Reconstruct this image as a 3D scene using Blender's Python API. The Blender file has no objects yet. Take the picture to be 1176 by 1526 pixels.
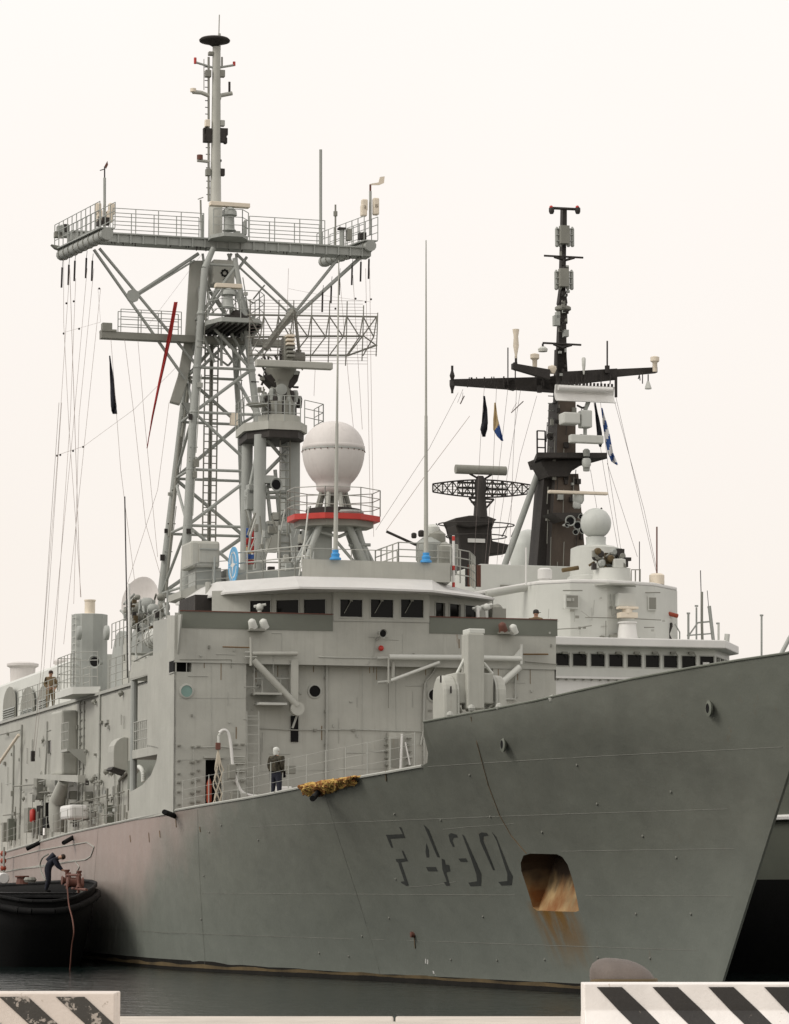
import bpy, bmesh, math, random
from mathutils import Vector, Matrix
random.seed(7)
# ---------------------------------------------------------------- camera
FPX = 4800.0; PHI = math.atan(557 / FPX); CAMH = 2.85
scn = bpy.context.scene
cam_d = bpy.data.cameras.new('camera'); cam = bpy.data.objects.new('camera', cam_d)
scn.collection.objects.link(cam); scn.camera = cam
cam.location = (0, 0, CAMH); cam.rotation_euler = (math.pi / 2 + PHI, 0, 0)
cam_d.sensor_fit = 'VERTICAL'; cam_d.sensor_height = 36.0
cam_d.lens = FPX / 1526 * 36; cam_d.clip_start = 0.5; cam_d.clip_end = 6000
# ---------------------------------------------------------------- light
SUN_EL, SUN_AZ = math.radians(38), math.radians(-112)      # azimuth from +Y, clockwise
w = bpy.data.worlds.new('World'); scn.world = w; w.use_nodes = True
nt = w.node_tree; bg = nt.nodes['Background']
sky = nt.nodes.new('ShaderNodeTexSky'); sky.sky_type = 'NISHITA'; sky.sun_disc = False
sky.sun_elevation = SUN_EL; sky.sun_rotation = SUN_AZ; sky.dust_density = 4
mix = nt.nodes.new('ShaderNodeMix'); mix.data_type = 'RGBA'
mix.inputs[0].default_value = 0.985
tcw = nt.nodes.new('ShaderNodeTexCoord'); sxw = nt.nodes.new('ShaderNodeSeparateXYZ'); nt.links.new(tcw.outputs['Generated'], sxw.inputs[0])
nzw = nt.nodes.new('ShaderNodeTexNoise'); nzw.inputs['Scale'].default_value = 5; nzw.inputs['Detail'].default_value = 3; nt.links.new(tcw.outputs['Generated'], nzw.inputs[0])
adw = nt.nodes.new('ShaderNodeMath'); adw.operation = 'MULTIPLY_ADD'; adw.inputs[1].default_value = .12; nt.links.new(nzw.outputs[0], adw.inputs[0]); nt.links.new(sxw.outputs[2], adw.inputs[2])
rmp = nt.nodes.new('ShaderNodeValToRGB'); nt.links.new(adw.outputs[0], rmp.inputs[0])
rmp.color_ramp.elements[0].position = .06; rmp.color_ramp.elements[0].color = (.865, .795, .725, 1)     # hazy low overcast
rmp.color_ramp.elements[1].position = .34; rmp.color_ramp.elements[1].color = (.955, .912, .875, 1)
scw = nt.nodes.new('ShaderNodeVectorMath'); scw.operation = 'SCALE'; scw.inputs[3].default_value = 10; nt.links.new(rmp.outputs[0], scw.inputs[0])
nt.links.new(scw.outputs[0], mix.inputs[7])
nt.links.new(sky.outputs[0], mix.inputs[6]); nt.links.new(mix.outputs[2], bg.inputs[0])
bg.inputs[1].default_value = 0.1
sd = bpy.data.lights.new('sun', 'SUN'); sun = bpy.data.objects.new('sun', sd)
scn.collection.objects.link(sun); sd.energy = 1.5; sd.angle = math.radians(25); sd.color = (1, .95, .88)
dv = Vector((math.sin(SUN_AZ) * math.cos(SUN_EL), math.cos(SUN_AZ) * math.cos(SUN_EL), math.sin(SUN_EL)))
sun.rotation_euler = dv.to_track_quat('Z', 'Y').to_euler()
vs = scn.view_settings; vs.view_transform = 'Standard'; vs.look = 'None'; vs.exposure = 0.12; vs.gamma = 1
vs.use_curve_mapping = False

# ---------------------------------------------------------------- helpers
V = Vector
def P3(nodes, *a): return nodes.new(*a)
def material(name, col, rough=.6, var=.12, streak=.15, bump=.15, metal=0, rust=0, dirt=(.35, .3, .22), scale=1.0):
    m = bpy.data.materials.new(name); m.use_nodes = True; n = m.node_tree; N = n.nodes; L = n.links
    b = N['Principled BSDF']; b.inputs['Roughness'].default_value = rough; b.inputs['Metallic'].default_value = metal
    tc = N.new('ShaderNodeTexCoord')
    def noise(sc, scl, det=4, r=.6):
        mp = N.new('ShaderNodeMapping'); mp.inputs['Scale'].default_value = scl
        L.new(tc.outputs['Object'], mp.inputs[0]); t = N.new('ShaderNodeTexNoise')
        t.inputs['Scale'].default_value = sc; t.inputs['Detail'].default_value = det; t.inputs['Roughness'].default_value = r
        L.new(mp.outputs[0], t.inputs[0]); return t.outputs['Fac']
    def ramp(src, a, b_, lo=0, hi=1):
        r = N.new('ShaderNodeMapRange'); r.inputs[1].default_value = a; r.inputs[2].default_value = b_
        r.inputs[3].default_value = lo; r.inputs[4].default_value = hi; L.new(src, r.inputs[0]); return r.outputs[0]
    def mixc(fac, c1, c2, mode='MIX'):
        x = N.new('ShaderNodeMix'); x.data_type = 'RGBA'; x.blend_type = mode
        if isinstance(fac, float): x.inputs[0].default_value = fac
        else: L.new(fac, x.inputs[0])
        for i, c in ((6, c1), (7, c2)):
            if isinstance(c, tuple): x.inputs[i].default_value = (*c, 1)
            else: L.new(c, x.inputs[i])
        return x.outputs[2]
    base = tuple(col)
    n1 = noise(.7 * scale, (1, 1, 1)); dk = tuple(c * (1 - var) for c in base); lt = tuple(min(1, c * (1 + var)) for c in base)
    c = mixc(ramp(n1, .3, .7), dk, lt)
    if streak:
        n2 = noise(1.6 * scale, (3, 3, .18), 6, .7)
        c = mixc(ramp(n2, .52, .78, 0, streak), c, tuple(x * .45 + d * .2 for x, d in zip(base, dirt)))
        n2b = noise(2.3 * scale, (2.2, 2.2, .25), 5, .7)
        c = mixc(ramp(n2b, .58, .8, 0, streak * .8), c, tuple(min(1, x * 1.35) for x in base))
    if rust:
        n3 = noise(1.1 * scale, (4, 4, .5), 6, .75); n4 = noise(.45 * scale, (1, 1, 1), 3)
        k = N.new('ShaderNodeMath'); k.operation = 'MULTIPLY'
        L.new(ramp(n3, .62, .74), k.inputs[0]); L.new(ramp(n4, .5, .62, 0, rust), k.inputs[1])
        c = mixc(k.outputs[0], c, (.16, .075, .025))
    L.new(c, b.inputs['Base Color'])
    if bump:
        nb = noise(14 * scale, (1, 1, 1), 5, .7); bp = N.new('ShaderNodeBump'); bp.inputs['Strength'].default_value = bump
        bp.inputs['Distance'].default_value = .01; L.new(nb, bp.inputs['Height'])
        nb2 = noise(.9 * scale, (1, 1, 1), 2, .5); bp2 = N.new('ShaderNodeBump'); bp2.inputs['Strength'].default_value = bump
        bp2.inputs['Distance'].default_value = .06; L.new(nb2, bp2.inputs['Height'])
        L.new(bp.outputs[0], bp2.inputs['Normal']); L.new(bp2.outputs[0], b.inputs['Normal'])
        rn = ramp(nb, .3, .7, rough - .08, min(1, rough + .1)); L.new(rn, b.inputs['Roughness'])
    return m
M = {}
M['grey'] = material('haze grey paint', (.385, .387, .346), .55, .10, .4, .4, rust=.8)
M['trim'] = material('grey trim paint', (.37, .375, .34), .55, .08, .1, .1)
M['pale'] = material('pale grey paint', (.55, .56, .52), .5, .05, .14, .15)
M['white'] = material('white paint', (.68, .675, .65), .5, .05, .12, .1)
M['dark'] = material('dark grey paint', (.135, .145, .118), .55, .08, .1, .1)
M['mast'] = material('mast grey paint', (.32, .335, .312), .55, .12, .25, .1, rust=.3)
M['shadegrey'] = material('weathered grey steel', (.22, .22, .19), .6, .15, .2, .2, rust=.5)
M['black'] = material('black paint', (.005, .005, .005), .75, .3, 0, .1)
M['black'].node_tree.nodes['Principled BSDF'].inputs['Specular IOR Level'].default_value = .2
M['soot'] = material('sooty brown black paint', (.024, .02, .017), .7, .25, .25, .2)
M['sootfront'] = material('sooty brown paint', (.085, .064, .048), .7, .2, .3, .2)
M['glass'] = material('dark window glass', (.008, .008, .007), .12, .1, 0, 0)
M['green'] = material('greenish porthole glass', (.16, .27, .24), .2, .1, 0, 0)
_g = M['glass'].node_tree.nodes['Principled BSDF']; _g.inputs['Specular IOR Level'].default_value = .12
M['emblem'] = material('emblem blue', (.12, .36, .6), .5, .1, 0, 0)
M['red'] = material('red paint', (.45, .03, .02), .5, .15, .1, .1)
M['orange'] = material('orange red fabric', (.3, .05, .02), .7, .15, 0, .1)
M['blue'] = material('light blue paint', (.05, .28, .6), .5, .1, 0, 0)
M['cream'] = material('cream paint', (.72, .64, .52), .5, .06, .1, 0)
M['radome'] = material('radome white', (.60, .57, .545), .6, .06, .35, .1)
M['domegreen'] = material('pale green grey radome', (.5, .52, .49), .5, .06, .2, .1)
M['rope'] = material('rope', (.55, .5, .4), .9, .2, 0, .2)
M['wire'] = material('rigging wire', (.17, .14, .13), .8, .2, 0, 0)
M['wirepale'] = material('pale rigging line', (.42, .36, .33), .8, .2, 0, 0)
M['rustline'] = material('rust streak', (.17, .11, .055), .9, .4, .3, .1)
M['seam'] = material('hull weld seam', (.17, .172, .15), .6, .15, .2, .1)
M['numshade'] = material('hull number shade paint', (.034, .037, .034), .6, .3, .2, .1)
M['brown'] = material('red brown capping', (.12, .045, .03), .7, .2, .2, .1)
M['boot'] = material('fouled waterline', (.009, .008, .006), .8, .5, .1, .4); M['boot'].node_tree.nodes['Principled BSDF'].inputs['Specular IOR Level'].default_value = .2
M['visor'] = material('bridge roof white', (.55, .545, .525), .5, .06, .2, .2)
M['weed'] = material('brown weed band', (.10, .07, .03), .8, .5, .3, .5)
M['yellow'] = material('yellow paint', (.6, .42, .05), .6, .1, 0, 0)
M['skin'] = material('skin', (.42, .24, .16), .6, .08, 0, 0)
M['khaki'] = material('khaki cloth', (.16, .115, .06), .85, .35, 0, .2, scale=6)
M['camo'] = material('dark camouflage cloth', (.04, .034, .02), .9, .9, 0, .2, scale=9)
M['navy'] = material('navy overall cloth', (.012, .014, .025), .85, .2, 0, .2)
M['hair'] = material('dark brown hair', (.03, .015, .008), .8, .2, 0, 0)
M['concrete'] = material('worn quay concrete', (.52, .47, .41), .85, .12, .1, .4, scale=2)

COL = scn.collection
class MB:
    def __init__(s): s.v = []; s.f = []; s.m = []
    def add(s, vs, fs, mi=0):
        o = len(s.v); s.v += [tuple(x) for x in vs]; s.f += [tuple(i + o for i in f) for f in fs]; s.m += [mi] * len(fs); return s
    def box(s, a, b, mi=0):
        x0, y0, z0 = [min(p, q) for p, q in zip(a, b)]; x1, y1, z1 = [max(p, q) for p, q in zip(a, b)]
        return s.add([(x0,y0,z0),(x1,y0,z0),(x1,y1,z0),(x0,y1,z0),(x0,y0,z1),(x1,y0,z1),(x1,y1,z1),(x0,y1,z1)],
              [(0,3,2,1),(4,5,6,7),(0,1,5,4),(1,2,6,5),(2,3,7,6),(3,0,4,7)], mi)
    def cbox(s, c, d, mi=0):
        return s.box([c[i] - d[i] / 2 for i in range(3)], [c[i] + d[i] / 2 for i in range(3)], mi)
    def tube(s, p, q, r, r2=None, n=8, mi=0, cap=True):
        p, q = V(p), V(q); r2 = r if r2 is None else r2; d = (q - p)
        if d.length < 1e-6: return s
        z = d.normalized(); x = z.orthogonal().normalized(); y = z.cross(x); vs = []
        for c, rr in ((p, r), (q, r2)):
            for i in range(n):
                a = 2 * math.pi * i / n; vs.append(c + x * rr * math.cos(a) + y * rr * math.sin(a))
        fs = [(i, (i + 1) % n, n + (i + 1) % n, n + i) for i in range(n)]
        if cap: fs += [tuple(range(n - 1, -1, -1)), tuple(range(n, 2 * n))]
        return s.add(vs, fs, mi)
    def path(s, pts, r, n=6, mi=0):
        for a, b in zip(pts, pts[1:]): s.tube(a, b, r, n=n, mi=mi)
        return s
    def prism(s, poly, d, mi=0):
        poly = [V(p) for p in poly]; d = V(d); n = len(poly)
        return s.add(poly + [p + d for p in poly], [tuple(range(n - 1, -1, -1)), tuple(range(n, 2 * n))] +
                     [(i, (i + 1) % n, n + (i + 1) % n, n + i) for i in range(n)], mi)
    def lathe(s, c, prof, n=24, axis='z', mi=0):
        c = V(c); vs = []; fs = []
        for r, h in prof:
            for i in range(n):
                a = 2 * math.pi * i / n; x, y = r * math.cos(a), r * math.sin(a)
                o = (x, y, h) if axis == 'z' else (h, x, y) if axis == 'x' else (x, h, y)
                vs.append(c + V(o))
        for k in range(len(prof) - 1):
            for i in range(n): fs.append((k*n+i, k*n+(i+1)%n, (k+1)*n+(i+1)%n, (k+1)*n+i))
        fs.append(tuple(range(n))[::-1]); fs.append(tuple((len(prof)-1)*n + i for i in range(n)))
        return s.add(vs, fs, mi)
    def ball(s, c, r, n=16, mi=0, sz=1):
        k = n // 2; return s.lathe(c, [(max(.001, r * math.sin(math.pi * i / k)), -r * sz * math.cos(math.pi * i / k)) for i in range(k + 1)], n, mi=mi)
def soft(pts, n=6):
    P = [V(p) for p in pts]; P = [P[0]] + P + [P[-1]]; out = []
    for a, b, c, d in zip(P, P[1:], P[2:], P[3:]):
        for k in range(n):
            t = k / n; out.append(.5 * ((2 * b) + (c - a) * t + (2 * a - 5 * b + 4 * c - d) * t * t + (3 * b - a - 3 * c + d) * t ** 3))
    return out + [P[-1]]
def build(name, mb, mat, parent=None, smooth=False, label=None, bevel=0):
    me = bpy.data.meshes.new(name); me.from_pydata([tuple(v) for v in mb.v], [], mb.f)
    mats = mat if isinstance(mat, (list, tuple)) else [mat]
    for m in mats: me.materials.append(M[m] if isinstance(m, str) else m)
    if len(mats) > 1: me.polygons.foreach_set('material_index', mb.m)
    bm = bmesh.new(); bm.from_mesh(me)
    if smooth:
        bmesh.ops.remove_doubles(bm, verts=bm.verts, dist=.0005)
    bmesh.ops.recalc_face_normals(bm, faces=bm.faces); bm.to_mesh(me); bm.free()
    if smooth:
        for p in me.polygons: p.use_smooth = True
        try: me.set_sharp_from_angle(angle=math.radians(50))
        except Exception: pass
    o = bpy.data.objects.new(name, me); COL.objects.link(o)
    if parent: o.parent = parent
    if label: o['label'] = label
    if bevel:
        md = o.modifiers.new('bevel', 'BEVEL'); md.width = bevel; md.segments = 2; md.limit_method = 'ANGLE'
    return o
def tag(o, label=None, cat=None, group=None, kind=None):
    if label: o['label'] = label
    if cat: o['category'] = cat
    if group: o['group'] = group
    if kind: o['kind'] = kind
    return o
def empty(name, loc, rz=0, **k):
    o = bpy.data.objects.new(name, None); COL.objects.link(o); o.location = loc; o.rotation_euler = (0, 0, rz)
    o.empty_display_size = .5; return tag(o, **k)
def again(o, loc, parent=None, rot=None):
    c = o.copy(); COL.objects.link(c); c.location = loc; c.parent = parent or o.parent
    if rot is not None: c.rotation_euler = rot
    return c
TH = math.radians(73.8); CT, ST = math.cos(TH), math.sin(TH)
class Frame:                      # survey frame of one vessel: x forward, y to port, z up
    def __init__(s, ox, oy): s.o = (ox, oy)
    def w2l(s, X, Y, Z): dx, dy = X - s.o[0], Y - s.o[1]; return V((dx*CT - dy*ST, dx*ST + dy*CT, Z))
    def l2w(s, p): return V((s.o[0] + p[0]*CT + p[1]*ST, s.o[1] - p[0]*ST + p[1]*CT, p[2]))
    def at(s, px, py, x=None, y=None, z=None):     # surveyed point of the photo on a known plane of the vessel
        u = px - 588; v = 763 - py
        r = (u, FPX*math.cos(PHI) - v*math.sin(PHI), FPX*math.sin(PHI) + v*math.cos(PHI))
        o = s.w2l(0, 0, CAMH); d = (r[0]*CT - r[1]*ST, r[0]*ST + r[1]*CT, r[2])
        i, c = (0, x) if x is not None else (1, y) if y is not None else (2, z)
        k = (c - o[i]) / d[i]; return V([o[j] + k*d[j] for j in range(3)])
F1 = Frame(-.93, 111.6); A = F1.at
F2 = Frame(9.73, 130.0); B = F2.at
def rail(name, pts, h, parent, mat='trim', r=.022, mids=2, step=1.3, posts=True):
    mb = MB(); pts = [V(p) for p in pts]
    for k in range(mids + 1):
        z = h * (k + 1) / (mids + 1)
        mb.path([p + V((0, 0, z)) for p in pts], r * .8, 5)
    for a, b in zip(pts, pts[1:]):
        n = max(1, round((b - a).length / step))
        for i in range(n + 1):
            p = a.lerp(b, i / n); mb.tube(p, p + V((0, 0, h)), r, n=5)
    return build(name, mb, mat, parent)
def ladder(name, p, q, wdt, side, parent, mat='trim', r=.02, step=.3):
    p, q = V(p), V(q); sd_ = V(side).normalized() * wdt / 2; mb = MB()
    mb.tube(p - sd_, q - sd_, r, n=5); mb.tube(p + sd_, q + sd_, r, n=5)
    n = int((q - p).length / step)
    for i in range(n): c = p.lerp(q, (i + .5) / n); mb.tube(c - sd_, c + sd_, r * .8, n=4)
    return build(name, mb, mat, parent)
def wall(name, p, q, z0, z1, holes, parent, mat, out=.12, pane='glass', pname='window', inset=.07, frame=None, zt0=None, lean=0, shape=None):
    """wall from plan point p to q with real openings, each closed by its own pane set back in the reveal"""
    p, q = V((p[0], p[1], 0)), V((q[0], q[1], 0)); d = (q - p); ln = d.length; d.normalize()
    nrm = V((-d.y, d.x, 0)); nrm = -nrm if False else nrm
    us = sorted({0, ln} | {h[0] for h in holes} | {h[1] for h in holes})
    zs = sorted({z0, z1} | {h[2] for h in holes} | {h[3] for h in holes}); mb = MB()
    def pt(u, z, dd=0): return p + d * u + nrm * dd + V((0, 0, z))
    inside = lambda u, z: any(h[0] < u < h[1] and h[2] < z < h[3] for h in holes)
    for a, b in zip(us, us[1:]):
        for c, e in zip(zs, zs[1:]):
            if not inside((a + b) / 2, (c + e) / 2): mb.add([pt(a, c), pt(b, c), pt(b, e), pt(a, e)], [(0, 1, 2, 3)])
    for h in holes:
        a, b, c, e = h[:4]; cs = [(a, c), (b, c), (b, e), (a, e)]
        for i in range(4):
            (u1, k1), (u2, k2) = cs[i], cs[(i + 1) % 4]
            mb.add([pt(u1, k1), pt(u2, k2), pt(u2, k2, -out), pt(u1, k1, -out)], [(0, 1, 2, 3)])
    w_ = build(name, mb, mat, parent)
    for h in holes:
        a, b, c, e = h[:4]; pm = h[4] if len(h) > 4 else pane; dep = h[5] if len(h) > 5 else inset
        nm = h[6] if len(h) > 6 else pname
        g = MB().add([pt(a - .001, c - .001, -dep), pt(b + .001, c - .001, -dep), pt(b + .001, e + .001, -dep), pt(a - .001, e + .001, -dep)], [(0, 1, 2, 3)])
        win = build(nm, g, pm, w_)
        if frame:
            fb = MB(); fr = .035
            for (u1, k1, u2, k2) in ((a-fr, c-fr, b+fr, c), (a-fr, e, b+fr, e+fr), (a-fr, c, a, e), (b, c, b+fr, e)):
                s0 = [pt(u1, k1, -.02), pt(u2, k1, -.02), pt(u2, k2, -.02), pt(u1, k2, -.02)]
                fb.prism(s0, nrm * .045)
            if len(h) <= 4: build('window_frame', fb, frame, win)
    return w_
def cross_tube(mb, segs, r, n=6):
    for a, b in segs: mb.tube(a, b, r, n=n)
# ---------------------------------------------------------------- the setting
wm = bpy.data.materials.new('harbour water'); wm.use_nodes = True
N = wm.node_tree.nodes; L = wm.node_tree.links; pb = N['Principled BSDF']
pb.inputs['Base Color'].default_value = (.007, .013, .012, 1); pb.inputs['Roughness'].default_value = .1
pb.inputs['IOR'].default_value = 1.33
tc = N.new('ShaderNodeTexCoord'); bprev = None
for sc, dist, st in ((1.2, .14, .8), (4.5, .04, .8), (.25, .12, .5)):
    t = N.new('ShaderNodeTexNoise'); t.inputs['Scale'].default_value = sc; t.inputs['Detail'].default_value = 4
    L.new(tc.outputs['Object'], t.inputs[0]); bp = N.new('ShaderNodeBump'); bp.inputs['Strength'].default_value = st
    bp.inputs['Distance'].default_value = dist; L.new(t.outputs[0], bp.inputs['Height'])
    if bprev: L.new(bprev.outputs[0], bp.inputs['Normal'])
    bprev = bp
L.new(bprev.outputs[0], pb.inputs['Normal'])
tag(build('water', MB().add([(-3000, 34, 0), (3000, 34, 0), (3000, 5000, 0), (-3000, 5000, 0)], [(0, 1, 2, 3)]), wm), kind='structure')
QZ = 1.5
q = MB(); q.box((-400, -60, -2), (400, 33.4, QZ - .16)); tag(build('quay', q, 'concrete'), kind='structure')
q = MB()
for i in range(-20, 21): q.box((i * 3.0 + .01, 32.75, QZ - .155), (i * 3.0 + 2.99, 33.95, QZ))
for i in range(1): q.box((-400, -60, QZ - .155), (400, 32.73, QZ - .004))
tag(build('quay_edge', q, 'concrete', bevel=.02), kind='structure')

# ---------------------------------------------------------------- frigate hull
def interp(x, T):
    if x <= T[0][0]: return T[0][1]
    for (a, b), (c_, d) in zip(T, T[1:]):
        if x <= c_: return b + (d - b) * (x - a) / (c_ - a)
    return T[-1][1]
BWL = [(0, .04), (6.7, 1.12), (12, 1.98), (18, 2.95), (26, 4.9), (31, 5.95), (35.5, 6.6), (44, 6.85), (110, 6.85), (130, 5.9)]
BDK = [(0, .1), (3, 1.35), (6, 2.6), (10, 3.9), (15, 5.1), (20, 5.9), (28, 6.55), (36, 6.85), (115, 6.85), (130, 6.3)]
def stem(z): return 32.05 + .86 * z
def hb(s, z, off=0):
    d = max(0, stem(z) + off - s); w_ = max(0, min(1, z / 7.0)) ** 1.2
    a, b = [sum(interp(d + e, T) * k for e, k in ((-2, .25), (0, .5), (2, .25))) if d > 2 else interp(d, T) for T in (BWL, BDK)]
    return a * (1 - w_) + b * w_
DK = [(-98, 4.1), (-36, 4.28), (-19.7, 4.89), (0, 5.38), (9.1, 5.6), (13.9, 5.8), (18.2, 5.95), (20.3, 6.03), (22.3, 6.12), (40, 6.9)]
BUL = [(22.25, 6.14), (22.6, 6.2), (22.95, 6.45), (23.3, 6.95), (23.45, 7.28), (25.9, 7.39), (27.95, 7.49), (30, 7.64), (31.9, 7.83), (34.3, 8.02), (36.3, 8.15), (38.1, 8.24), (40, 8.5)]
def top(s): return interp(s, DK) if s < 22.25 else interp(s, BUL)
def H(px, py, off=.006, zg=4):        # surveyed point on the hull's starboard skin
    s_, z = 10.0, zg
    for _ in range(70):
        p = A(px, py, y=-hb(s_, z)); s_ += (p.x - s_) * .5; z += (p.z - z) * .5
    return V((s_, -hb(s_, z) - off, z + off * .25))
fr = empty('frigate', (F1.o[0], F1.o[1], 0), -TH, label='grey warship in front with a lattice mast, egg shaped radome and hull number F490', cat='warship')
# stations as distance back from the stem at that height; columns keep to a fixed s aft of 30
cols = [-98, -92, -80, -65, -50, -40, -36, -32, -28, -24, -20, -16, -12, -8, -4, 0, 3, 6, 9, 11.5, 14, 16, 18, 20, 21.5, 22.25, 22.6, 22.95, 23.3, 23.46, 24.5, 25.5, 26.5, 27.5, 28.5, 29.5, 30.5]
zl = [-1.5, -.5, 0, .5, 1, 1.5, 2, 2.5, 3, 3.5, 4, 4.5, 5, 5.5, 6, 6.5, 7, 7.5, 8, 8.5]
NZ = 20
def hullpt(i, k):
    u = k / NZ
    if i < len(cols):
        s_ = cols[i]; z = -1.5 + (top(s_) + 1.5) * u
        return V((s_, hb(s_, z), z))
    f_ = (i - len(cols) + 1) / 14.0
    st_top = 39.25; stp = 30.5 + (st_top - 30.5) * f_
    ztop = top(stp); z = -1.5 + (ztop + 1.5) * u
    s_ = 30.5 + (stem(z) - 30.5) * f_ if f_ < 1 else stem(z)
    s_ = 30.5 + (stem(z) - 30.5) * f_
    return V((s_, hb(s_, z) if f_ < 1 else .03, z))
NC = len(cols) + 14
vs_, fs_ = [], []
for sgn in (-1, 1):
    for i in range(NC):
        for k in range(NZ + 1):
            p = hullpt(i, k); vs_.append((p.x, sgn * p.y, p.z))
def vid(sd_, i, k): return sd_ * NC * (NZ + 1) + i * (NZ + 1) + k
for sd_ in (0, 1):
    for i in range(NC - 1):
        for k in range(NZ): fs_.append((vid(sd_, i, k), vid(sd_, i + 1, k), vid(sd_, i + 1, k + 1), vid(sd_, i, k + 1)))
for i in range(NC - 1):
    fs_.append((vid(0, i, NZ), vid(0, i + 1, NZ), vid(1, i + 1, NZ), vid(1, i, NZ)))
    fs_.append((vid(0, i, 0), vid(0, i + 1, 0), vid(1, i + 1, 0), vid(1, i, 0)))
for k in range(NZ):
    fs_.append((vid(0, 0, k), vid(0, 0, k + 1), vid(1, 0, k + 1), vid(1, 0, k)))
    fs_.append((vid(0, NC - 1, k), vid(0, NC - 1, k + 1), vid(1, NC - 1, k + 1), vid(1, NC - 1, k)))
# hull paint: grey with rust run from the anchor recess
hm = material('hull dark grey paint', (.15, .157, .133), .5, .12, .3, .4, rust=.7)
N = hm.node_tree.nodes; L = hm.node_tree.links; pb = N['Principled BSDF']
old = pb.inputs['Base Color'].links[0].from_socket
tc = N.new('ShaderNodeTexCoord'); sx = N.new('ShaderNodeSeparateXYZ'); L.new(tc.outputs['Object'], sx.inputs[0])
def mr(src, a, b, lo=0, hi=1):
    r = N.new('ShaderNodeMapRange'); r.inputs[1].default_value = a; r.inputs[2].default_value = b
    r.inputs[3].default_value = lo; r.inputs[4].default_value = hi; L.new(src, r.inputs[0]); return r.outputs[0]
def mul(a, b, op='MULTIPLY'):
    k = N.new('ShaderNodeMath'); k.operation = op
    for i, x in enumerate((a, b)):
        if isinstance(x, (int, float)): k.inputs[i].default_value = x
        else: L.new(x, k.inputs[i])
    return k.outputs[0]
mp = N.new('ShaderNodeMapping'); mp.inputs['Scale'].default_value = (2.2, 1, .45); L.new(tc.outputs['Object'], mp.inputs[0])
ns = N.new('ShaderNodeTexNoise'); ns.inputs['Scale'].default_value = 1.6; ns.inputs['Detail'].default_value = 6; L.new(mp.outputs[0], ns.inputs[0])
m1 = mul(mr(sx.outputs[0], 23.9, 24.5), mr(sx.outputs[0], 26.6, 25.9))
zz = mul(mr(sx.outputs[2], .5, 2.1), mr(sx.outputs[2], 2.5, 2.25))
mk = mul(mul(m1, zz), mr(ns.outputs[0], .25, .52))
# broad repaint patches and a worn brownish cast low down
np_ = N.new('ShaderNodeTexNoise'); np_.inputs['Scale'].default_value = .22; np_.inputs['Detail'].default_value = 3; L.new(tc.outputs['Object'], np_.inputs[0])
mx2 = N.new('ShaderNodeMix'); mx2.data_type = 'RGBA'; L.new(mr(np_.outputs[0], .45, .68, 0, .35), mx2.inputs[0]); L.new(old, mx2.inputs[6]); mx2.inputs[7].default_value = (.17, .185, .155, 1)
# lighter, pinkish colour over the after part of the side
fz = mul(mul(sx.outputs[0], -.11), mul(sx.outputs[2], .35), 'ADD'); nf = N.new('ShaderNodeTexNoise'); nf.inputs['Scale'].default_value = .5; L.new(tc.outputs['Object'], nf.inputs[0])
fz = mul(fz, mul(nf.outputs[0], 1.2), 'ADD')
mx3 = N.new('ShaderNodeMix'); mx3.data_type = 'RGBA'; L.new(mr(fz, 1.75, 2.8, 0, .9), mx3.inputs[0]); L.new(mx2.outputs[2], mx3.inputs[6]); mx3.inputs[7].default_value = (.335, .26, .232, 1); mx2 = mx3
L.new(mx2.outputs[2], pb.inputs['Base Color'])
wv = N.new('ShaderNodeTexWave'); wv.bands_direction = 'X'; wv.inputs['Scale'].default_value = .26; wv.inputs['Distortion'].default_value = 3.5; wv.inputs['Detail'].default_value = 2; L.new(tc.outputs['Object'], wv.inputs[0])
nb3 = N.new('ShaderNodeTexNoise'); nb3.inputs['Scale'].default_value = .8; nb3.inputs['Detail'].default_value = 3; L.new(tc.outputs['Object'], nb3.inputs[0])
bp3 = N.new('ShaderNodeBump'); bp3.inputs['Strength'].default_value = .35; bp3.inputs['Distance'].default_value = .05; L.new(mul(wv.outputs[0], mul(nb3.outputs[0], 2), 'ADD'), bp3.inputs['Height'])
L.new(pb.inputs['Normal'].links[0].from_socket, bp3.inputs['Normal']); L.new(bp3.outputs[0], pb.inputs['Normal'])
# paler worn wash low on the bow
lw = N.new('ShaderNodeMix'); lw.data_type = 'RGBA'; L.new(mr(mul(sx.outputs[2], mul(np_.outputs[0], 3), 'ADD'), 5.6, 2.6, 0, .6), lw.inputs[0]); L.new(pb.inputs['Base Color'].links[0].from_socket, lw.inputs[6]); lw.inputs[7].default_value = (.185, .205, .182, 1); L.new(lw.outputs[2], pb.inputs['Base Color'])
mx = N.new('ShaderNodeMix'); mx.data_type = 'RGBA'; L.new(mul(mk, 1.0), mx.inputs[0]); L.new(pb.inputs['Base Color'].links[0].from_socket, mx.inputs[6]); mx.inputs[7].default_value = (.19, .10, .02, 1); L.new(mx.outputs[2], pb.inputs['Base Color'])
hmb = MB().add(vs_, fs_)
hull = build('hull', hmb, hm, fr, smooth=True)
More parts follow.
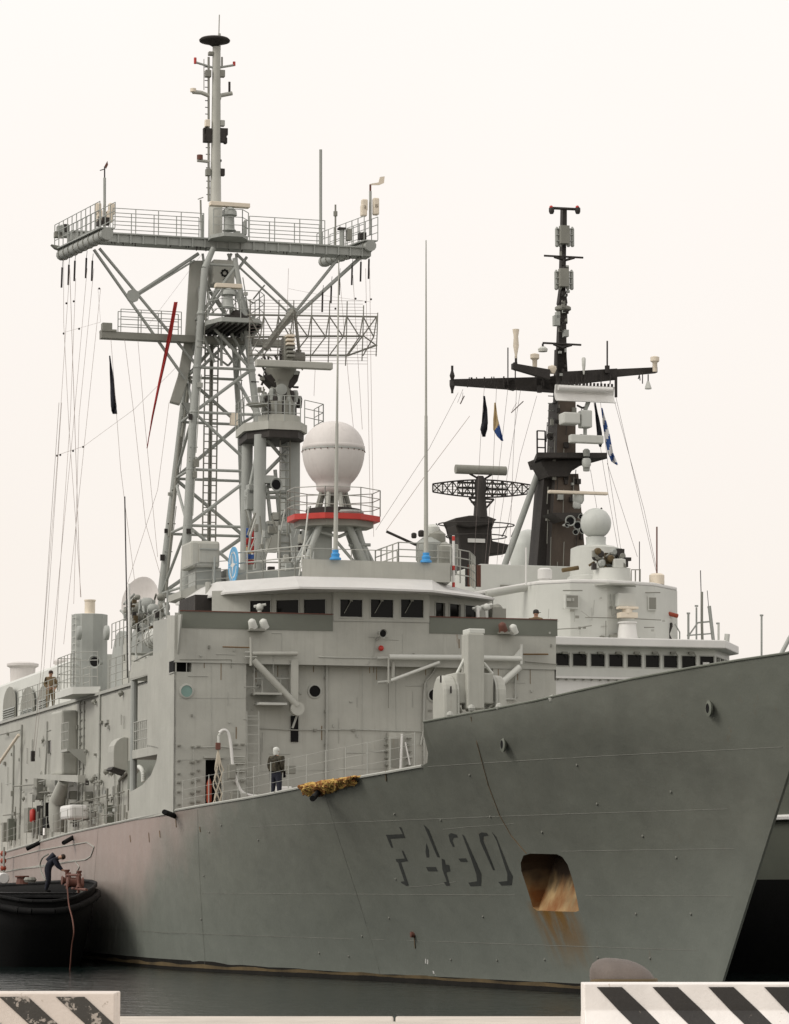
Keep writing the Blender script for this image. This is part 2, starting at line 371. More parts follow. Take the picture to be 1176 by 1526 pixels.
# anchor recess: deep at its top, running out flush at its foot
pm = material('rust stained recess with painted shade', (.36, .245, .115), .8, .35, .0, .3, scale=2)
N = pm.node_tree.nodes; L = pm.node_tree.links; pb = N['Principled BSDF']; old = pb.inputs['Base Color'].links[0].from_socket
tc = N.new('ShaderNodeTexCoord'); mp = N.new('ShaderNodeMapping'); mp.inputs['Scale'].default_value = (1.6, .5, .7); L.new(tc.outputs['Object'], mp.inputs[0])
ns = N.new('ShaderNodeTexNoise'); ns.inputs['Scale'].default_value = 1.5; ns.inputs['Detail'].default_value = 5; L.new(mp.outputs[0], ns.inputs[0])
mx = N.new('ShaderNodeMix'); mx.data_type = 'RGBA'; L.new(mr(ns.outputs[0], .42, .66), mx.inputs[0]); L.new(old, mx.inputs[6]); mx.inputs[7].default_value = (.22, .085, .02, 1)
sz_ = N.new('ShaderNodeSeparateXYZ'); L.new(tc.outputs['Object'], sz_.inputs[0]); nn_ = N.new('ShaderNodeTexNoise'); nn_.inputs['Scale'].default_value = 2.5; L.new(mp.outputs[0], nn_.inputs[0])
mxd = N.new('ShaderNodeMix'); mxd.data_type = 'RGBA'; L.new(mr(mul(sz_.outputs[2], mul(nn_.outputs[0], .9), 'ADD'), 3.15, 3.7, 0, .95), mxd.inputs[0]); L.new(mx.outputs[2], mxd.inputs[6]); mxd.inputs[7].default_value = (.035, .022, .014, 1)   # shade painted into the colour at the top of the recess
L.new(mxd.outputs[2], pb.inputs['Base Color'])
outl = [(776, 1286), (780, 1275), (790, 1272), (830, 1273), (838, 1277), (846, 1289), (853, 1310), (859, 1335), (863, 1357), (858, 1359), (800, 1357), (794, 1352), (785, 1322), (777, 1298)]
po = [H(x, y, 0, 3) for x, y in outl]
nin = V((-.10, 1, .12)).normalized(); ytop, ybot = max(p.z for p in po), min(p.z for p in po)
c1 = [p - nin * .25 for p in po]; c2 = [p + nin * (.04 + 1.15 * ((p.z - ybot) / (ytop - ybot)) ** .8) for p in po]
cut = MB(); n_ = len(po); cut.add(c1 + c2, [tuple(range(n_)), tuple(range(2*n_-1, n_-1, -1))] + [(i, (i+1) % n_, n_+(i+1) % n_, n_+i) for i in range(n_)])
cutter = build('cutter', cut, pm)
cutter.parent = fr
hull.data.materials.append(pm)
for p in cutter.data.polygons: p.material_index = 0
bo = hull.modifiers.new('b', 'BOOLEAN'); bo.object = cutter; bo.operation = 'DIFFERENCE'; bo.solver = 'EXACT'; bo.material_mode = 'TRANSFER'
bpy.context.view_layer.update(); dg = bpy.context.evaluated_depsgraph_get()
nm_ = bpy.data.meshes.new_from_object(hull.evaluated_get(dg)); hull.modifiers.clear(); hull.data = nm_; nm_.name = 'hull'
bpy.data.objects.remove(cutter)
# capping, seams, boot topping
def strip(name, pts, w_, mat, parent=hull, off=.012):
    pts = [V(p) for p in pts]; mb = MB()
    for a, b in zip(pts, pts[1:]):
        d = (b - a).normalized(); u = d.cross(V((0, 1, 0))).normalized() * w_ / 2
        mb.prism([a - u, b - u, b + u, a + u], V((0, -off, 0)))
    return build(name, mb, mat, parent)
ss = [-98 + i * 2 for i in range(60)] + [22.2]
for sg in (-1, 1):
    capm = MB()
    for a, b in zip(ss, ss[1:]):
        if a < 22.2: capm.tube((a, sg * hb(a, top(a)), top(a) + .01), (min(b, 22.2), sg * hb(min(b, 22.2), top(min(b, 22.2))), top(min(b, 22.2)) + .01), .045, n=6)
    build('deck_edge', capm, 'trim', hull)
bs = [23.46, 25, 27, 29, 31, 33, 35, 36.5, 38, 39]
for sg in (-1, 1):
    capm = MB()
    for a, b in zip(bs, bs[1:]):
        capm.tube((a, sg * hb(a, top(a), .0), top(a)), (b, sg * hb(b, top(b)), top(b)), .03, n=6)
    build('bulwark_cap', capm, 'dark', hull)
for z, s0, s1 in ((1.25, -30, 32), (2.6, 2, 34), (3.75, 27, 34.5), (4.7, 8, 35), (6.1, 22.5, 37)):
    for sa, sb_ in ([(s0, s1)] if abs(z - 2.6) > .1 else [(s0, 24.0), (27.2, s1)]):
        s_ = sa; pts = []
        while s_ <= sb_: pts.append((s_, -hb(s_, z) - .002, z)); s_ += .8
        strip('weld_seam', pts, .012, 'seam', off=.003)
for s0 in (-15, 1, 13):
    zt = top(s0) - .05; pts = [(s0 + .35 * z_, -hb(s0 + .35 * z_, z_) - .003, z_) for z_ in [k * zt / 12 for k in range(13)] if s0 + .35 * z_ < stem(z_) - .5]
    if len(pts) > 2:
        mb = MB(); pts = [V(p) for p in pts]
        for a, b in zip(pts, pts[1:]): mb.prism([a, b, b + V((.012, 0, 0)), a + V((.012, 0, 0))], (0, -.004, 0))
        build('weld_seam', mb, 'seam', hull)
sr = [32.0 - i * 1.0 for i in range(90)]
for zlo, zhi, mt, nm, o in ((-.3, .34, 'boot', 'boot_topping', .02), (.10, .21, 'weed', 'weed_band', .035)):
    mb = MB(); 
    for a, b in zip(sr, sr[1:]):
        w1 = .05 * math.sin(a * 1.7) if nm == 'weed_band' else 0; w2 = .05 * math.sin(b * 1.7) if nm == 'weed_band' else 0
        mb.add([(a, -hb(a, .1) - o, zlo), (b, -hb(b, .1) - o, zlo), (b, -hb(b, .2) - o, zhi + w2 * .6), (a, -hb(a, .2) - o, zhi + w1 * .6)], [(0, 1, 2, 3)])
    build(nm, mb, mt, hull)
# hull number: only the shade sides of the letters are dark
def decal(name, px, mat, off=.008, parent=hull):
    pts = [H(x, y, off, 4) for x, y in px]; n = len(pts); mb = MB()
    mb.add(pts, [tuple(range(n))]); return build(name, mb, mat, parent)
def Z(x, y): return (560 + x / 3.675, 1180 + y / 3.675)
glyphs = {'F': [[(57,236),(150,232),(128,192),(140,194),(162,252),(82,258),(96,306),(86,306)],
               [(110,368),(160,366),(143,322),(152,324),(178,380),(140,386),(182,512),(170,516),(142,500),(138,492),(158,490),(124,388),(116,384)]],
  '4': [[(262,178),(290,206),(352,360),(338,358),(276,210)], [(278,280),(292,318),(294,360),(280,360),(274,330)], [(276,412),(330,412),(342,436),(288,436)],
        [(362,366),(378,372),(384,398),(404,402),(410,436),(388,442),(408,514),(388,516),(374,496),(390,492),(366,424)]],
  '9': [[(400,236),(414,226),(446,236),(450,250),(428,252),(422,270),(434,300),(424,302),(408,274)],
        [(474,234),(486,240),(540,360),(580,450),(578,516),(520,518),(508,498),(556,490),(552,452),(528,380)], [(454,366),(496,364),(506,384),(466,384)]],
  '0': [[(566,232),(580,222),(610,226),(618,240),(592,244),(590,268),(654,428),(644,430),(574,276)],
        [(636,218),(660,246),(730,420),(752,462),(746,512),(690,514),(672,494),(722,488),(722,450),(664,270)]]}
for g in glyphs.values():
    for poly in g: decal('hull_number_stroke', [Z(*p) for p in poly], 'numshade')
strip('rust_streak', [H(x, y) for x, y in ((702, 1068), (712, 1110), (728, 1170), (745, 1215), (762, 1245), (785, 1272))], .018, 'rustline')
for x, y, l in ((222, 1241, 14), (238, 1238, 10), (262, 1215, 18), (298, 1232, 8), (618, 1395, 18), (575, 1150, 14), (194, 1245, 10), (500, 1172, 9)):
    p, q_ = H(x, y), H(x + 1, y + l); strip('rust_streak', [p, q_], .05, 'rustline')
for pl in ([(1152, 1204), (1176, 1190)],): pass
strip('paint_scratch', [H(x, y, .003) for x, y in ((660, 1236), (700, 1232), (760, 1228), (850, 1212))], .010, 'seam', off=.003)
strip('paint_scratch', [H(x, y, .003) for x, y in ((610, 1322), (640, 1320), (680, 1314))], .010, 'seam', off=.003)
# small fittings along the plating
stud = MB(); stud.lathe((0, 0, 0), [(.04, 0), (.035, -.02), (.015, -.03)], 8, 'y'); 
studs = [(304,1305),(580,1368),(808,1240),(657,1222),(731,1217),(890,1198),(958,1246),(1008,1278),(948,1362),(1030,1362),(588,1213),(476,1420),(520,1425),(672,1430),(812,1430),(741,1431),(891,1427),(969,1428),(312,1240),(385,1252),(590,1310),(720,1366),(410,1180),(330,1230),(300,1370),(540,1395),(700,1155),(860,1140),(1000,1180)]
so = None
for x, y in studs:
    p = H(x, y, .0)
    if so is None: so = build('hull_fitting', stud, 'seam', hull); so.location = p
    else: again(so, p)
for x, y in ((753, 1110), (1060, 1056), (1006, 1013)):
    if x == 1006: continue
    p = H(x, y, .02); r_ = .17
    o = build('fairlead', MB().lathe(p, [(r_, 0), (r_ + .03, -.06), (r_ * .7, -.08), (r_ * .62, .0)], 16, 'y'), 'dark', hull, smooth=True)
    build('hawse_hole', MB().lathe(p, [(r_ * .66, -.07), (r_ * .66, -.075)], 16, 'y'), 'black', o)
p = H(617, 1393, .02); o = build('drain_pipe', MB().lathe(p, [(.09, .02), (.09, -.08), (.05, -.09)], 10, 'y'), 'brown', hull)
# draught marks (illegible short strokes) and paint drips
for x, y in ((634, 1429), (637, 1430), (640, 1431), (643, 1431)): decal('draught_mark', [(x, y), (x + 1.4, y), (x + 1.4, y + 7), (x, y + 7)], 'white')
for x, y in ((645, 1447), (648, 1453), (651, 1461), (655, 1477)): decal('draught_mark', [(x, y), (x + 2, y), (x + 3, y + 4), (x + 1, y + 4)], 'white')
# raised chine lines with pointed ends at the left (fender strakes)
for pts in ([(0, 1282), (60, 1267), (130, 1255), (141, 1262), (136, 1276), (128, 1281), (60, 1290), (0, 1300)], [(20, 1296), (75, 1290), (112, 1282), (119, 1292), (112, 1305)]):
    strip('rubbing_strake', [H(x, y) for x, y in pts], .035, 'grey', off=.03)
# ---------------------------------------------------------------- frigate deckhouse
# front wall: outer panels at x=0, middle recessed below the bridge-wing deck
YW = -5.25
dh = empty('deckhouse', (0, 0, 0)); dh.parent = fr
Z0, Z1, ZW = 5.2, 10.45, 12.12
yl, yr = A(367, 1000, x=0).y, A(735, 1000, x=0).y
def front_hole(x0, y0, x1, y1, x=0, p0=None, sgn=1, **k):
    a, b = A(x0, y1, x=x), A(x1, y0, x=x); return (a.y - p0, b.y - p0, a.z, b.z)
# starboard front panel, door opening
d_ = front_hole(306, 1131, 330, 1203, p0=-6.85)
# wall() lays holes along p->q; front faces +x so run from starboard to port and keep the reveal behind
def fwall(name, x, ya, yb, z0, z1, holes, parent, mat, **k):
    return wall(name, (x, ya), (x, yb), z0, z1, holes, parent, mat, **k)
# normal check: d=+y gives n=(-1,0): reveal must go to -x, so panes use positive out of -n -> flip
_w = wall
def wall(name, p, q, z0, z1, holes, parent, mat, **k):
    L_ = math.hypot(q[0] - p[0], q[1] - p[1])
    hs = [(L_ - h[1], L_ - h[0]) + tuple(h[2:]) for h in holes]
    return _w(name, q, p, z0, z1, hs, parent, mat, **k)
cf = front_hole(262, 985, 287, 1001, p0=-6.85); 
fp = fwall('front_panel', 0, -6.85, yl, Z0, Z1, [d_ + ('black', .7, 'open_doorway'), (0.0, .60, cf[2], cf[3], 'black', .5, 'corner_window')], dh, 'grey', out=.7)
fwall('front_panel', 0, yr, 6.9, Z0, Z1, [(A(822, 1000, x=0).y - yr, 6.9 - yr, A(825, 1014, x=0).z, A(825, 994, x=0).z, 'black', .5, 'corner_window')], dh, 'grey', out=.5)
RX = -.45
fwall('recessed_front', RX, yl, yr, Z0, Z1, [], dh, 'grey')
mb = MB(); mb.box((RX - .1, yl - .03, Z0), (-.002, yl - .0, Z1)); build('front_return', mb, 'grey', dh)
mb = MB(); mb.box((RX - .1, yr, Z0), (-.002, yr + .03, Z1)); build('front_return', mb, 'grey', dh)
# bridge wing deck edge and upper front
mb = MB(); mb.box((-5, -6.84, Z1), (-.01, 6.88, Z1 + .08)); build('bridge_deck', mb, 'grey', dh)
fwall('bridge_front', .02, -6.85, 6.9, Z1 - .01, ZW, [], dh, 'grey')
mb = MB(); mb.box((.0, -6.87, Z1 - .03), (.05, 6.9, Z1 + .0)); build('deck_seam', mb, 'trim', dh)
# dark band on the two wing bulwarks
zb = A(300, 936, x=.03).z
for a, b in ((A(268, 925, x=.03).y - .0, A(496, 925, x=.03).y), (A(640, 930, x=.03).y, 6.95)):
    build('wing_windscreen', MB().box((.024, a, zb), (.045, b, ZW + .05)), 'dark', dh)
    build('capping_rail', MB().box((-.03, a, ZW + .05), (.07, b, ZW + .085)), 'brown', dh)
# starboard side of the wing: plan y=-6.85 from x=0 back to -7
def side_hole(x0, y0, x1, y1, y=-6.85, q0=-7.0):
    a, b = A(x0, y1, y=y), A(x1, y0, y=y); return (a.x - q0, b.x - q0, a.z, b.z)
sidep = [A(x, y, y=-6.85) for x, y in ((262, 1207), (266, 915), (249, 917), (249, 966), (233, 992), (193, 1003), (193, 1012), (220, 1005), (220, 1110), (236, 1114), (233, 1135), (225, 1155), (212, 1170), (193, 1181), (193, 1224))]
sidep[0].x = sidep[1].x = 0
sidep[0].z = 5.3
sidep[2].x = sidep[3].x = A(249, 950, y=-6.85).x
mb = MB(); mb.prism(sidep, (0, .08, 0)); 
o = build('wing_side', mb, 'grey', dh)
cw = side_hole(252, 985, 262, 1001); build('corner_window', MB().box((-.75, -6.87, cf[2]), (.012, -6.83, cf[3])), 'black', dh)
mb = MB(); mb.box((-.76, -6.885, cf[2] - .04), (.014, -6.84, cf[2])); mb.box((-.76, -6.885, cf[3]), (.014, -6.84, cf[3] + .04)); build('window_frame', mb, 'trim', dh)
# underside box of wing and struts
def S(x, y): return A(x, y, y=-6.85)
mb = MB(); p, q = S(193, 1003), S(232, 992); mb.box((p.x, -6.84, p.z - .28), (q.x, -5.0, p.z - .05)); build('wing_floor', mb, 'grey', dh)
a = S(193, 1140).x + .1
mb = MB(); mb.tube((a, -6.72, S(200, 1178).z), (a, -6.72, S(200, 1005).z), .13, n=12); build('stanchion_post', mb, 'mast', dh)
a_, b_ = A(190, 1176, y=YW - .25), A(234, 1126, y=YW - .25); build('shade_box', MB().box((a_.x, YW - .25, a_.z), (b_.x, YW - .02, b_.z)), 'dark', dh)  # dark box added to stand for the shadow in the gap
build('goose_neck_pipe', MB().path(soft([A(x, y, y=YW - .6) for x, y in ((214, 1165), (213, 1150), (207, 1143), (203, 1150))]), .09, 8), 'pale', dh, smooth=True)
mb = MB(); p, q = S(192, 1132), S(236, 1112); mb.box((p.x, -6.8, p.z), (q.x, -5.4, p.z + .32)); build('side_platform', mb, 'grey', dh, bevel=.02)
rail('guard_rail', [(p.x + .1, -6.75, p.z + .32), (q.x - .9, -6.75, p.z + .32)], 1.0, dh, step=.35)
mb = MB(); p, q = S(222, 1125), S(222, 1158); mb.tube((p.x, -6.4, p.z), (p.x, -6.4, q.z), .12, n=10); build('stanchion_post', mb, 'trim', dh)
# back walls: recessed long side wall
w0, w1 = A(10, 1080, y=YW), A(193, 1019, y=YW)
ZS = w1.z
_h = []
def lh(x0, y0, x1, y1):
    a, b = A(x0, y1, y=YW), A(x1, y0, y=YW); return (a.x + 60, b.x + 60, a.z, b.z)
sw = _w('side_wall', (-60, YW), (-.02, YW), 3.4, ZS, [lh(75, 1103, 80, 1123), lh(64, 1200, 71, 1245) + ('black', .3, 'doorway')], dh, 'grey')
mb = MB(); mb.box((-60, YW - .08, ZS - .1), (-5, YW + .2, ZS + .02)); build('roof_edge', mb, 'trim', dh)
mb = MB(); mb.box((-60, YW, ZS - .2), (-.6, 6.85, ZS)); build('upper_deck', mb, 'trim', dh)
mb = MB(); mb.box((-60, 6.6, 5), (-.01, 6.85, ZS)); build('port_wall', mb, 'grey', dh)
mb = MB(); mb.prism([S(266, 915) + V((0,0.1,0)), V((-4.0, -6.75, ZW)), V((-4.0, -6.75, ZS)), V((0, -6.75, ZS))], (0, .05, 0))
build('wing_lining', mb, 'trim', dh)
mb = MB(); mb.box((-4.0, 6.85, ZS), (0, 6.9, ZW)); build('wing_side', mb, 'grey', dh)
# pilot house: faceted plan with raked windows
zb0, zt0 = 10.5, 13.12
PF = .045
def py_(x, y=905, s=PF): return A(x, y, x=s).y
ya, yb = py_(497), py_(640)
plan = [(-2.4, -5.0), (PF - .01, ya), (PF - .01, yb), (-2.0, 5.2)]
# middle face windows
wh = []
for x0, x1 in ((507, 540), (552.5, 586), (597.5, 631)):
    a, b = A(x0, 920, x=PF), A(x1, 894, x=PF); wh.append((a.y - ya, b.y - ya, a.z, b.z))
wall('pilothouse_front', (PF, ya), (PF, yb), ZW - .15, zt0, wh, dh, 'grey', frame='trim')
# side facets: find positions along the facet line where the photo's window edges fall
def along(px, p, q, z=12.4):
    lo, hi = 0.0, 1.0
    def f(u):
        P = F1.l2w((p[0] + (q[0]-p[0]) * u, p[1] + (q[1]-p[1]) * u, z)); Y = P.y * math.cos(PHI) + (P.z - CAMH) * math.sin(PHI)
        return 588 + FPX * P.x / Y
    inc = f(1) > f(0)
    for _ in range(40):
        m = (lo + hi) / 2
        if (f(m) < px) == inc: lo = m
        else: hi = m
    return lo * math.hypot(q[0]-p[0], q[1]-p[1])
pL, qL = plan[0], (PF - .3, ya); z0w, z1w = 12.12, 12.74
z0w -= .02
whL = [(along(a, pL, qL), along(b, pL, qL), z0w, z1w) for a, b in ((373, 403), (412, 445), (453, 485))]
wall('pilothouse_side', pL, qL, ZW - .9, zt0, whL, dh, 'grey', frame='trim')
pR, qR = (PF - .3, yb), plan[3]
whR = [(along(a, pR, qR), along(b, pR, qR), z0w, z1w) for a, b in ((649, 663), (670, 686), (693, 712))]
wall('pilothouse_side', pR, qR, ZW - .9, zt0, whR, dh, 'grey', frame='trim')
mb = MB()
for y in (ya, yb): mb.box((PF - .35, y - .012, ZW - .1), (PF, y + .012, zt0))
build('pilothouse_corner', mb, 'grey', dh)
build('pilothouse_back', MB().box((-6.2, -4.6, ZS), (-2.5, 5.2, zt0)), 'shadegrey', dh)
# visor / roof
vb = [V((-3.0, -5.35, 13.1)), V((.25, ya - .7, 13.1)), V((.5, .4, 13.1)), V((.25, yb + .65, 13.1)), V((-2.8, 5.6, 13.1)), V((-7, 5.6, 13.1)), V((-7, -5.35, 13.1))]
vb = [V((A(336,881,z=13.06).x - .9, -5.3, 13.06)), A(446, 878, z=13.06) , A(541, 878, z=13.06), A(645, 881, z=13.06), A(734, 892, z=13.06), V((-7, 5.3, 13.06)), V((-7, -5.3, 13.06))]
vt = [V((-3.6, -4.55, 13.56)), V((-1.2, -2.3, 13.60)), V((-1.0, .3, 13.60)), V((-1.2, 2.7, 13.60)), V((-3.6, 4.5, 13.56)), V((-7, 4.7, 13.56)), V((-7, -4.55, 13.56))]
for i_, (qx, qy, X_) in enumerate(((337, 881.5, -1.7), (446, 877, 1.0), (541, 876, 1.25), (645, 880, 1.0), (737, 892, -1.3))):
    vb[i_] = A(qx, qy, x=X_); vb[i_].z = 13.03
mb = MB(); mb.add(vb + vt + [p - V((0, 0, .07)) for p in vb], [(7,8,9,10,11,12,13)] + [(i, (i+1) % 7, 7 + (i+1) % 7, 7 + i) for i in range(7)] + [(14 + i, 14 + (i+1) % 7, (i+1) % 7, i) for i in range(7)] + [tuple(range(20, 13, -1))])
build('roof_visor', mb, 'visor', dh)
# fascia box above the visor
fa, fb_ = A(450, 862, x=-1.25).y, A(671, 866, x=-1.25).y
fz0, fz1 = 13.54, A(560, 836, x=-1.25).z
mb = MB(); mb.prism([(-1.25, fa, fz0), (-1.25, fb_, fz0), (-6, fb_ + .9, fz0), (-6, fa + 1.45, fz0)], (0, 0, fz1 - fz0)); build('roof_bulwark', mb, 'grey', dh)
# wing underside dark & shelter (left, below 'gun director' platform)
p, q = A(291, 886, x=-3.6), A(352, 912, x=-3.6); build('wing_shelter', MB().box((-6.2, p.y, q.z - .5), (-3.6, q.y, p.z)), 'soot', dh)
mb = MB(); p = A(310, 905, x=-4.0); mb.tube(p, p + V((0, 0, .9)), .1, n=8); build('stanchion_post', mb, 'trim', dh)
p = A(322, 850, x=-4.4)
# portholes
def porthole(px, py, x, r, mat, parent, y=None, rim=True):
    c = A(px, py, x=x); mb = MB(); ax = 'x'
    mb.lathe(c, [(r + .06, 0), (r + .06, .03), (r, .045), (r, .0)], 20, 'x'); o = build('porthole', mb, 'trim', parent, smooth=True)
    build('pane', MB().lathe(c, [(r, .005), (r, .02)], 20, 'x'), mat, o); return o
porthole(278, 1030, 0, .2, 'green', fp); 
porthole(469, 1030, RX, .2, 'black', dh); porthole(647, 1036, RX, .2, 'black', dh)
# pipes and cables on the front
def pipe(pts, r, mat='trim', x=None, parent=dh, name='pipe', n=8, **k):
    P = [p if isinstance(p, V) else A(*p, x=x) if x is not None else A(*p, **k) for p in pts]
    return build(name, MB().path(P, r, n), mat, parent, smooth=True)
pipe([(487, 984), (487, 1060), (486, 1190)], .045, x=RX + .07)
pipe([(672, 988), (669, 1000), (633, 1018), (632, 1080), (632, 1140)][2:], .04, x=RX + .07)
pipe([(652, 990), (645, 1003), (635, 1014), (632, 1030), (631, 1090), (627, 1110)], .035, x=RX + .07)
pipe([(386, 1085), (440, 1088), (527, 1087), (590, 1089), (633, 1090)], .018, x=RX + .05)
pipe([(268, 983), (345, 983), (345, 996)], .012, 'shadegrey', x=.03)
pipe([(475, 979), (500, 980), (560, 981)], .03, x=.02)
for x, y in ((470, 1088), (527, 1088), (386, 1022), (381, 1000), (486, 1010), (486, 1060), (486, 1110)):
    p = A(x, y, x=RX + .05); build('cable_clip', MB().cbox(p, (.08, .12, .08)), 'shadegrey', dh)
# loudspeaker, red lamp, floodlights on the wings
def horn(c, r, l, parent, mat='trim', dirv=(1, 0, 0), name='loudspeaker'):
    c = V(c); o = build(name, MB().lathe((0, 0, 0), [(r * .35, -l), (r * .45, -l * .5), (r, 0), (r * 1.08, .02), (r * 1.0, .03), (r * .75, -.03), (.02, -.04)], 16, 'x'), mat, parent, smooth=True)
    o.location = c; o.rotation_euler = V(dirv).to_track_quat('X', 'Z').to_euler()
    d = build('horn_throat', MB().lathe((0, 0, 0), [(r * .75, .0), (r * .7, .002), (.01, .003)], 14, 'x'), 'black', o)
    return o
c = A(571, 944, x=.5); horn(c, .16, .35, dh, dirv=(1, .25, -.1)); build('bracket', MB().tube(c - V((.25, 0, .03)), V((.02, c.y - .1, c.z - .2)), .03), 'trim', dh)
build('red_lamp', MB().ball(A(568, 966, x=.12), .10, 12), 'red', dh, smooth=True)
pipe([(560, 950), (557, 975), (548, 990)], .012, 'trim', x=.035, name='cable')
for x, y in ((376, 929), (393, 929), (749, 934), (765, 937)):
    c = A(x, y, x=.38)
    o = build('floodlight', MB().lathe((0, 0, 0), [(.06, .16), (.13, .1), (.15, -.1), (.165, -.16), (.14, -.16), (.02, -.1)], 14), 'pale' if x != 749 else 'brown', dh, smooth=True); o.location = c; o.rotation_euler = (.35, .5, 0)
    build('lamp_glass', MB().lathe((0, 0, 0), [(.14, -.15), (.12, -.155)], 14), 'black', o)
    if x in (376, 749): build('bracket', MB().box((.03, c.y - .08, c.z - .25), (.45, c.y + .5, c.z - .17)), 'shadegrey', dh)
# crane arm and platforms, left of centre
def bar(name, pts, r, x=None, mat='grey', parent=dh, n=12, **k):
    return pipe(pts, r, mat, x=x, parent=parent, name=name, n=n, **k)
cr = empty('boom_crane', (0, 0, 0)); cr.parent = dh
bar('boom', [(376, 974), (443, 974)], .075, x=.2, parent=cr)
bar('bracket_post', [(374, 950), (374, 992)], .05, x=.22, parent=cr)
bar('brace', [(378, 984), (443, 1052)], .12, x=.22, parent=cr)
for q_ in ((365, 972), (365, 979)): bar('hinge_pin', [q_, (383, q_[1])], .03, x=.22, parent=cr, mat='trim')
bar('rusty_rod', [(332, 964), (372, 965)], .025, x=.2, mat='rustline', parent=cr)
p, q = A(434, 983, x=.12), A(445, 1060, x=.12); build('support_plate', MB().box((-.2, p.y, q.z), (.12, q.y, p.z)), 'grey', cr, bevel=.02)
p = A(443, 1056, x=.2); build('heel_fitting', MB().lathe(p - V((.2, 0, 0)), [(.24, 0), (.24, .3)], 14, 'x'), 'grey', cr, smooth=True)
p, q = A(437, 1066, x=-.1), A(448, 1105, x=-.1); build('dark_slot', MB().box((RX + .01, p.y, q.z), (RX + .05, q.y, p.z)), 'black', cr)
bar('tie_rod', [(443, 1065), (436, 1085)], .04, x=-.2, mat='trim', parent=cr)
for yy in (1034,):
    p, q = A(379, yy, x=.1), A(418, yy, x=.1); build('platform', MB().box((RX, p.y, p.z - .03), (.35, q.y, p.z + .04)), 'trim', cr)
p, q = A(385, 1048, x=.1), A(427, 1048, x=.1); build('platform', MB().box((RX, p.y, p.z - .05), (.2, q.y, p.z + .03)), 'pale', cr)
for a_, b_ in (((379, 990), (379, 1034)), ((391, 1012), (391, 1034)), ((433, 985), (433, 1030)), ((379, 1011), (433, 1011)), ((379, 990), (433, 990)), ((418, 1012), (418, 1034))):
    bar('frame_bar', [a_, b_], .025, x=-.1, mat='trim', parent=cr, n=6)
# replenishment boom on the right
rb = empty('cargo_boom', (0, 0, 0)); rb.parent = dh
bar('boom', [(580, 979), (690, 980), (777, 982)], .1, x=.25, mat='pale', parent=rb)
bar('brace', [(583, 1014), (655, 987)], .06, x=.25, mat='pale', parent=rb)
bar('hanger', [(579, 976), (579, 1018)], .035, x=.25, parent=rb); bar('hanger', [(586, 986), (586, 1010)], .06, x=.1, parent=rb)
bar('hinge_pin', [(563, 1017), (584, 1015)], .05, x=.22, parent=rb, mat='trim'); bar('hinge_pin', [(562, 981), (582, 980)], .06, x=.22, parent=rb, mat='trim')
bar('tie_rod', [(579, 1018), (579, 1055)], .015, x=-.3, mat='shadegrey', parent=rb)
bar('brace', [(748, 1018), (775, 994)], .12, x=.25, mat='pale', parent=rb)
bar('bracket_post', [(777, 960), (777, 990)], .05, x=.28, mat='pale', parent=rb)
p = [A(x, y, x=.25) for x, y in ((764, 980), (776, 965), (776, 984))]; build('gusset', MB().prism(p, (.04, 0, 0)), 'pale', rb)
bar('rusty_rod', [(780, 975), (817, 975)], .03, x=.2, mat='rustline', parent=rb); bar('hinge_pin', [(782, 986), (830, 990)], .02, x=.1, mat='shadegrey', parent=rb)
for a_, b_ in (((753, 1010), (753, 1044)), ((768, 1000), (768, 1044)), ((750, 1042), (768, 1042))): bar('frame_bar', [a_, b_], .03, x=.08, mat='trim', parent=rb, n=6)
# ladder on the front
ladder('ladder', A(377, 1185, x=.0), A(377, 1060, x=.0), .42, (0, 1, 0), dh, 'trim')
# doors and lockers on the front: right hatch stored at the deck
p, q = A(580, 1148, x=RX + .3), A(601, 1092, x=RX + .3)
o = build('door_frame', MB().box((RX, p.y, p.z), (RX + .3, q.y, q.z)), 'grey', dh)
a, b = A(583, 1143, x=RX + .31), A(594, 1101, x=RX + .31); build('door_panel', MB().box((RX + .3, a.y, a.z), (RX + .33, b.y, b.z)), 'shadegrey', o)
a = A(597, 1146, x=RX + .34); b = A(599, 1094, x=RX + .34); build('hand_rail', MB().tube(a, b, .045), 'white', o)
a = A(604, 1106, x=RX + .34); b = A(611, 1140, x=RX + .34); build('hand_rail', MB().tube(a, b, .03), 'white', o)
for y in (1100, 1110, 1120, 1130, 1140):
    for x in (577, 610): c = A(x, y, x=RX + .1); build('hook', MB().cbox(c, (.15, .16, .03)), 'shadegrey', o)
# dogs and fittings round the open doorway
of = fp
for y in (1112, 1136, 1150, 1165, 1180, 1196):
    for x in (267, 287, 296, 352, 362): 
        c = A(x, y + random.uniform(-3, 3), x=.05); build('door_dog', MB().cbox(c, (.1, random.uniform(.08, .2), .05)), 'shadegrey', of)
pipe([(288, 1114), (330, 1113), (360, 1116)], .015, x=.04, parent=fp); pipe([(288, 1114), (288, 1190)], .015, x=.04, parent=fp)
o = build('coaming', MB().box((.0, A(303, 1180, x=0).y, A(320, 1130, x=0).z), (.07, A(333, 1180, x=0).y, A(320, 1130, x=0).z + .06)), 'trim', fp)
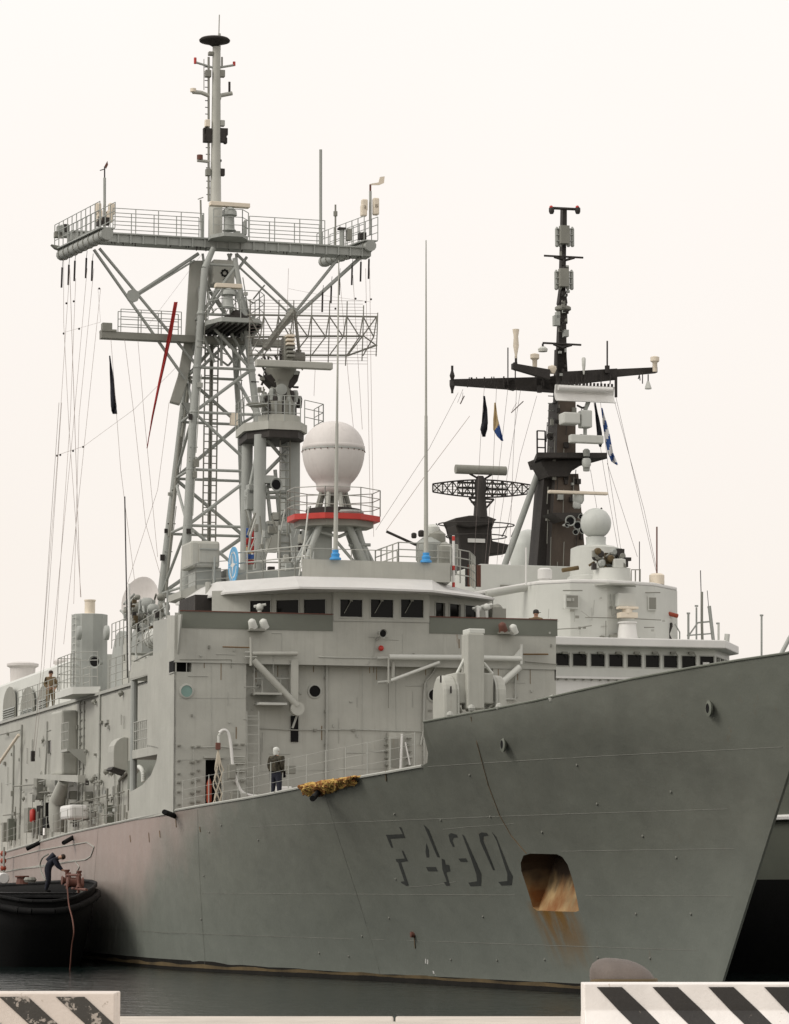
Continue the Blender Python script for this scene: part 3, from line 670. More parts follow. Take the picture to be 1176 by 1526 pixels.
# hose davit loop with block and hanging ropes
pts = [(327, 1192), (331, 1150), (331, 1110), (326, 1100), (327, 1092), (333, 1088), (340, 1092), (344, 1110), (347, 1140), (353, 1165), (363, 1182), (385, 1187)]
hz = [A(x, y, x=.55) for x, y in pts[4:]]
tag(build('white_hose', MB().path(soft(hz), .055, 8), 'white', smooth=True), 'thick white hose looping down from a davit head beside the open doorway', 'hose'); bpy.data.objects['white_hose'].matrix_world = Matrix.Translation(fr.location) @ Matrix.Rotation(-TH, 4, 'Z')
bar('davit', [(326, 1108), (326, 1096), (332, 1090)], .05, x=.5, mat='pale', parent=dh)
build('pulley_block', MB().cbox(A(325, 1112, x=.5), (.12, .16, .24)), 'brown', dh, bevel=.02)
def top_(o, **k):
    o.matrix_world = Matrix.Translation((F1.o[0], F1.o[1], 0)) @ Matrix.Rotation(-TH, 4, 'Z') @ o.matrix_local if False else Matrix.Translation((F1.o[0], F1.o[1], 0)) @ Matrix.Rotation(-TH, 4, 'Z')
    return tag(o, **k)
mb = MB()
for i, x in enumerate((320, 322, 325, 328, 331)):
    amp = 2.5; pts = [A(x + (amp * math.sin(k * 1.3 + i * 2) if k > 4 else (325 - x) * (1 - k / 5)), 1116 + k * 6.2, x=.45) for k in range(14)]
    mb.path(pts, .022, 5)
top_(build('hanging_rope', mb, 'rope'), label='tangle of pale rope hanging from a wooden block across the open doorway', cat='rope')
mb = MB(); a, b = A(312, 1160, x=.2), A(312, 1198, x=.2); mb.lathe((a.x, a.y, b.z), [(.06, 0), (.09, .1), (.09, (a.z - b.z) * .8), (.03, a.z - b.z)], 12)
top_(build('red_bag', mb, 'orange', smooth=True), label='long narrow red bag hung in the dark open doorway', cat='bag')
# small deck fittings by the soldier and rail
for (x, y, wd, hh, mt) in ((433, 1147, .3, .3, 'shadegrey'), (422, 1182, .55, .45, 'white'), (362, 1188, .25, .3, 'trim'), (350, 1190, .3, .4, 'shadegrey'), (345, 1150, .25, .5, 'shadegrey')):
    c = A(x, y, x=.6); build('deck_locker', MB().cbox(c, (.3, wd, hh)), mt, dh, bevel=.03)
for y in (1128, 1138, 1150, 1160): 
    a, b = A(342, y, x=.1), A(365, y, x=.1); build('shelf_bar', MB().tube(a, b, .02), 'trim', dh)
# main deck lifelines along the starboard edge
mb = MB(); st = build('stanchion', MB().tube((0, 0, 0), (0, 0, 1.0), .017, n=6), 'trim', fr); first = True
xs = [-44 + i * 1.6 for i in range(42) if -44 + i * 1.6 < 22]
for x in xs:
    if -7.2 < x < .6: continue
    loc_ = (x, -hb(x, top(x)) + .06, top(x))
    if first: st.location = loc_; first = False
    else: again(st, loc_)
for seg_ in ([x for x in xs if x < -7.2], [x for x in xs if x > .6]):
    mb = MB()
    for h in (.35, .66, .97): mb.path([(x, -hb(x, top(x)) + .06, top(x) + h) for x in seg_], .006, 4)
    build('lifeline', mb, 'trim', fr)
# black fender rods poking outboard
for x0, y0, x1, y1 in ((40, 1265, 60, 1254), (95, 1256, 108, 1247), (245, 1210, 260, 1216), (466, 1190, 474, 1178)):
    a, b = A(x0, y0, y=-7.35 if x0 < 400 else -6.2), H(x1, y1, -.05, 5); build('fender_rod', MB().tube(a, b, .09, n=10), 'black', fr)

# ---------------------------------------------------------------- left side wall fittings
def W(x, y, o=0.05): return A(x, y, y=YW - o)
for x, y0, y1, r in ((149, 1027, 1235, .05), (119, 1045, 1215, .04), (125, 1045, 1215, .04), (32, 1080, 1250, .05), (70, 1075, 1170, .035), (20, 1110, 1260, .05)):
    pipe([W(x, y0), W(x - 1, (y0+y1)/2), W(x - 4, y1)], r, 'trim', parent=sw)
for k in range(14):
    a, b = W(118 - k * .2, 1050 + k * 12), W(126 - k * .2, 1048 + k * 12); build('cable_clip', MB().tube(a, b, .02, n=5), 'shadegrey', sw)
# buttress casing
pts = [W(x, y, .0) for x, y in ((99, 1057), (105, 1056), (116, 1064), (116, 1155), (105, 1155), (99, 1155))]
build('casing', MB().prism([W(100, 1062, 0), W(116, 1058, 0), W(116, 1155, 0), W(100, 1157, 0)], (0, -.7, 0)), 'grey', sw, bevel=.1)
# long boat boom on the wall
build('fish_plate_boom', MB().prism([W(44, 1154, .9), W(116, 1155, .9), W(116, 1166, .9), W(44, 1159, .9)], (0, .3, 0)), 'grey', sw)
# rounded blister with dark foot
def blister(cx0, cy0, cx1, cy1, dep, parent, foot=True):
    a, b = A(cx0, cy1, y=YW - dep), A(cx1, cy0, y=YW - dep); r = (b.x - a.x); pr = [(a.x, a.z), (b.x, a.z), (b.x, b.z)]
    for k in range(1, 9):
        t = math.pi / 2 * k / 8; pr.append((b.x - r * math.sin(t), b.z - r + r * math.cos(t)))
    pr = [(x, YW - dep, z) for x, z in pr]
    o = build('exhaust_blister', MB().prism(pr, (0, dep, 0)), 'grey', parent, bevel=.04)
    if foot: build('blister_foot', MB().box((a.x - .05, YW - dep - .03, a.z - .12), (b.x + .05, YW, a.z)), 'shadegrey', o)
def blister2(px, X0, dep, foot=True):
    o = build('exhaust_blister', MB().prism([A(x, y, x=X0) for x, y in px], (-dep, 0, 0)), 'grey', sw, bevel=.03)
    if foot:
        p0, p1 = A(px[0][0] + 1, px[0][1], x=X0), A(px[-1][0], px[-1][1], x=X0); build('blister_foot', MB().prism([p0, p1, p1 - V((0, .08, .1)), p0 - V((0, -.0, .16))], (-dep, 0, 0)), 'soot', o)
X0_ = A(191, 1120, y=YW).x
blister2([(191, 1150), (191, 1099), (185, 1098), (179, 1100), (174, 1104), (170, 1111), (169, 1120), (169, 1143)], X0_, 1.1)
X1_ = A(99, 1150, y=YW).x
blister2([(99, 1157), (99, 1143), (94, 1141), (88, 1143), (83, 1148), (80, 1155)], X1_, .5, False)
# big elbow vent
vt_ = [W(97, 1163, .8), W(93, 1180, .9), W(86, 1192, .9)]
mb = MB(); mb.tube(W(95, 1165, .7), W(86, 1192, .8), .22, .32, 14); build('ventilator', mb, 'grey', sw, smooth=True)
mb = MB(); mb.lathe(W(84, 1240, .8), [(.25, 0), (.33, .5), (.34, 1.1), (.32, 1.5), (.38, 1.52), (.38, 1.58)], 16); build('ventilator_trunk', mb, 'grey', sw, smooth=True)
a, b = W(92, 1222, 1.1), W(107, 1199, 1.1); build('white_locker', MB().box((a.x, YW - 1.2, a.z), (b.x, YW - .4, b.z)), 'white', sw, bevel=.12)
for x, y, dx, dz, mt in ((58, 1175, .8, 1.0, 'shadegrey'), (72, 1215, .7, 1.1, 'black'), (44, 1222, 1.0, 1.1, 'shadegrey'), (163, 1213, .5, .7, 'dark'), (109, 1185, .35, .35, 'shadegrey'), (131, 1187, .35, .4, 'shadegrey'), (9, 1240, .5, .9, 'shadegrey'), (17, 1236, .4, 1.0, 'dark')):
    c = W(x, y, .2); build('equipment_box', MB().cbox(c, (dx, .35, dz)), mt, sw, bevel=.03)
c = W(49, 1215, .5); build('fire_hose_can', MB().lathe(c, [(.1, -.3), (.14, -.25), (.14, .2), (.05, .28)], 10), 'red', sw, smooth=True)
for x, y0, y1 in ((160, 1175, 1232), (96, 1190, 1240), (100, 1190, 1242), (57, 1210, 1250), (88, 1195, 1240)): pipe([W(x, y0, .5), W(x - 2, y1, .5)], .05, 'shadegrey', parent=sw)
pipe([W(190, 1150, .1), W(178, 1163, .1), W(176, 1228, .1)], .06, 'shadegrey', parent=sw)
for x, y in ((158, 1150), (166, 1152), (137, 1163), (142, 1158), (150, 1165), (175, 1150), (140, 1046), (180, 1033), (128, 1120), (82, 1100), (64, 1103), (153, 1200), (167, 1190), (120, 1200), (60, 1190), (75, 1192), (70, 1183), (35, 1190), (62, 1182)):
    c = W(x, y, .12); build('valve_fitting', MB().ball(c, random.uniform(.07, .13), 8).tube(c, c + V((random.uniform(-.3, .3), 0, -.12)), .03), 'shadegrey', sw)
for pts in ([(45, 1182), (75, 1180), (100, 1183)], [(105, 1198), (150, 1188), (185, 1180)], [(105, 1207), (150, 1197)], [(20, 1172), (62, 1168)], [(105, 1216), (145, 1208)], [(70, 1090), (100, 1081)], [(0, 1095), (30, 1088)], [(5, 1215), (30, 1212)], [(105, 1226), (145, 1218)]):
    pipe([W(x, y, .25) for x, y in pts], .03, 'shadegrey', parent=sw)
# hooked side platform
a, b = W(90, 1118, .8), W(100, 1118, .8); build('side_platform', MB().box((a.x, YW - .8, a.z - .1), (b.x, YW, a.z)), 'trim', sw)
rail('guard_rail', [(a.x, YW - .75, a.z), (b.x, YW - .75, a.z)], 1.1, sw, step=.3)
build('bracket', MB().prism([(b.x, YW - .7, a.z - .1), (b.x, YW, a.z - .1), (b.x, YW, a.z - .7)], (-.06, 0, 0)), 'trim', sw)
# upper deck rails
def U(x, y, z=None): return A(x, y, y=YW + .1)
xr = [w1.x - 1.2 - i * 2.2 for i in range(13)]
rail('guard_rail', [(U(88, 1050).x, YW + .1, ZS), (U(26, 1075).x, YW + .1, ZS)], 1.25, dh, step=1.4, mids=3)
rail('guard_rail', [(U(192, 1018).x, YW + .1, ZS), (U(163, 1030).x, YW + .1, ZS)], 1.25, dh, step=1.3, mids=3)
rail('guard_rail', [(U(192, 1018).x, YW + .1, ZS), (U(192, 1018).x, -2, ZS)], 1.25, dh, step=1.3, mids=3)
rail('guard_rail', [(U(124, 1040).x, YW + .1, ZS), (U(134, 1038).x, YW + .1, ZS)], 1.25, dh, step=1.0, mids=3)
a, b = A(84, 1054, y=YW - .9), A(108, 1046, y=YW - .9); build('sponson', MB().prism([(a.x, YW - .9, ZS), (b.x, YW - .9, ZS), (b.x + .8, YW + .1, ZS), (a.x, YW + .1, ZS)], (0, 0, .28)), 'pale', dh)
rail('guard_rail', [(a.x, YW - .85, ZS + .35), (b.x, YW - .85, ZS + .35), (b.x + .7, YW, ZS + .35)], 1.35, dh, step=.8, mids=3)
rail('guard_rail', [(a.x, YW - .85, ZS + .35), (a.x, YW + .1, ZS + .35)], 1.35, dh, step=.8, mids=3)
# roof (white canister) and small deck behind the wing
mb = MB(); c = A(233, 950, y=-6.2); mb.lathe((0, 0, 0), [(.05, -.95), (.3, -.9), (.36, -.7), (.36, .7), (.3, .9), (.05, .95)], 18, 'x')
o = build('life_raft_canister', mb, 'pale', dh, smooth=True); o.location = c
for k in (-.5, 0, .5): build('strap', MB().lathe((0, 0, 0), [(.37, k - .03), (.375, k + .03)], 18, 'x'), 'shadegrey', o)
rail('guard_rail', [A(195, 980, y=-6.7), A(248, 950, y=-6.7)], 1.1, dh, step=1.0, mids=2)
a, b = A(196, 985, y=-6.7), A(205, 975, y=-6.7)
mb = MB(); p, q = S(193, 1003), S(250, 975); mb.prism([(p.x, -6.8, p.z), (q.x + .3, -6.8, p.z), (q.x + .3, -6.8, p.z + .45), (p.x, -6.8, p.z + .3)], (0, 1.8, 0)); build('wing_floor', mb, 'grey', dh)
build('cross_bar', MB().tube(A(200, 985, y=-6.2), A(248, 962, y=-6.2), .04), 'trim', dh)

# ---------------------------------------------------------------- stack, funnel house
ysx = -2.6
c = A(133, 1000, y=ysx); r_ = .82; zt = A(133, 917, y=ysx).z
st_ = build('exhaust_tower', MB().lathe((c.x, c.y, ZS), [(r_, 0), (r_, zt - ZS), (r_ * .96, zt - ZS + .02)], 10), 'shadegrey', fr)
st_.data.materials[0] = M['mast']
build('tower_cap', MB().lathe((c.x, c.y, zt), [(.3, 0), (.33, .04), (.24, .08), (.24, .62), (.27, .64), (.27, .7), (.2, .7)], 14), 'cream', st_, smooth=True)
lx = A(139, 980, y=ysx - .8)
ladder('ladder', (c.x + .35, c.y - .8, ZS + .3), (c.x + .35, c.y - .8, zt), .4, (1, .3, 0), st_, 'pale')
for x in (118, 159): build('round_hatch', MB().lathe(A(x, 943, y=ysx - .76), [(.32, .08), (.32, -.06), (.28, -.1)], 16, 'y'), 'mast', st_, smooth=True)
horn(A(141, 986, y=ysx - 1.5), .27, .9, st_, 'mast', dirv=(.9, -.5, 0), name='exhaust_horn')
# tall rounded board behind rail
a, b = A(165, 1020, y=-2.6), A(191, 935, y=-2.6); r_ = (b.x - a.x) / 2; mx_ = (a.x + b.x) / 2
pr = [(a.x, -2.6, ZS), (b.x, -2.6, ZS)] + [(mx_ + r_ * math.cos(math.pi * k / 10), -2.6, b.z - r_ + r_ * math.sin(math.pi * k / 10)) for k in range(11)]
build('rounded_screen', MB().prism(pr, (0, .25, 0)), 'mast', fr)
# funnel house with rounded-top louvre openings
fh = empty('funnel', (0, 0, 0)); fh.parent = fr
yf = -3.2; a, b = A(-70, 1060, y=yf), A(104, 1030, y=yf); zt = A(40, 998, y=yf).z
mb = MB(); mb.prism([(a.x - 10, yf, ZS), (a.x - 10, yf + .25, zt - .3), (a.x - 10, yf + .8, zt), (a.x - 10, 3.2, zt), (a.x - 10, 3.2, ZS)], (b.x - a.x + 10, 0, 0)); build('funnel_casing', mb, 'pale', fh)
for x0, x1 in ((5, 24), (31, 52), (58, 70)):
    p, q = A(x0, 1075, y=yf - .01), A(x1, 1020, y=yf - .01); r_ = (q.x - p.x) / 2; mx_ = (p.x + q.x) / 2
    pr = [(p.x, yf - .0, ZS + .1), (q.x, yf - .0, ZS + .1)] + [(mx_ + r_ * math.cos(math.pi * k / 8), yf - .0, q.z - r_ * .5 + .5 * r_ * math.sin(math.pi * k / 8)) for k in range(9)]
    o = build('intake_louvre', MB().prism(pr, (0, -.04, 0)), 'shadegrey', fh)
    n_ = 9
    for k in range(n_): z = ZS + .25 + (q.z - r_ * .5 - ZS - .3) * k / n_; build('slat', MB().prism([(p.x + .08, yf - .04, z), (q.x - .08, yf - .04, z), (q.x - .08, yf - .1, z - .05), (p.x + .08, yf - .1, z - .05)], (0, 0, .02)), 'mast', o)
for x0, x1, y in ((8, 62, 982), (80, 104, 984)):
    p, q = A(x0, y, y=-1.2), A(x1, y, y=-1.2); r_ = .86 if x0 == 8 else .4; mx_ = (p.x + q.x) / 2
    build('uptake', MB().lathe((mx_, -1.2, zt - .1), [(r_ * .75, 0), (r_ * .8, q.z - zt), (r_, q.z - zt + .1), (r_, q.z - zt + .22), (r_ * .7, q.z - zt + .3)], 20), 'radome', fh, smooth=True)
# lift-boom poking in from the left edge
build('wooden_boom', MB().tube(W(-10, 1150, 1.0), W(28, 1095, .3), .07), 'cream', dh)
# tilted dish director behind the wing (rear view of a round grey dish)
dd = empty('missile_director', (0, 0, 0)); dd.parent = fr
c = A(212, 897, y=-3.8)
o = build('dish', MB().lathe((0, 0, 0), [(.05, .25), (.5, .2), (.85, .05), (1.0, -.1), (1.02, -.14), (.9, -.1), (.5, .1), (.02, .14)], 28, 'x'), 'radome', dd, smooth=True)
o.location = c; o.rotation_euler = (0, .15, math.radians(125))
for k, (x, y, r_) in enumerate(((219, 902, .42), (205, 905, .3), (196, 908, .28), (190, 912, .22), (228, 908, .3), (245, 905, .28), (234, 915, .25), (212, 920, .3), (198, 897, .2), (240, 890, .2), (248, 915, .18), (205, 890, .15))):
    p = A(x, y, y=-4.4 + .1 * (k % 3)); mb = MB(); r_ *= .72; mb.lathe(p, [(r_ * .6, -r_), (r_, -r_ * .5), (r_, r_ * .5), (r_ * .55, r_)], 14, 'y'); build('director_housing', mb, 'shadegrey' if k % 2 else 'mast', dd, smooth=True)
for k, (x0, y0, x1, y1) in enumerate(((186, 905, 186, 925), (180, 910, 196, 922), (250, 880, 250, 930), (225, 930, 245, 938), (205, 925, 205, 948), (228, 925, 228, 950), (210, 938, 238, 934), (185, 900, 200, 886), (244, 900, 250, 920))):
    build('director_frame', MB().tube(A(x0, y0, y=-4.5), A(x1, y1, y=-4.5), .05), 'mast', dd)
random.seed(5)
for k in range(44):
    t = random.uniform(0, 6.28); q_ = random.uniform(.1, 1); p = A(214 + 34 * q_ * math.cos(t), 914 + 26 * q_ * math.sin(t), y=-4.6 + random.uniform(-.3, .4))
    if k % 2: build('director_fitting', MB().cbox(p, (random.uniform(.1, .35), .15, random.uniform(.08, .3))), random.choice(['shadegrey', 'soot', 'mast', 'weed']), dd)
    else: build('director_frame', MB().tube(p, p + V((random.uniform(-.7, .7), 0, random.uniform(-.4, .4))), random.uniform(.02, .05), n=5), random.choice(['shadegrey', 'soot', 'mast']), dd)
build('pedestal', MB().lathe(A(218, 975, y=-3.9), [(.8, 0), (.7, .5), (.5, 1.0), (.5, 1.6)], 14), 'mast', dd)
p = A(218, 945, y=-3.9); rail('guard_rail', [(p.x - 1.5, -5, p.z - .5), (p.x + 2.5, -5, p.z - .5)], 1.0, dd, step=.8, mids=2)
# whip at left of the wing
pipe([A(190, 1010, y=-6.6), A(189, 900, y=-6.6), A(186, 740, y=-6.6)], .025, 'soot', parent=fr, name='whip_antenna')
pipe([A(194, 1000, y=-6.7), A(192, 870, y=-6.7)], .05, 'white', parent=fr, name='white_staff')

# ---------------------------------------------------------------- small plate fittings, conduits and welds on the deckhouse
random.seed(21)
def seamline(p, q, parent, r=.012): build('weld_seam', MB().tube(p, q, r, n=4), 'trim', parent)
for y in (1040, 1092 + 40): seamline(A(268, y, x=.002), A(366, y, x=.002), fp)
for x in (315,): seamline(A(x, 990, x=.002), A(x, 1110, x=.002), fp)
for x in (540, 590): seamline(A(x, 986, x=RX + .002), A(x, 1140, x=RX + .002), dh)
for x in (420, 600, 690): seamline(A(x, 945, x=.024), A(x, 978, x=.024), dh)
seamline(A(372, 1150, x=RX + .002), A(625, 1150 - 6, x=RX + .002), dh)
seamline(A(497, 925, x=.05), A(640, 927, x=.05), dh, .015)
for k in range(70):
    x = random.uniform(272, 825); y = random.uniform(942, 1130)
    X_ = .03 if y < 978 else (.01 if x < 367 or x > 735 else RX + .01)
    p = A(x, y, x=X_)
    t = random.random()
    if t < .45: build('plate_fitting', MB().cbox(p, (.06, random.uniform(.04, .12), random.uniform(.04, .12))), random.choice(['trim', 'shadegrey', 'trim']), dh)
    elif t < .7: build('conduit', MB().tube(p, p + V((0, random.uniform(.3, .9), 0)), .012, n=5), 'trim', dh)
    elif t < .9: build('conduit', MB().tube(p, p + V((0, 0, -random.uniform(.3, 1.0))), .012, n=5), 'trim', dh)
    else: build('drip_stain', MB().box((p.x, p.y - .015, p.z - random.uniform(.2, .5)), (p.x + .004, p.y + .015, p.z)), 'rustline', dh)
for k in range(46):      # bridge-front rust and grime runs from the wing deck seam
    x = random.uniform(272, 825); p = A(x, 982, x=.0); X_ = .003 if x < 367 or x > 735 else RX + .003
    h_ = random.uniform(.15, .6); p.z = Z1 - .04
    build('drip_stain', MB().box((X_, p.y - .012, p.z - h_), (X_ + .003, p.y + .012, p.z)), 'trim' if k % 3 else 'rustline', dh)
for x0, x1 in ((507, 540), (552.5, 586), (597.5, 631)):      # wipers over the bridge panes
    a, b = A((x0 + x1) / 2, 895, x=PF + .03), A(x0 + 6, 914, x=PF + .0); build('wiper', MB().tube(a, b, .012, n=5).cbox(a, (.06, .1, .06)), 'shadegrey', dh)
for k in range(60):      # clutter of the side passage
    x = random.uniform(2, 192); y = random.uniform(1165, 1240 - (x - 2) * .12)
    p = W(x, y, random.uniform(.05, .6)); t = random.random()
    if t < .4: build('valve_fitting', MB().cbox(p, (random.uniform(.1, .4), .12, random.uniform(.1, .35))), random.choice(['shadegrey', 'trim', 'mast', 'soot']), sw)
    elif t < .7: build('pipe', MB().tube(p, p + V((random.uniform(-.1, .1), 0, -random.uniform(.4, 1.1))), random.uniform(.02, .05), n=6), random.choice(['shadegrey', 'trim']), sw)
    else: build('pipe', MB().tube(p, p + V((random.uniform(.5, 2.2), 0, 0)), random.uniform(.015, .035), n=6), random.choice(['shadegrey', 'trim']), sw)
for k in range(40):
    x = random.uniform(2, 192); y = random.uniform(1055, 1165) + (60 - x * .3) * .4
    p = W(x, y, .05); h_ = random.uniform(.2, 1.3)
    if k % 2: build('pipe', MB().tube(p, p - V((0, 0, h_)), .02, n=5), 'trim', sw)
    else: build('plate_fitting', MB().cbox(p, (random.uniform(.1, .4), .1, random.uniform(.08, .2))), random.choice(['trim', 'shadegrey']), sw)
for k in range(26):
    x = random.uniform(180, 250); y = random.uniform(935, 1000); p = A(x, y, y=-5.0 + random.uniform(-.6, .6)); 
    if p.z > ZS + .05: build('deck_fitting', MB().tube(p, p + V((random.uniform(-.3, .3), 0, random.uniform(-.3, .3))), .04, n=6), random.choice(['shadegrey', 'mast', 'trim']), dh)
# ---------------------------------------------------------------- frigate lattice mast
lm = empty('lattice_mast', (0, 0, 0)); lm.parent = fr
XM = -22.3
def T(name, pts, r, x=XM, mat='mast', parent=lm, n=8, **k): return pipe(pts, r, mat, x=x, parent=parent, name=name, n=n, **k)
legA = [A(240, 893, x=-24.2), A(268, 650, x=-23.9), A(297, 395, x=-23.4)]
legB = [A(274, 893, x=-20.6), A(287, 640, x=-20.9), A(305, 400, x=-21.3), A(318, 370, x=-21.5)]
legD = [A(366, 850, x=-24.2), A(358, 640, x=-23.9), A(340, 392, x=-23.4)]
legC = [A(389, 850, x=-20.6), A(383, 620, x=-20.9), A(366, 480, x=-21.1), A(350, 385, x=-21.4)]
legs = []
for L_, r in ((legA, .18), (legB, .2), (legD, .16), (legC, .18)):
    b0 = L_[0].copy(); b0.z = ZS; b0 += (L_[0] - L_[1]) * ((L_[0].z - ZS) / (L_[1].z - L_[0].z)) * V((1, 1, 0)) if True else 0
    pts = [V((b0.x, b0.y, ZS))] + L_; legs.append(pts); mbl = MB(); nP = len(pts)
    for j_ in range(nP - 1): mbl.tube(pts[j_], pts[j_ + 1], r * (1 - .42 * max(0, j_ - 1) / (nP - 2)), r * (1 - .42 * max(0, j_) / (nP - 2)), 14)
    build('mast_leg', mbl, 'mast', lm, smooth=True)
def onleg(P, z):
    for a, b in zip(P, P[1:]):
        if z <= b.z: return a.lerp(b, (z - a.z) / (b.z - a.z))
    return P[-1]
lv = [A(300, y, x=XM).z for y in (880, 790, 707, 622, 555, 475, 400)]
A_, B_, D_, C_ = legs
def brace(a, b, r=.08): return build('brace', MB().tube(a, b, r, n=8), 'mast', lm)
for k, z in enumerate(lv):
    for P, Q in ((A_, B_), (B_, C_), (C_, D_), (D_, A_)): brace(onleg(P, z), onleg(Q, z), .06)
for k, (z, z2) in enumerate(zip(lv, lv[1:])):
    zm = z + (z2 - z) * .5
    if k % 2: brace(onleg(B_, z), onleg(C_, z2), .07); brace(onleg(D_, z), onleg(A_, z2), .08); brace(onleg(B_, z), onleg(A_, z2), .065); brace(onleg(C_, z), onleg(D_, z2), .08)
    else: brace(onleg(C_, z), onleg(B_, z2), .07); brace(onleg(A_, z), onleg(D_, z2), .08); brace(onleg(A_, z), onleg(B_, z2), .065); brace(onleg(D_, z), onleg(C_, z2), .08)
    for P in (B_, C_): build('gusset', MB().ball(onleg(P, z), .2, 8), 'mast', lm)
for px in (306, 314):
    ladder('ladder', A(px + 1, 850, x=-22.6), A(px + 6, 500, x=-22.6), .33, (0, 1, 0), lm, 'shadegrey', r=.035)
T('cable_run', [(311, 850), (316, 500)], .05, x=-22.7, mat='shadegrey')
T('cable_run', [(252, 800), (283, 560)], .07, x=-23.6, mat='shadegrey'); T('cable_run', [(247, 890), (268, 650)], .06, x=-23.5, mat='shadegrey')
# cable trunk on the starboard leg
tp = [(283, 388), (303, 388), (289, 520), (279, 570), (268, 602), (253, 598), (265, 560), (276, 500)]
build('cable_trunk', MB().prism([A(x, y, x=-22.6) for x, y in tp], (-.55, .1, 0)), 'grey', lm, bevel=.03)
build('gusset', MB().prism([A(x, y, x=-22.8) for x, y in ((272, 600), (284, 600), (284, 622))], (-.2, 0, 0)), 'mast', lm)
# main yard
zy = A(320, 366, x=XM).z; yA, yB = A(96, 372, x=XM).y, A(556, 376, x=XM).y
ym = empty('yardarm', (0, 0, 0)); ym.parent = fr
o = build('yard_beam', MB().box((XM - .4, yA + .2, zy - .16), (XM + .4, yB - .2, zy + .16)), 'mast', ym)
build('yard_flange', MB().box((XM - .5, yA + .2, zy + .16), (XM + .5, yB - .2, zy + .22)), 'mast', ym)
for k in range(24): y = yA + .6 + (yB - yA - 1.2) * k / 23; build('stiffener', MB().box((XM + .4, y - .03, zy - .2), (XM + .47, y + .03, zy + .16)), 'mast', o)
def fore_aft(p0, p1, r, **k): return build('end_boom', MB().tube(p0, p1, r, n=12), 'mast', ym)
for (x0, y0), (x1, y1), yy in (((92, 380), (160, 348), yA), ((482, 390), (553, 366), yB - .3)):
    a, b = A(x0, y0, y=yy), A(x1, y1, y=yy)
    build('end_boom', MB().tube(a, b, .24, n=12), 'mast', ym, smooth=True)
    n_ = 9
    for k in range(n_): c = a.lerp(b, (k + .5) / n_); build('end_boom_rib', MB().lathe(c, [(.27, -.04), (.27, .04)], 12, 'x'), 'shadegrey', ym)
    mb = MB(); mb.prism([(a.x, yy - .3, a.z + .2), (b.x, yy - .3, b.z + .2), (b.x, yy + .3, b.z + .2), (a.x, yy + .3, a.z + .2)], (0, 0, .05)); build('end_platform', mb, 'mast', ym)
    rail('guard_rail', [(a.x, yy - .3, a.z + .25), (b.x, yy - .3, b.z + .25)], 1.0, ym, 'mast', step=1.0)
    rail('guard_rail', [(a.x, yy + .3, a.z + .25), (b.x, yy + .3, b.z + .25)], 1.0, ym, 'mast', step=1.0)
for px0, px1, dx in ((165, 300, .45), (368, 480, .45), (165, 300, -.45), (368, 480, -.45)):
    p, q = A(px0, 360, x=XM), A(px1, 365, x=XM); rail('guard_rail', [(XM + dx, p.y, zy + .2), (XM + dx, q.y, zy + .2)], 1.05, ym, 'mast', step=.95)
build('fitting_plate', MB().prism([A(x, y, x=XM - .3) for x, y in ((75, 366), (100, 371), (93, 377), (80, 371))], (.3, 0, 0)), 'shadegrey', ym)
c = A(96, 345, x=XM - 1); build('anemometer_box', MB().cbox(c, (.4, .4, .5)), 'mast', ym, bevel=.03)
# hanging dipoles under the yard ends
for i, (x, y) in enumerate(((94, 388), (104, 384), (113, 378), (130, 374), (139, 378), (482, 425), (495, 412), (507, 400), (526, 385), (539, 380), (551, 376))):
    p = A(x, y, x=XM - .5 + (i % 3) * .4); build('insulator_rod', MB().tube(p, p - V((0, .03, .3)), .012, n=5).tube(p - V((0, .03, .3)), p - V((0, .05, 1.15)), .04, n=8), 'soot', ym)
# outrigger struts of the yard
for pts, r in (([(140, 372), (276, 565)], .1), ([(148, 370), (292, 543)], .1), ([(296, 378), (200, 441)], .11), ([(290, 388), (196, 446)], .06),
               ([(548, 374), (444, 468), (418, 490)], .12), ([(505, 384), (428, 480), (368, 548)], .1), ([(352, 378), (440, 462)], .1), ([(350, 392), (430, 466)], .07),
               ([(305, 470), (368, 383)], .09), ([(318, 440), (345, 378)], .08), ([(340, 378), (372, 470)], .09), ([(380, 470), (300, 548)], .1), ([(302, 378), (312, 450)], .08),
               ([(312, 376), (302, 470)], .06), ([(352, 378), (358, 470)], .08), ([(296, 512), (340, 545)], .07), ([(340, 545), (380, 500)], .07)):
    T('strut', pts, r * .68)
for x, y in ((198, 441), (436, 467)): p = A(x, y, x=XM); build('gusset', MB().lathe(p, [(.28, -.08), (.28, .08)], 8, 'x'), 'mast', lm)
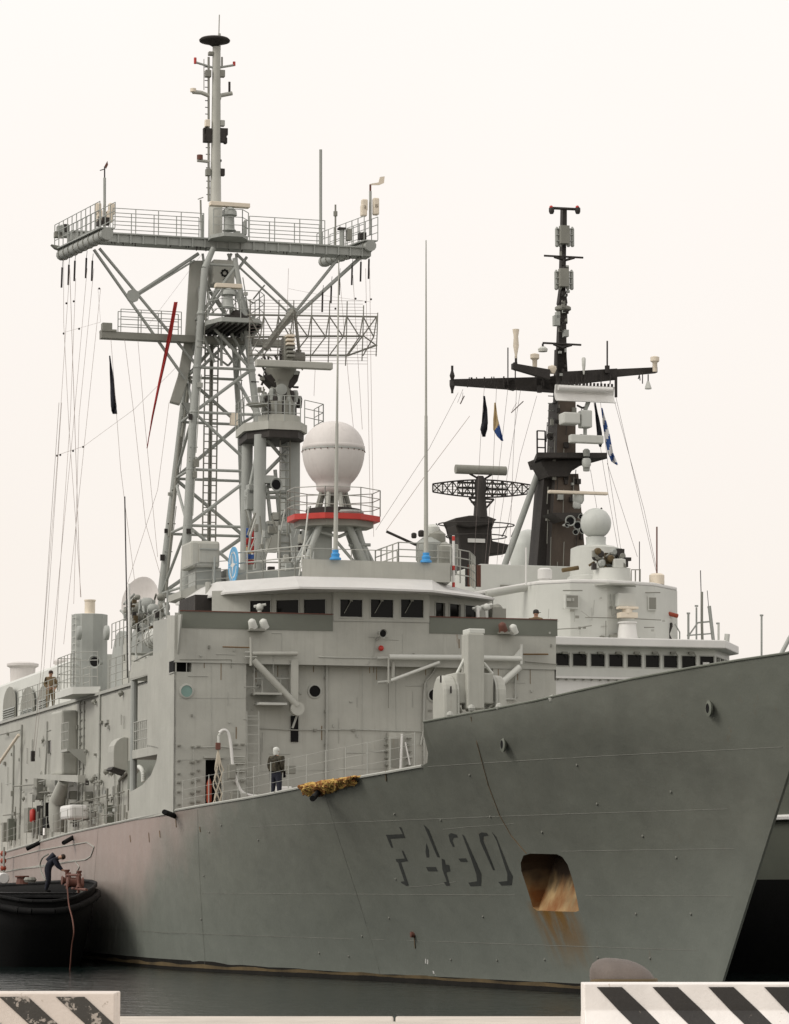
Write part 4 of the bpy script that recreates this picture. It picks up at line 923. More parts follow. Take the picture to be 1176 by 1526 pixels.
# centre platform with navigation radar
zc = A(335, 366, x=XM).z
def plat(name, pxs, x, th, parent, mat='mast', depth=1.6):
    a, b = A(pxs[0], pxs[2], x=x), A(pxs[1], pxs[2], x=x); d = depth / 2
    return build(name, MB().prism([(x - d, a.y, a.z), (x + d * .4, a.y, a.z), (x + d, a.y + .4, a.z), (x + d, b.y - .4, a.z), (x + d * .4, b.y, a.z), (x - d, b.y, a.z)], (0, 0, th)), mat, parent), a, b
o, a, b = plat('centre_platform', (311, 366, 358), XM + .6, .15, lm, depth=2.2)
rail('guard_rail', [(a.x + .9, a.y, a.z + .15), (a.x + 1.1, a.y + .4, a.z + .15), (a.x + 1.1, b.y - .4, a.z + .15), (a.x + .5, b.y, a.z + .15)], 1.0, lm, 'mast', step=.6)
def navradar(c, ln, yaw, parent, tilt=0, hgt=.9):
    r_ = empty('navigation_radar', (0, 0, 0)); r_.parent = parent; c = V(c)
    build('radar_pedestal', MB().lathe(c - V((0, 0, hgt)), [(.3, 0), (.22, .1), (.2, hgt * .6), (.32, hgt * .65), (.3, hgt * .85), (.14, hgt)], 14), 'mast', parent, smooth=True)
    mb = MB(); mb.prism([(-.12, -ln/2, 0), (.14, -ln/2, .02), (.14, -ln/2, .2), (-.12, -ln/2, .16)], (0, ln, 0))
    o = build('radar_scanner', mb, 'cream', parent, bevel=.02); o.location = c; o.rotation_euler = (tilt, 0, yaw); bpy.data.objects.remove(r_)
    return o
c = A(342, 309, x=XM + 1.4); navradar(c, 1.75, .12, lm, .02, 1.0)
c = A(340, 430, x=XM + 1.6); navradar(c, 1.15, .1, lm, .02, .8)
a, b = A(318, 422, x=XM + .3), A(350, 388, x=XM + .3)
o = build('instrument_house', MB().box((XM - .8, a.y, a.z), (XM + .3, b.y, b.z)), 'grey', lm, bevel=.03)
c = A(335, 407, x=XM + .31)
for k in range(8):
    t = 2 * math.pi * k / 8; build('fan_blade', MB().lathe(c + V((.01, .13 * math.cos(t), .13 * math.sin(t))), [(.055, 0), (.05, .02)], 8, 'x'), 'black', o)
build('fan_blade', MB().lathe(c + V((.01, 0, -.28)), [(.06, 0), (.05, .02)], 8, 'x'), 'black', o)
# lower yard and middle platform
p, q = A(150, 500, x=XM), A(436, 524, x=XM); z0 = A(200, 497, x=XM).z
build('lower_yard', MB().box((XM - .25, p.y, z0 - .28), (XM + .25, q.y, z0 + .0)), 'shadegrey', lm)
rail('guard_rail', [(XM + .3, A(178, 495, x=XM).y, z0), (XM + .3, A(268, 495, x=XM).y, z0)], .95, lm, 'mast', step=.9)
rail('guard_rail', [(XM - .3, A(178, 495, x=XM).y, z0), (XM - .3, A(268, 495, x=XM).y, z0)], .95, lm, 'mast', step=.9)
c = A(159, 487, x=XM); build('lamp_box', MB().cbox(c, (.35, .42, .3)), 'shadegrey', lm, bevel=.03); build('yard_plate', MB().box((XM - .3, p.y, z0), (XM + .3, A(172, 500, x=XM).y, z0 + .08)), 'shadegrey', lm)
o, a, b = plat('radar_platform', (303, 386, 488), XM + 1.0, .18, lm, depth=3.4)
for k in range(8): y = a.y + .3 + (b.y - a.y - .6) * k / 7; build('platform_beam', MB().box((XM - .6, y - .04, a.z - .12), (XM + 2.5, y + .04, a.z)), 'soot', o)
rail('guard_rail', [(a.x + .9, a.y, a.z + .18), (a.x + 1.7, a.y + .4, a.z + .18), (a.x + 1.7, b.y - .4, a.z + .18), (a.x + .9, b.y, a.z + .18), (a.x - 1.5, b.y, a.z + .18)], 1.15, lm, 'mast', step=.7)
for x0, y0, x1, y1 in ((303, 500, 320, 540), (330, 497, 330, 545), (345, 497, 380, 560), (380, 495, 350, 540), (385, 492, 360, 520), (320, 500, 352, 545)): T('strut', [(x0, y0), (x1, y1)], .06, x=XM + .8)
c = A(353, 472, x=XM + 1.5); build('winch', MB().ball(c, .3, 10).box(c - V((.4, .5, .3)), c + V((.3, .4, 0))), 'soot', lm)
c = A(349, 640, x=-21.0); build('lamp_box', MB().cbox(A(349, 625, x=-21), (.3, .3, .5)), 'cream', lm); 
# head pole
zt = A(321, 70, x=XM).z; cy = A(321, 200, x=XM).y; cy2 = A(321, 350, x=XM).y
hp = empty('pole_mast', (0, 0, 0)); hp.parent = fr
build('pole', MB().lathe((XM, cy2, zc), [(.3, 0), (.3, 1.6), (.24, 1.7), (.2, (zt - zc) * .5), (.17, zt - zc)], 14), 'grey', hp, smooth=True)
c = A(320, 61, x=XM); build('ring_antenna', MB().lathe(c, [(.1, -.25), (.35, -.1), (.64, -.03), (.66, .03), (.6, .09), (.3, .13), (.02, .14)], 26), 'soot', hp, smooth=True)
T('whip_antenna', [(326, 60), (327, 22)], .025, mat='trim', parent=hp); T('whip_antenna', [(327, 75), (327, 50)], .06, mat='trim', parent=hp)
for pts, r, m_ in (([(292, 93), (318, 101)], .05, 'mast'), ([(325, 101), (349, 97)], .05, 'mast'), ([(291, 86), (291, 95)], .06, 'red'), ([(349, 92), (349, 98)], .06, 'red'),
                  ([(287, 137), (300, 138), (312, 143)], .09, 'grey'), ([(325, 143), (346, 139)], .09, 'grey'), ([(342, 122), (342, 137)], .05, 'soot'), ([(304, 88), (304, 134)], .018, 'shadegrey'),
                  ([(294, 239), (312, 241)], .07, 'grey'), ([(298, 231), (298, 238)], .13, 'brown'), ([(288, 132), (288, 137)], .13, 'cream'), ([(299, 298), (300, 345)], .04, 'shadegrey'), ([(295, 297), (303, 294)], .02, 'shadegrey'),
                  ([(311, 85), (311, 300)], .05, 'shadegrey'), ([(331, 85), (331, 100)], .04, 'shadegrey'), ([(301, 320), (301, 365)], .07, 'mast')):
    T('mast_fitting', pts, r, mat=m_, parent=hp)
for x, y, w_, h_, m_ in ((310, 110, .25, .3, 'shadegrey'), (331, 110, .22, .3, 'shadegrey'), (309, 184, .2, .3, 'cream'), (331, 184, .2, .25, 'trim'), (309, 202, .35, .6, 'soot'), (332, 202, .3, .6, 'soot'), (310, 257, .2, .3, 'shadegrey'), (331, 257, .2, .3, 'soot'), (305, 196, .12, .3, 'soot'), (337, 197, .12, .3, 'soot'), (306, 207, .12, .25, 'soot'), (336, 210, .12, .25, 'soot'), (314, 80, .2, .15, 'shadegrey'), (323, 145, .35, .2, 'grey'), (328, 240, .1, .1, 'soot')):
    build('antenna_box', MB().cbox(A(x, y, x=XM), (.25, w_, h_)), m_, hp, bevel=.02)
for k in range(20): p = A(308 + k * .15, 100 + k * 10, x=XM); build('mast_step', MB().tube(p - V((0, .09, 0)), p + V((0, .09, 0)), .02, n=5), 'soot', hp)
# yard-end instruments
yi = ym
def windsensor(px, py0, py1, boxes, vane):
    T('sensor_pole', [(px, py0), (px, py1)], .06, parent=yi)
    for x, y in boxes: build('direction_finder_box', MB().cbox(A(x, y, x=XM), (.3, .25, .5)), 'cream', yi, bevel=.05)
windsensor(156, 352, 265, ((146, 312), (166, 312), (148, 322), (163, 323)), 0); windsensor(552, 350, 285, ((543, 306), (560, 304), (542, 314), (560, 312)), 0)
T('sensor_pole', [(156, 265), (156, 248)], .03, mat='soot', parent=yi); build('wind_vane', MB().prism([A(x, y, x=XM) for x, y in ((156, 247), (160, 240), (161, 246), (158, 252))], (.03, 0, 0)), 'brown', yi)
T('vane_arm', [(149, 254), (156, 252)], .02, mat='soot', parent=yi)
build('wind_vane', MB().prism([A(x, y, x=XM) for x, y in ((552, 274), (564, 272), (566, 264), (573, 263), (572, 273), (565, 276), (553, 276))], (.04, 0, 0)), 'cream', yi)
T('sensor_pole', [(552, 285), (552, 275)], .045, mat='brown', parent=yi)
T('whip_antenna', [(478, 370), (478, 223)], .065, parent=yi); T('whip_antenna', [(500, 365), (500, 305)], .04, mat='shadegrey', parent=yi); T('sensor_pole', [(510, 370), (510, 340)], .1, parent=yi); build('lamp_hood', MB().cbox(A(509, 341, x=XM), (.3, .3, .08)), 'soot', yi)
T('whip_antenna', [(500, 315), (500, 322)], .09, mat='shadegrey', parent=yi); c = A(157, 330, x=XM); build('antenna_box', MB().cbox(c, (.3, .3, .3)), 'soot', yi)
# ---------------------------------------------------------------- air search radar on its tower
SX = -13.4
at_ = empty('air_search_radar', (0, 0, 0)); at_.parent = fr
def R_(name, pts, r, x=SX, mat='mast', parent=at_, n=6): return T(name, pts, r, x=x, mat=mat, parent=parent, n=n)
xv = [372, 393, 415, 437, 464, 490.5, 516.5, 541, 562]
tpv = [446, 446, 447, 447.5, 448, 448, 449, 455, 466]; btv = [540, 542, 543, 543, 544, 544, 545, 538, 531]
def curv(px): return SX + .25 + .0 * px
refl = empty('reflector', (0, 0, 0)); refl.parent = at_
for x, t_, b_ in zip(xv, tpv, btv): R_('rib', [(x + 1, t_), (x, (t_ + b_) / 2), (x - 1.5, b_)], .026, x=SX + .3, mat='shadegrey', parent=refl)
for k in range(21):
    y = 448 + k * 4.7; xe = 562 if 466 < y < 530 else 541 if y < 466 else 548
    mb = MB(); mb.path([A(370, y - 1, x=SX + .34), A(xe, y + .5, x=SX + .34)], .009, 4); build('reflector_wire', mb, 'wire', refl)
for pts in ([(368, 469), (562, 472)], [(368, 502), (541, 501)], [(368, 529), (518, 530), (562, 514)]): R_('chord', pts, .04, x=SX, mat='shadegrey', parent=refl)
for a_, b_, c_ in zip(xv[:-1], xv[1:], range(9)):
    R_('diagonal', [(a_ + (0 if c_ < 7 else 0), 471), (b_ - 5, 502)], .028, x=SX, mat='shadegrey', parent=refl); R_('diagonal', [(b_, 471), (b_ - 5, 502)], .028, x=SX + .1, mat='shadegrey', parent=refl)
    R_('diagonal', [(b_ - 5, 502), (a_ + 0, 530)], .028, x=SX, mat='shadegrey', parent=refl)
R_('diagonal', [(541, 500), (562, 471)], .03, mat='shadegrey', parent=refl); R_('diagonal', [(518, 530), (541, 500)], .03, mat='shadegrey', parent=refl); R_('diagonal', [(541, 500), (560, 514)], .03, mat='shadegrey', parent=refl)
# feed horn and turning gear
R_('support_arm', [(438, 463), (418, 488), (395, 520)], .16, mat='shadegrey', x=SX); R_('support_arm', [(440, 470), (446, 525)], .07, mat='shadegrey', x=SX)
for k in range(6):
    a, b = A(427 + k * .3, 500 + k * 6, x=SX + .6), A(439, 498 + k * 6.5, x=SX + .6); build('feed_plate', MB().box((SX - .1, a.y, a.z - .04), (SX + .7, b.y, a.z + .04)), 'cream' if k < 3 else 'shadegrey', at_)
c = A(434, 522, x=SX + .2); build('feed_housing', MB().box((c.x - .4, c.y - .32, c.z - .6), (c.x + .2, c.y + .0, c.z + .5)), 'shadegrey', at_, bevel=.03)
a, b = A(434, 540, x=SX + .4), A(457, 522, x=SX + .4); build('motor_drum', MB().tube((SX, a.y, (a.z + b.z) / 2), (SX, b.y, (a.z + b.z) / 2), .24, n=14), 'shadegrey', at_, smooth=True)
a, b = A(382, 551, x=SX + 1.0), A(496, 545, x=SX + 1.0); build('scanner_bar', MB().box((SX + .7, a.y, b.z - .15), (SX + 1.05, b.y, b.z + .12)), 'grey', at_, bevel=.03)
for x0, y0, x1, y1 in ((386, 535, 398, 560), (392, 528, 412, 572), (385, 558, 412, 578), (400, 530, 400, 560), (410, 530, 425, 560), (388, 566, 400, 556), (418, 528, 418, 560), (395, 560, 390, 574)):
    R_('gear_strut', [(x0, y0), (x1, y1)], .05, mat='soot')
c = A(418, 600, x=SX)
zc0 = A(418, 606, x=SX).z
build('turntable', MB().lathe((SX, c.y, zc0), [(.62, 0), (.55, .3), (.5, .5), (.38, .75), (.42, 1.0), (.62, 1.35), (.62, 1.5), (.2, 1.6)], 20), 'shadegrey', at_, smooth=True)
build('turntable_cap', MB().prism([A(x, y, x=SX + .3) for x, y in ((393, 560), (430, 552), (448, 553), (444, 568), (436, 578), (412, 580))], (-.8, 0, 0)), 'soot', at_, bevel=.04)
for k in range(10):
    t = k / 9; x = 394 + 52 * t; y = 589 + 6 * math.sin(k * 2.3)
    p = A(x, y, x=SX + .5 * math.sin(math.pi * t)); build('gear_fitting', MB().lathe(p, [(.1, -.35), (.13, 0), (.09, .12)], 8), 'soot' if k % 2 else 'mast', at_)
c = A(420, 580, x=SX + .62); build('gear_disc', MB().lathe(c, [(.22, -.1), (.22, .0), (.1, .02)], 14, 'x'), 'mast', at_)
zp = A(410, 641, x=SX + 1.2).z
tw = empty('radar_tower', (0, 0, 0)); tw.parent = fr
a, b = A(360, 641, x=SX), A(452, 641, x=SX)
pl = [(SX - 1.4, a.y + .1), (SX + .6, a.y - .05), (SX + 1.5, a.y + .7), (SX + 1.5, b.y - .5), (SX + .6, b.y), (SX - 1.4, b.y)]
build('tower_platform', MB().prism([(x, y, zp) for x, y in pl], (0, 0, .32)), 'grey', tw)
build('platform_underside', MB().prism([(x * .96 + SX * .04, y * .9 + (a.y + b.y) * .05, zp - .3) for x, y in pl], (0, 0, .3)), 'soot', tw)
c = A(416, 620, x=SX); build('tower_drum', MB().lathe((SX, c.y, zp + .32), [(.84, 0), (.84, .38), (.7, .4)], 12), 'grey', tw)
build('machinery_drum', MB().lathe((SX, c.y, zp + .7), [(.62, 0), (.62, .55), (.5, .56)], 16), 'shadegrey', tw)
for k in range(14):
    t = 2 * math.pi * k / 14; build('drum_rib', MB().cbox((SX + .64 * math.cos(t), c.y + .64 * math.sin(t), zp + .98), (.08, .08, .5)), 'soot' if k % 3 == 0 else 'mast', tw)
pr_ = [(x, y, zp + .32) for x, y in pl]; rail('guard_rail', pr_[:3], 1.0, tw, 'mast', step=.8); rail('guard_rail', pr_[2:4], 1.0, tw, 'mast', step=.8)
p, q = A(448, 608, x=SX), A(480, 612, x=SX); rail('guard_rail', [(SX + .6, b.y - .1, zp + .32), (SX + .2, q.y, zp + .25), (SX - 1.2, q.y, zp + .25)], 1.0, tw, 'mast', step=.7)
build('side_disc', MB().lathe(A(383, 606, x=SX + .4), [(.3, 0), (.42, .06), (.42, .1), (.1, .16)], 14), 'shadegrey', tw)
for (x0, x1, X_, r) in ((388, 386, SX + .9, .24), (369, 366, SX - 1.0, .22)): T('tower_leg', [(x0, 648), (x1, 850)], r, x=X_, mat='mast', parent=tw, n=14)
a, b = A(428, 645, x=SX + .2), A(447, 855, x=SX + .2); build('tower_trunk', MB().box((SX - .8, a.y, ZS), (SX + .2, b.y, a.z)), 'mast', tw, bevel=.03)
ladder('ladder', A(425, 850, x=SX + .6), A(425, 648, x=SX + .6), .4, (0, 1, 0), tw, 'shadegrey', r=.03)
for x0, y0, x1, y1 in ((366, 735, 386, 735), (386, 735, 425, 733), (386, 741, 430, 741), (386, 715, 428, 672), (398, 655, 428, 690), (370, 740, 386, 660), (428, 760, 400, 800), (366, 740, 376, 790), (386, 700, 366, 745), (398, 725, 405, 790), (410, 700, 417, 780), (428, 672, 428, 780)):
    T('brace', [(x0, y0), (x1, y1)], .075, x=SX + .4, parent=tw)
horn(A(412, 722, x=SX + 1.2), .26, .6, tw, 'mast', dirv=(.9, .3, 0))
c = A(399, 715, x=SX + .9); build('speaker_box', MB().cbox(c, (.4, .5, .3)), 'mast', tw)
for x, y, s1, s2 in ((374, 745, .55, .8), (405, 800, .6, 1.2), (430, 805, 1.0, 1.4), (410, 770, .4, .3), (395, 790, .8, .5), (455, 808, .5, .9), (373, 730, .3, .4)):
    build('equipment_box', MB().cbox(A(x, y, x=SX + .3), (.5, s1 * .8, s2)), random.choice(['grey', 'mast']), tw, bevel=.03)
random.seed(8)
for k in range(60):
    x = random.uniform(386, 446); y = random.uniform(500, 606); p = A(x, y, x=SX + random.uniform(-.3, .6)); mt = random.choice(['soot', 'shadegrey', 'mast', 'shadegrey'])
    if k % 3 == 0: build('radar_fitting', MB().cbox(p, (.1, random.uniform(.06, .22), random.uniform(.06, .22))), mt, at_)
    else: build('gear_strut', MB().tube(p, p + V((0, random.uniform(-.35, .35), random.uniform(-.4, .4))), random.uniform(.018, .035), n=5), mt, at_)
for k in range(90):     # cable clips, junction boxes and stays on the lattice mast
    P = legs[k % 4]; z = random.uniform(ZS + 2, 27.5); p = onleg(P, z); mt = random.choice(['mast', 'shadegrey', 'soot', 'trim'])
    if k % 3 == 0: build('junction_box', MB().cbox(p + V((.2, random.uniform(-.2, .2), 0)), (.12, random.uniform(.1, .22), random.uniform(.1, .35))), mt, lm)
    elif k % 3 == 1: build('cable_clip', MB().tube(p + V((.15, -.12, 0)), p + V((.15, .22, 0)), .025, n=5), mt, lm)
    else: build('cable_run', MB().tube(p + V((.18, .16, 0)), onleg(P, min(28, z + random.uniform(1, 3))) + V((.18, .16, 0)), .022, n=5), mt, lm)
for k in range(40):
    x = random.uniform(300, 385); y = random.uniform(440, 545); p = A(x, y, x=XM + random.uniform(-.8, 1.4)); q_ = A(x + random.uniform(-22, 22), y + random.uniform(-26, 26), x=XM + .3)
    build('stay', MB().tube(p, q_, random.uniform(.018, .035), n=5), random.choice(['mast', 'shadegrey', 'trim']), lm)
for k in range(34):
    y = yA + .5 + (yB - yA - 1) * random.random(); build('hanger_clip', MB().tube((XM + .35, y, zy - .16), (XM + .35, y, zy - random.uniform(.2, .34)), .025, n=5), 'soot', ym)
for (x, y, w_, h_, m_) in ((90, 345, .3, .45, 'mast'), (88, 350, .4, .25, 'shadegrey'), (98, 340, .2, .3, 'soot'), (540, 352, .3, .3, 'soot'), (353, 352, .25, .4, 'mast'), (365, 340, .12, .6, 'mast'), (520, 350, .2, .5, 'shadegrey'), (148, 330, .2, .4, 'soot')):
    build('antenna_box', MB().cbox(A(x, y, x=XM), (.3, w_, h_)), m_, ym, bevel=.02)
# ---------------------------------------------------------------- egg shaped fire control radome
EX = -4.8
eg = empty('fire_control_radome', (0, 0, 0)); eg.parent = fr
ec = A(497, 672, x=EX); ez0 = A(497, 738, x=EX).z; ez1 = A(497, 625, x=EX).z; rr = 1.14
prof = [(.4, ez0 - ec.z), (.62, ez0 - ec.z + .2)]
for k in range(1, 22):
    t = -math.pi / 2 + math.pi * k / 21
    h_ = math.sin(t); z_ = h_ * (1.08 if h_ > 0 else 1.45); rad = rr * (math.cos(t) ** (.9 if h_ > 0 else 1.0))
    if z_ > ez0 - ec.z + .3: prof.append((max(rad, .01) if rad > .62 or h_ > 0 else .62, z_ * 1.0))
build('radome_shell', MB().lathe((EX, ec.y, ec.z), prof, 40), 'radome', eg, smooth=True)
build('joint_band', MB().lathe((EX, ec.y, ec.z), [(rr * 1.0, -.03), (rr * 1.012, -.02), (rr * 1.012, .02), (rr, .03)], 40), 'mast', eg, smooth=True)
build('joint_band', MB().lathe((EX, ec.y, ec.z + .06), [(rr * .998, -.02), (rr * 1.006, -.01), (rr * 1.006, .10), (rr * .998, .11)], 40), 'radome', eg, smooth=True)
for k in range(28):
    t = 2 * math.pi * k / 28; build('band_bolt', MB().cbox((EX + rr * 1.01 * math.cos(t), ec.y + rr * 1.01 * math.sin(t), ec.z - .04), (.035, .035, .03)), 'brown', eg)
p = A(513, 673, x=EX + 1.0); build('lifting_lug', MB().ball(p, .09, 8).ball(p + V((.02, -.08, -.1)), .06, 8), 'shadegrey', eg)
zr = A(497, 772, x=EX + 1.3).z
p8 = []
a, b = A(432, 773, x=EX).y, A(562, 775, x=EX).y; m_ = (a + b) / 2; R8 = (b - a) / 2
for k in range(8): t = math.pi / 8 + k * math.pi / 4; p8.append((EX + 1.3 * math.cos(t) * 1.08, m_ + R8 * math.sin(t) * 1.06, zr))
build('red_platform', MB().prism(p8, (0, 0, .2)), 'red', eg)
build('platform_frame', MB().prism([(EX + (x - EX) * .85, m_ + (y - m_) * .85, z - .22) for x, y, z in p8], (0, 0, .22)), 'shadegrey', eg)
ring = [V(p) + V((0, 0, .2)) for p in p8]; ring.append(ring[0]); rail('guard_rail', ring, .95, eg, 'trim', step=.9)
build('turret_base', MB().lathe((EX, ec.y, zr + .2), [(1.0, 0), (1.0, .25), (.85, .28)], 24), 'soot', eg)
build('turret_base', MB().lathe(A(518, 768, x=EX + .6) , [(.55, 0), (.6, .08), (.55, .16)], 20), 'mast', eg)
for k in range(7):
    t = 2 * math.pi * k / 7 + .3; c = V((EX + .55 * math.cos(t), ec.y + .62 * math.sin(t), zr + .45)); build('turret_strut', MB().tube(c, c + V((-.2 * math.cos(t), -.2 * math.sin(t), .75)), .09, n=7), 'shadegrey' if k % 2 else 'grey', eg)
for x0, x1, X_, r in ((478, 455, EX + .6, .12), (488, 468, EX - .8, .1), (470, 440, EX - .2, .08), (525, 556, EX - .6, .11), (518, 545, EX + .6, .13), (512, 535, EX - 1, .1), (530, 548, EX + .3, .14)):
    T('tripod_leg', [(x0, 778), (x1, 842)], r, x=X_, parent=eg)
for q_ in (((470, 790), (505, 800)), ((505, 800), (545, 782)), ((500, 805), (530, 840)), ((520, 812), (552, 812)), ((455, 815), (480, 790)), ((445, 835), (470, 790))): T('brace', list(q_), .06, x=EX + .4, parent=eg)
a, b = A(467, 838, x=EX), A(494, 780, x=EX); build('access_trunk', MB().box((EX - .4, a.y, a.z), (EX + .1, b.y, b.z)), 'mast', eg)
T('rope_fall', [(460, 755), (455, 800), (446, 858)], .03, x=EX + 1.2, mat='pale', parent=eg)
# ---------------------------------------------------------------- bridge roof: whips, rails, boxes, emblem
for px, pt_, py1, pt1 in ((500, 832, 505, 388), (635, 836, 635, 358)):
    p = A(px, pt_, x=-1.15); q = A(py1, pt1, x=-1.15)
    o = build('whip_antenna', MB().tube(p, p.lerp(q, .45), .085, .055, 10).tube(p.lerp(q, .45), q, .045, .02, 8), 'grey', fr, smooth=True)
    build('whip_base', MB().lathe(p - V((0, 0, .05)), [(.2, 0), (.2, .06), (.14, .1), (.16, .2), (.11, .25), (.12, .34)], 14), 'blue', o, smooth=True)
zr2 = 13.58
def rr_(pts, h=1.0, **k): return rail('guard_rail', pts, h, dh, 'trim', r=.028, **k)
g = [A(x, y, z=zr2) for x, y in ((320, 870), (352, 867))]
rz_ = fz1
p0, p1, p2, p3_ = A(345, 868, x=-5.2), A(392, 862, x=-3.6), A(440, 860, x=-2.2), A(463, 860, x=-1.6)
for p in (p0, p1, p2, p3_): p.z = 13.6
rr_([p0, p1, p2, p3_], 1.15, mids=2, step=.9)
a, b, c_ = A(672, 865, x=-1.6), A(700, 868, x=-2.6), A(708, 868, x=-4.2)
for p in (a, b, c_): p.z = 13.6
rr_([a, b, c_], 1.2, mids=3, step=.6)
a, b = A(594, 838, x=-1.8), A(682, 838, x=-2.0); a.z = b.z = fz1; rr_([a, b], .75, mids=2, step=.7)
rr_([a, a + V((-3, 0, 0))], .75, mids=2, step=.7); a2, b2 = A(455, 832, x=-1.6), A(592, 834, x=-1.6); a2.z = b2.z = fz1; rail('hand_rail', [a2, b2], .42, dh, 'trim', mids=0, step=1.4)
# searchlights / optical sight on the roof
for x, y, r_, m_ in ((645, 792, .25, 'pale'), (650, 805, .35, 'shadegrey'), (640, 822, .5, 'mast'), (655, 828, .5, 'grey'), (628, 795, .12, 'soot'), (617, 798, .1, 'soot')):
    build('roof_equipment', MB().lathe(A(x, y, x=-2.6), [(r_ * .7, -r_), (r_, -r_ * .6), (r_, r_ * .6), (r_ * .5, r_)], 12), m_, dh, smooth=True)
T('range_pole', [(576, 792), (620, 812)], .05, x=-2.6, mat='soot', parent=dh)
a, b = A(664, 856, x=-3), A(681, 812, x=-3); build('equipment_box', MB().box((-3.5, a.y, a.z), (-3, b.y, b.z)), 'mast', dh)
T('striped_staff', [(676, 875), (676, 798)], .05, x=-1.6, mat='white', parent=dh)
for y in (806, 850, 875): T('staff_band', [(676.0, y), (676, y - 7)], .054, x=-1.6, mat='red', parent=dh)
a, b = A(695, 866, x=-5), A(715, 842, x=-5); 
for k in range(7): y = a.y + (b.y - a.y) * k / 6; build('stowed_bar', MB().tube((-5, y, a.z - .2), (-5, y, b.z), .05, n=6), random.choice(['cream', 'brown', 'soot']), dh)
# deck box with green cast and NATO roundel on the rail
GX = -6.2
a, b = A(284, 845, x=GX), A(342, 807, x=GX); gb = build('equipment_cabinet', MB().box((GX - 1.6, a.y, a.z), (GX, b.y - .35, b.z)), 'domegreen', dh, bevel=.09)
gb.data.materials[0] = M['grey']
c1 = A(322, 845, x=GX); c2 = A(327, 810, x=GX); build('cabinet_door', MB().box((GX, A(296, 830, x=GX).y, c1.z + .15), (GX + .05, A(325, 830, x=GX).y, c2.z)), 'grey', gb, bevel=.02)
build('door_bar', MB().box((GX + .05, A(297, 818, x=GX).y, A(300, 819, x=GX).z), (GX + .1, A(325, 818, x=GX).y, A(300, 817, x=GX).z)), 'mast', gb)
T('hand_rail', [(320, 830), (319, 870)], .035, x=GX + .2, parent=dh)
a, b = A(292, 875, x=GX - .2), A(330, 846, x=GX - .2); build('cabinet_seat', MB().box((GX - 1.5, a.y, a.z), (GX - .2, b.y, b.z)), 'mast', dh, bevel=.03)
a, b = A(270, 890, x=GX), A(344, 868, x=GX); build('wing_platform', MB().prism([A(x, y, x=GX) for x, y in ((270, 890), (282, 892), (291, 883), (345, 874), (345, 869), (290, 872), (270, 880))], (-2.2, 0, 0)), 'grey', dh)
p, q, r2_ = A(270, 888, x=GX), A(292, 878, x=GX), A(342, 874, x=GX); rail('guard_rail', [p, q, r2_], .95, dh, 'trim', step=.6, mids=2)
horn(A(312, 879, x=GX + .4), .15, .3, dh, 'mast', dirv=(1, .2, 0))
T('rusty_rod', [(318, 876), (342, 880)], .03, x=GX + .3, mat='rustline', parent=dh)
T('stanchion_post', [(296, 912), (296, 890)], .1, x=GX, parent=dh)
# emblem: blue oval disc with a white compass star
ec_ = A(348, 842, x=-5.0); em = empty('round_emblem', (0, 0, 0)); em.parent = fr
em.location = ec_; em.rotation_euler = (0, 0, math.radians(-88))
Rm = .66
build('emblem_disc', MB().lathe((0, 0, 0), [(Rm, -.02), (Rm, .02)], 36, 'x'), 'emblem', em)
def ring_(r0, r1, t0, t1, x, n=10):
    mb = MB()
    for k in range(n):
        a0, a1 = t0 + (t1 - t0) * k / n, t0 + (t1 - t0) * (k + 1) / n
        mb.prism([(x, r0*math.cos(a0), r0*math.sin(a0)), (x, r1*math.cos(a0), r1*math.sin(a0)), (x, r1*math.cos(a1), r1*math.sin(a1)), (x, r0*math.cos(a1), r0*math.sin(a1))], (.006, 0, 0))
    return mb
for k in range(4): build('emblem_arc', ring_(.43, .49, k * math.pi / 2 + .18, (k + 1) * math.pi / 2 - .18, .022), 'white', em)
for k in range(4):
    t = k * math.pi / 2; c, s_ = math.cos(t), math.sin(t)
    build('emblem_point', MB().prism([(.024, .36*c, .36*s_), (.024, -.09*s_, .09*c), (.024, 0, 0)], (.008, 0, 0)), 'white', em)
    build('emblem_point', MB().prism([(.024, .36*c, .36*s_), (.024, .09*s_, -.09*c), (.024, 0, 0)], (.006, 0, 0)), 'white', em)
    build('emblem_line', MB().prism([(.024, .4*c - .008*s_, .4*s_ + .008*c), (.024, .56*c - .008*s_, .56*s_ + .008*c), (.024, .56*c + .008*s_, .56*s_ - .008*c), (.024, .4*c + .008*s_, .4*s_ - .008*c)], (.006, 0, 0)), 'white', em)
# pelorus, wind sensor, clutter between mast and bridge roof
for k in range(46):
    x = random.uniform(365, 465); y = random.uniform(785, 855); X_ = random.uniform(-12, -7)
    p = A(x, y, x=X_)
    if random.random() < .5: build('deck_fitting', MB().tube(p, p + V((random.uniform(-.1, .1), random.uniform(-.3, .3), random.uniform(.3, .9))), random.uniform(.025, .05), n=6), random.choice(['trim', 'mast', 'shadegrey']), dh)
    else: build('deck_fitting', MB().cbox(p, (.2, random.uniform(.1, .35), random.uniform(.1, .35))), random.choice(['grey', 'mast', 'shadegrey', 'mast', 'soot']), dh, bevel=.02)
for a_, b_, y_ in ((365, 450, 822), (362, 450, 838)): pipe([A(a_, y_, x=-7), A(b_, y_, x=-7)], .03, 'trim', parent=dh)
build('pilothouse_aft_block', MB().box((-11, A(300, 870, x=-8).y + .6, ZS), (-6.5, A(470, 870, x=-8).y, A(400, 856, x=-8).z)), 'mast', dh)
build('mast_house', MB().box((-26, -3.4, ZS), (-12, 4.5, 13.2)), 'grey', dh)
for k in range(12):
    p = A(random.uniform(355, 372), random.uniform(875, 905), x=-3.5); build('wing_instrument', MB().ball(p, random.uniform(.06, .16), 7), random.choice(['shadegrey', 'cream', 'mast']), dh)
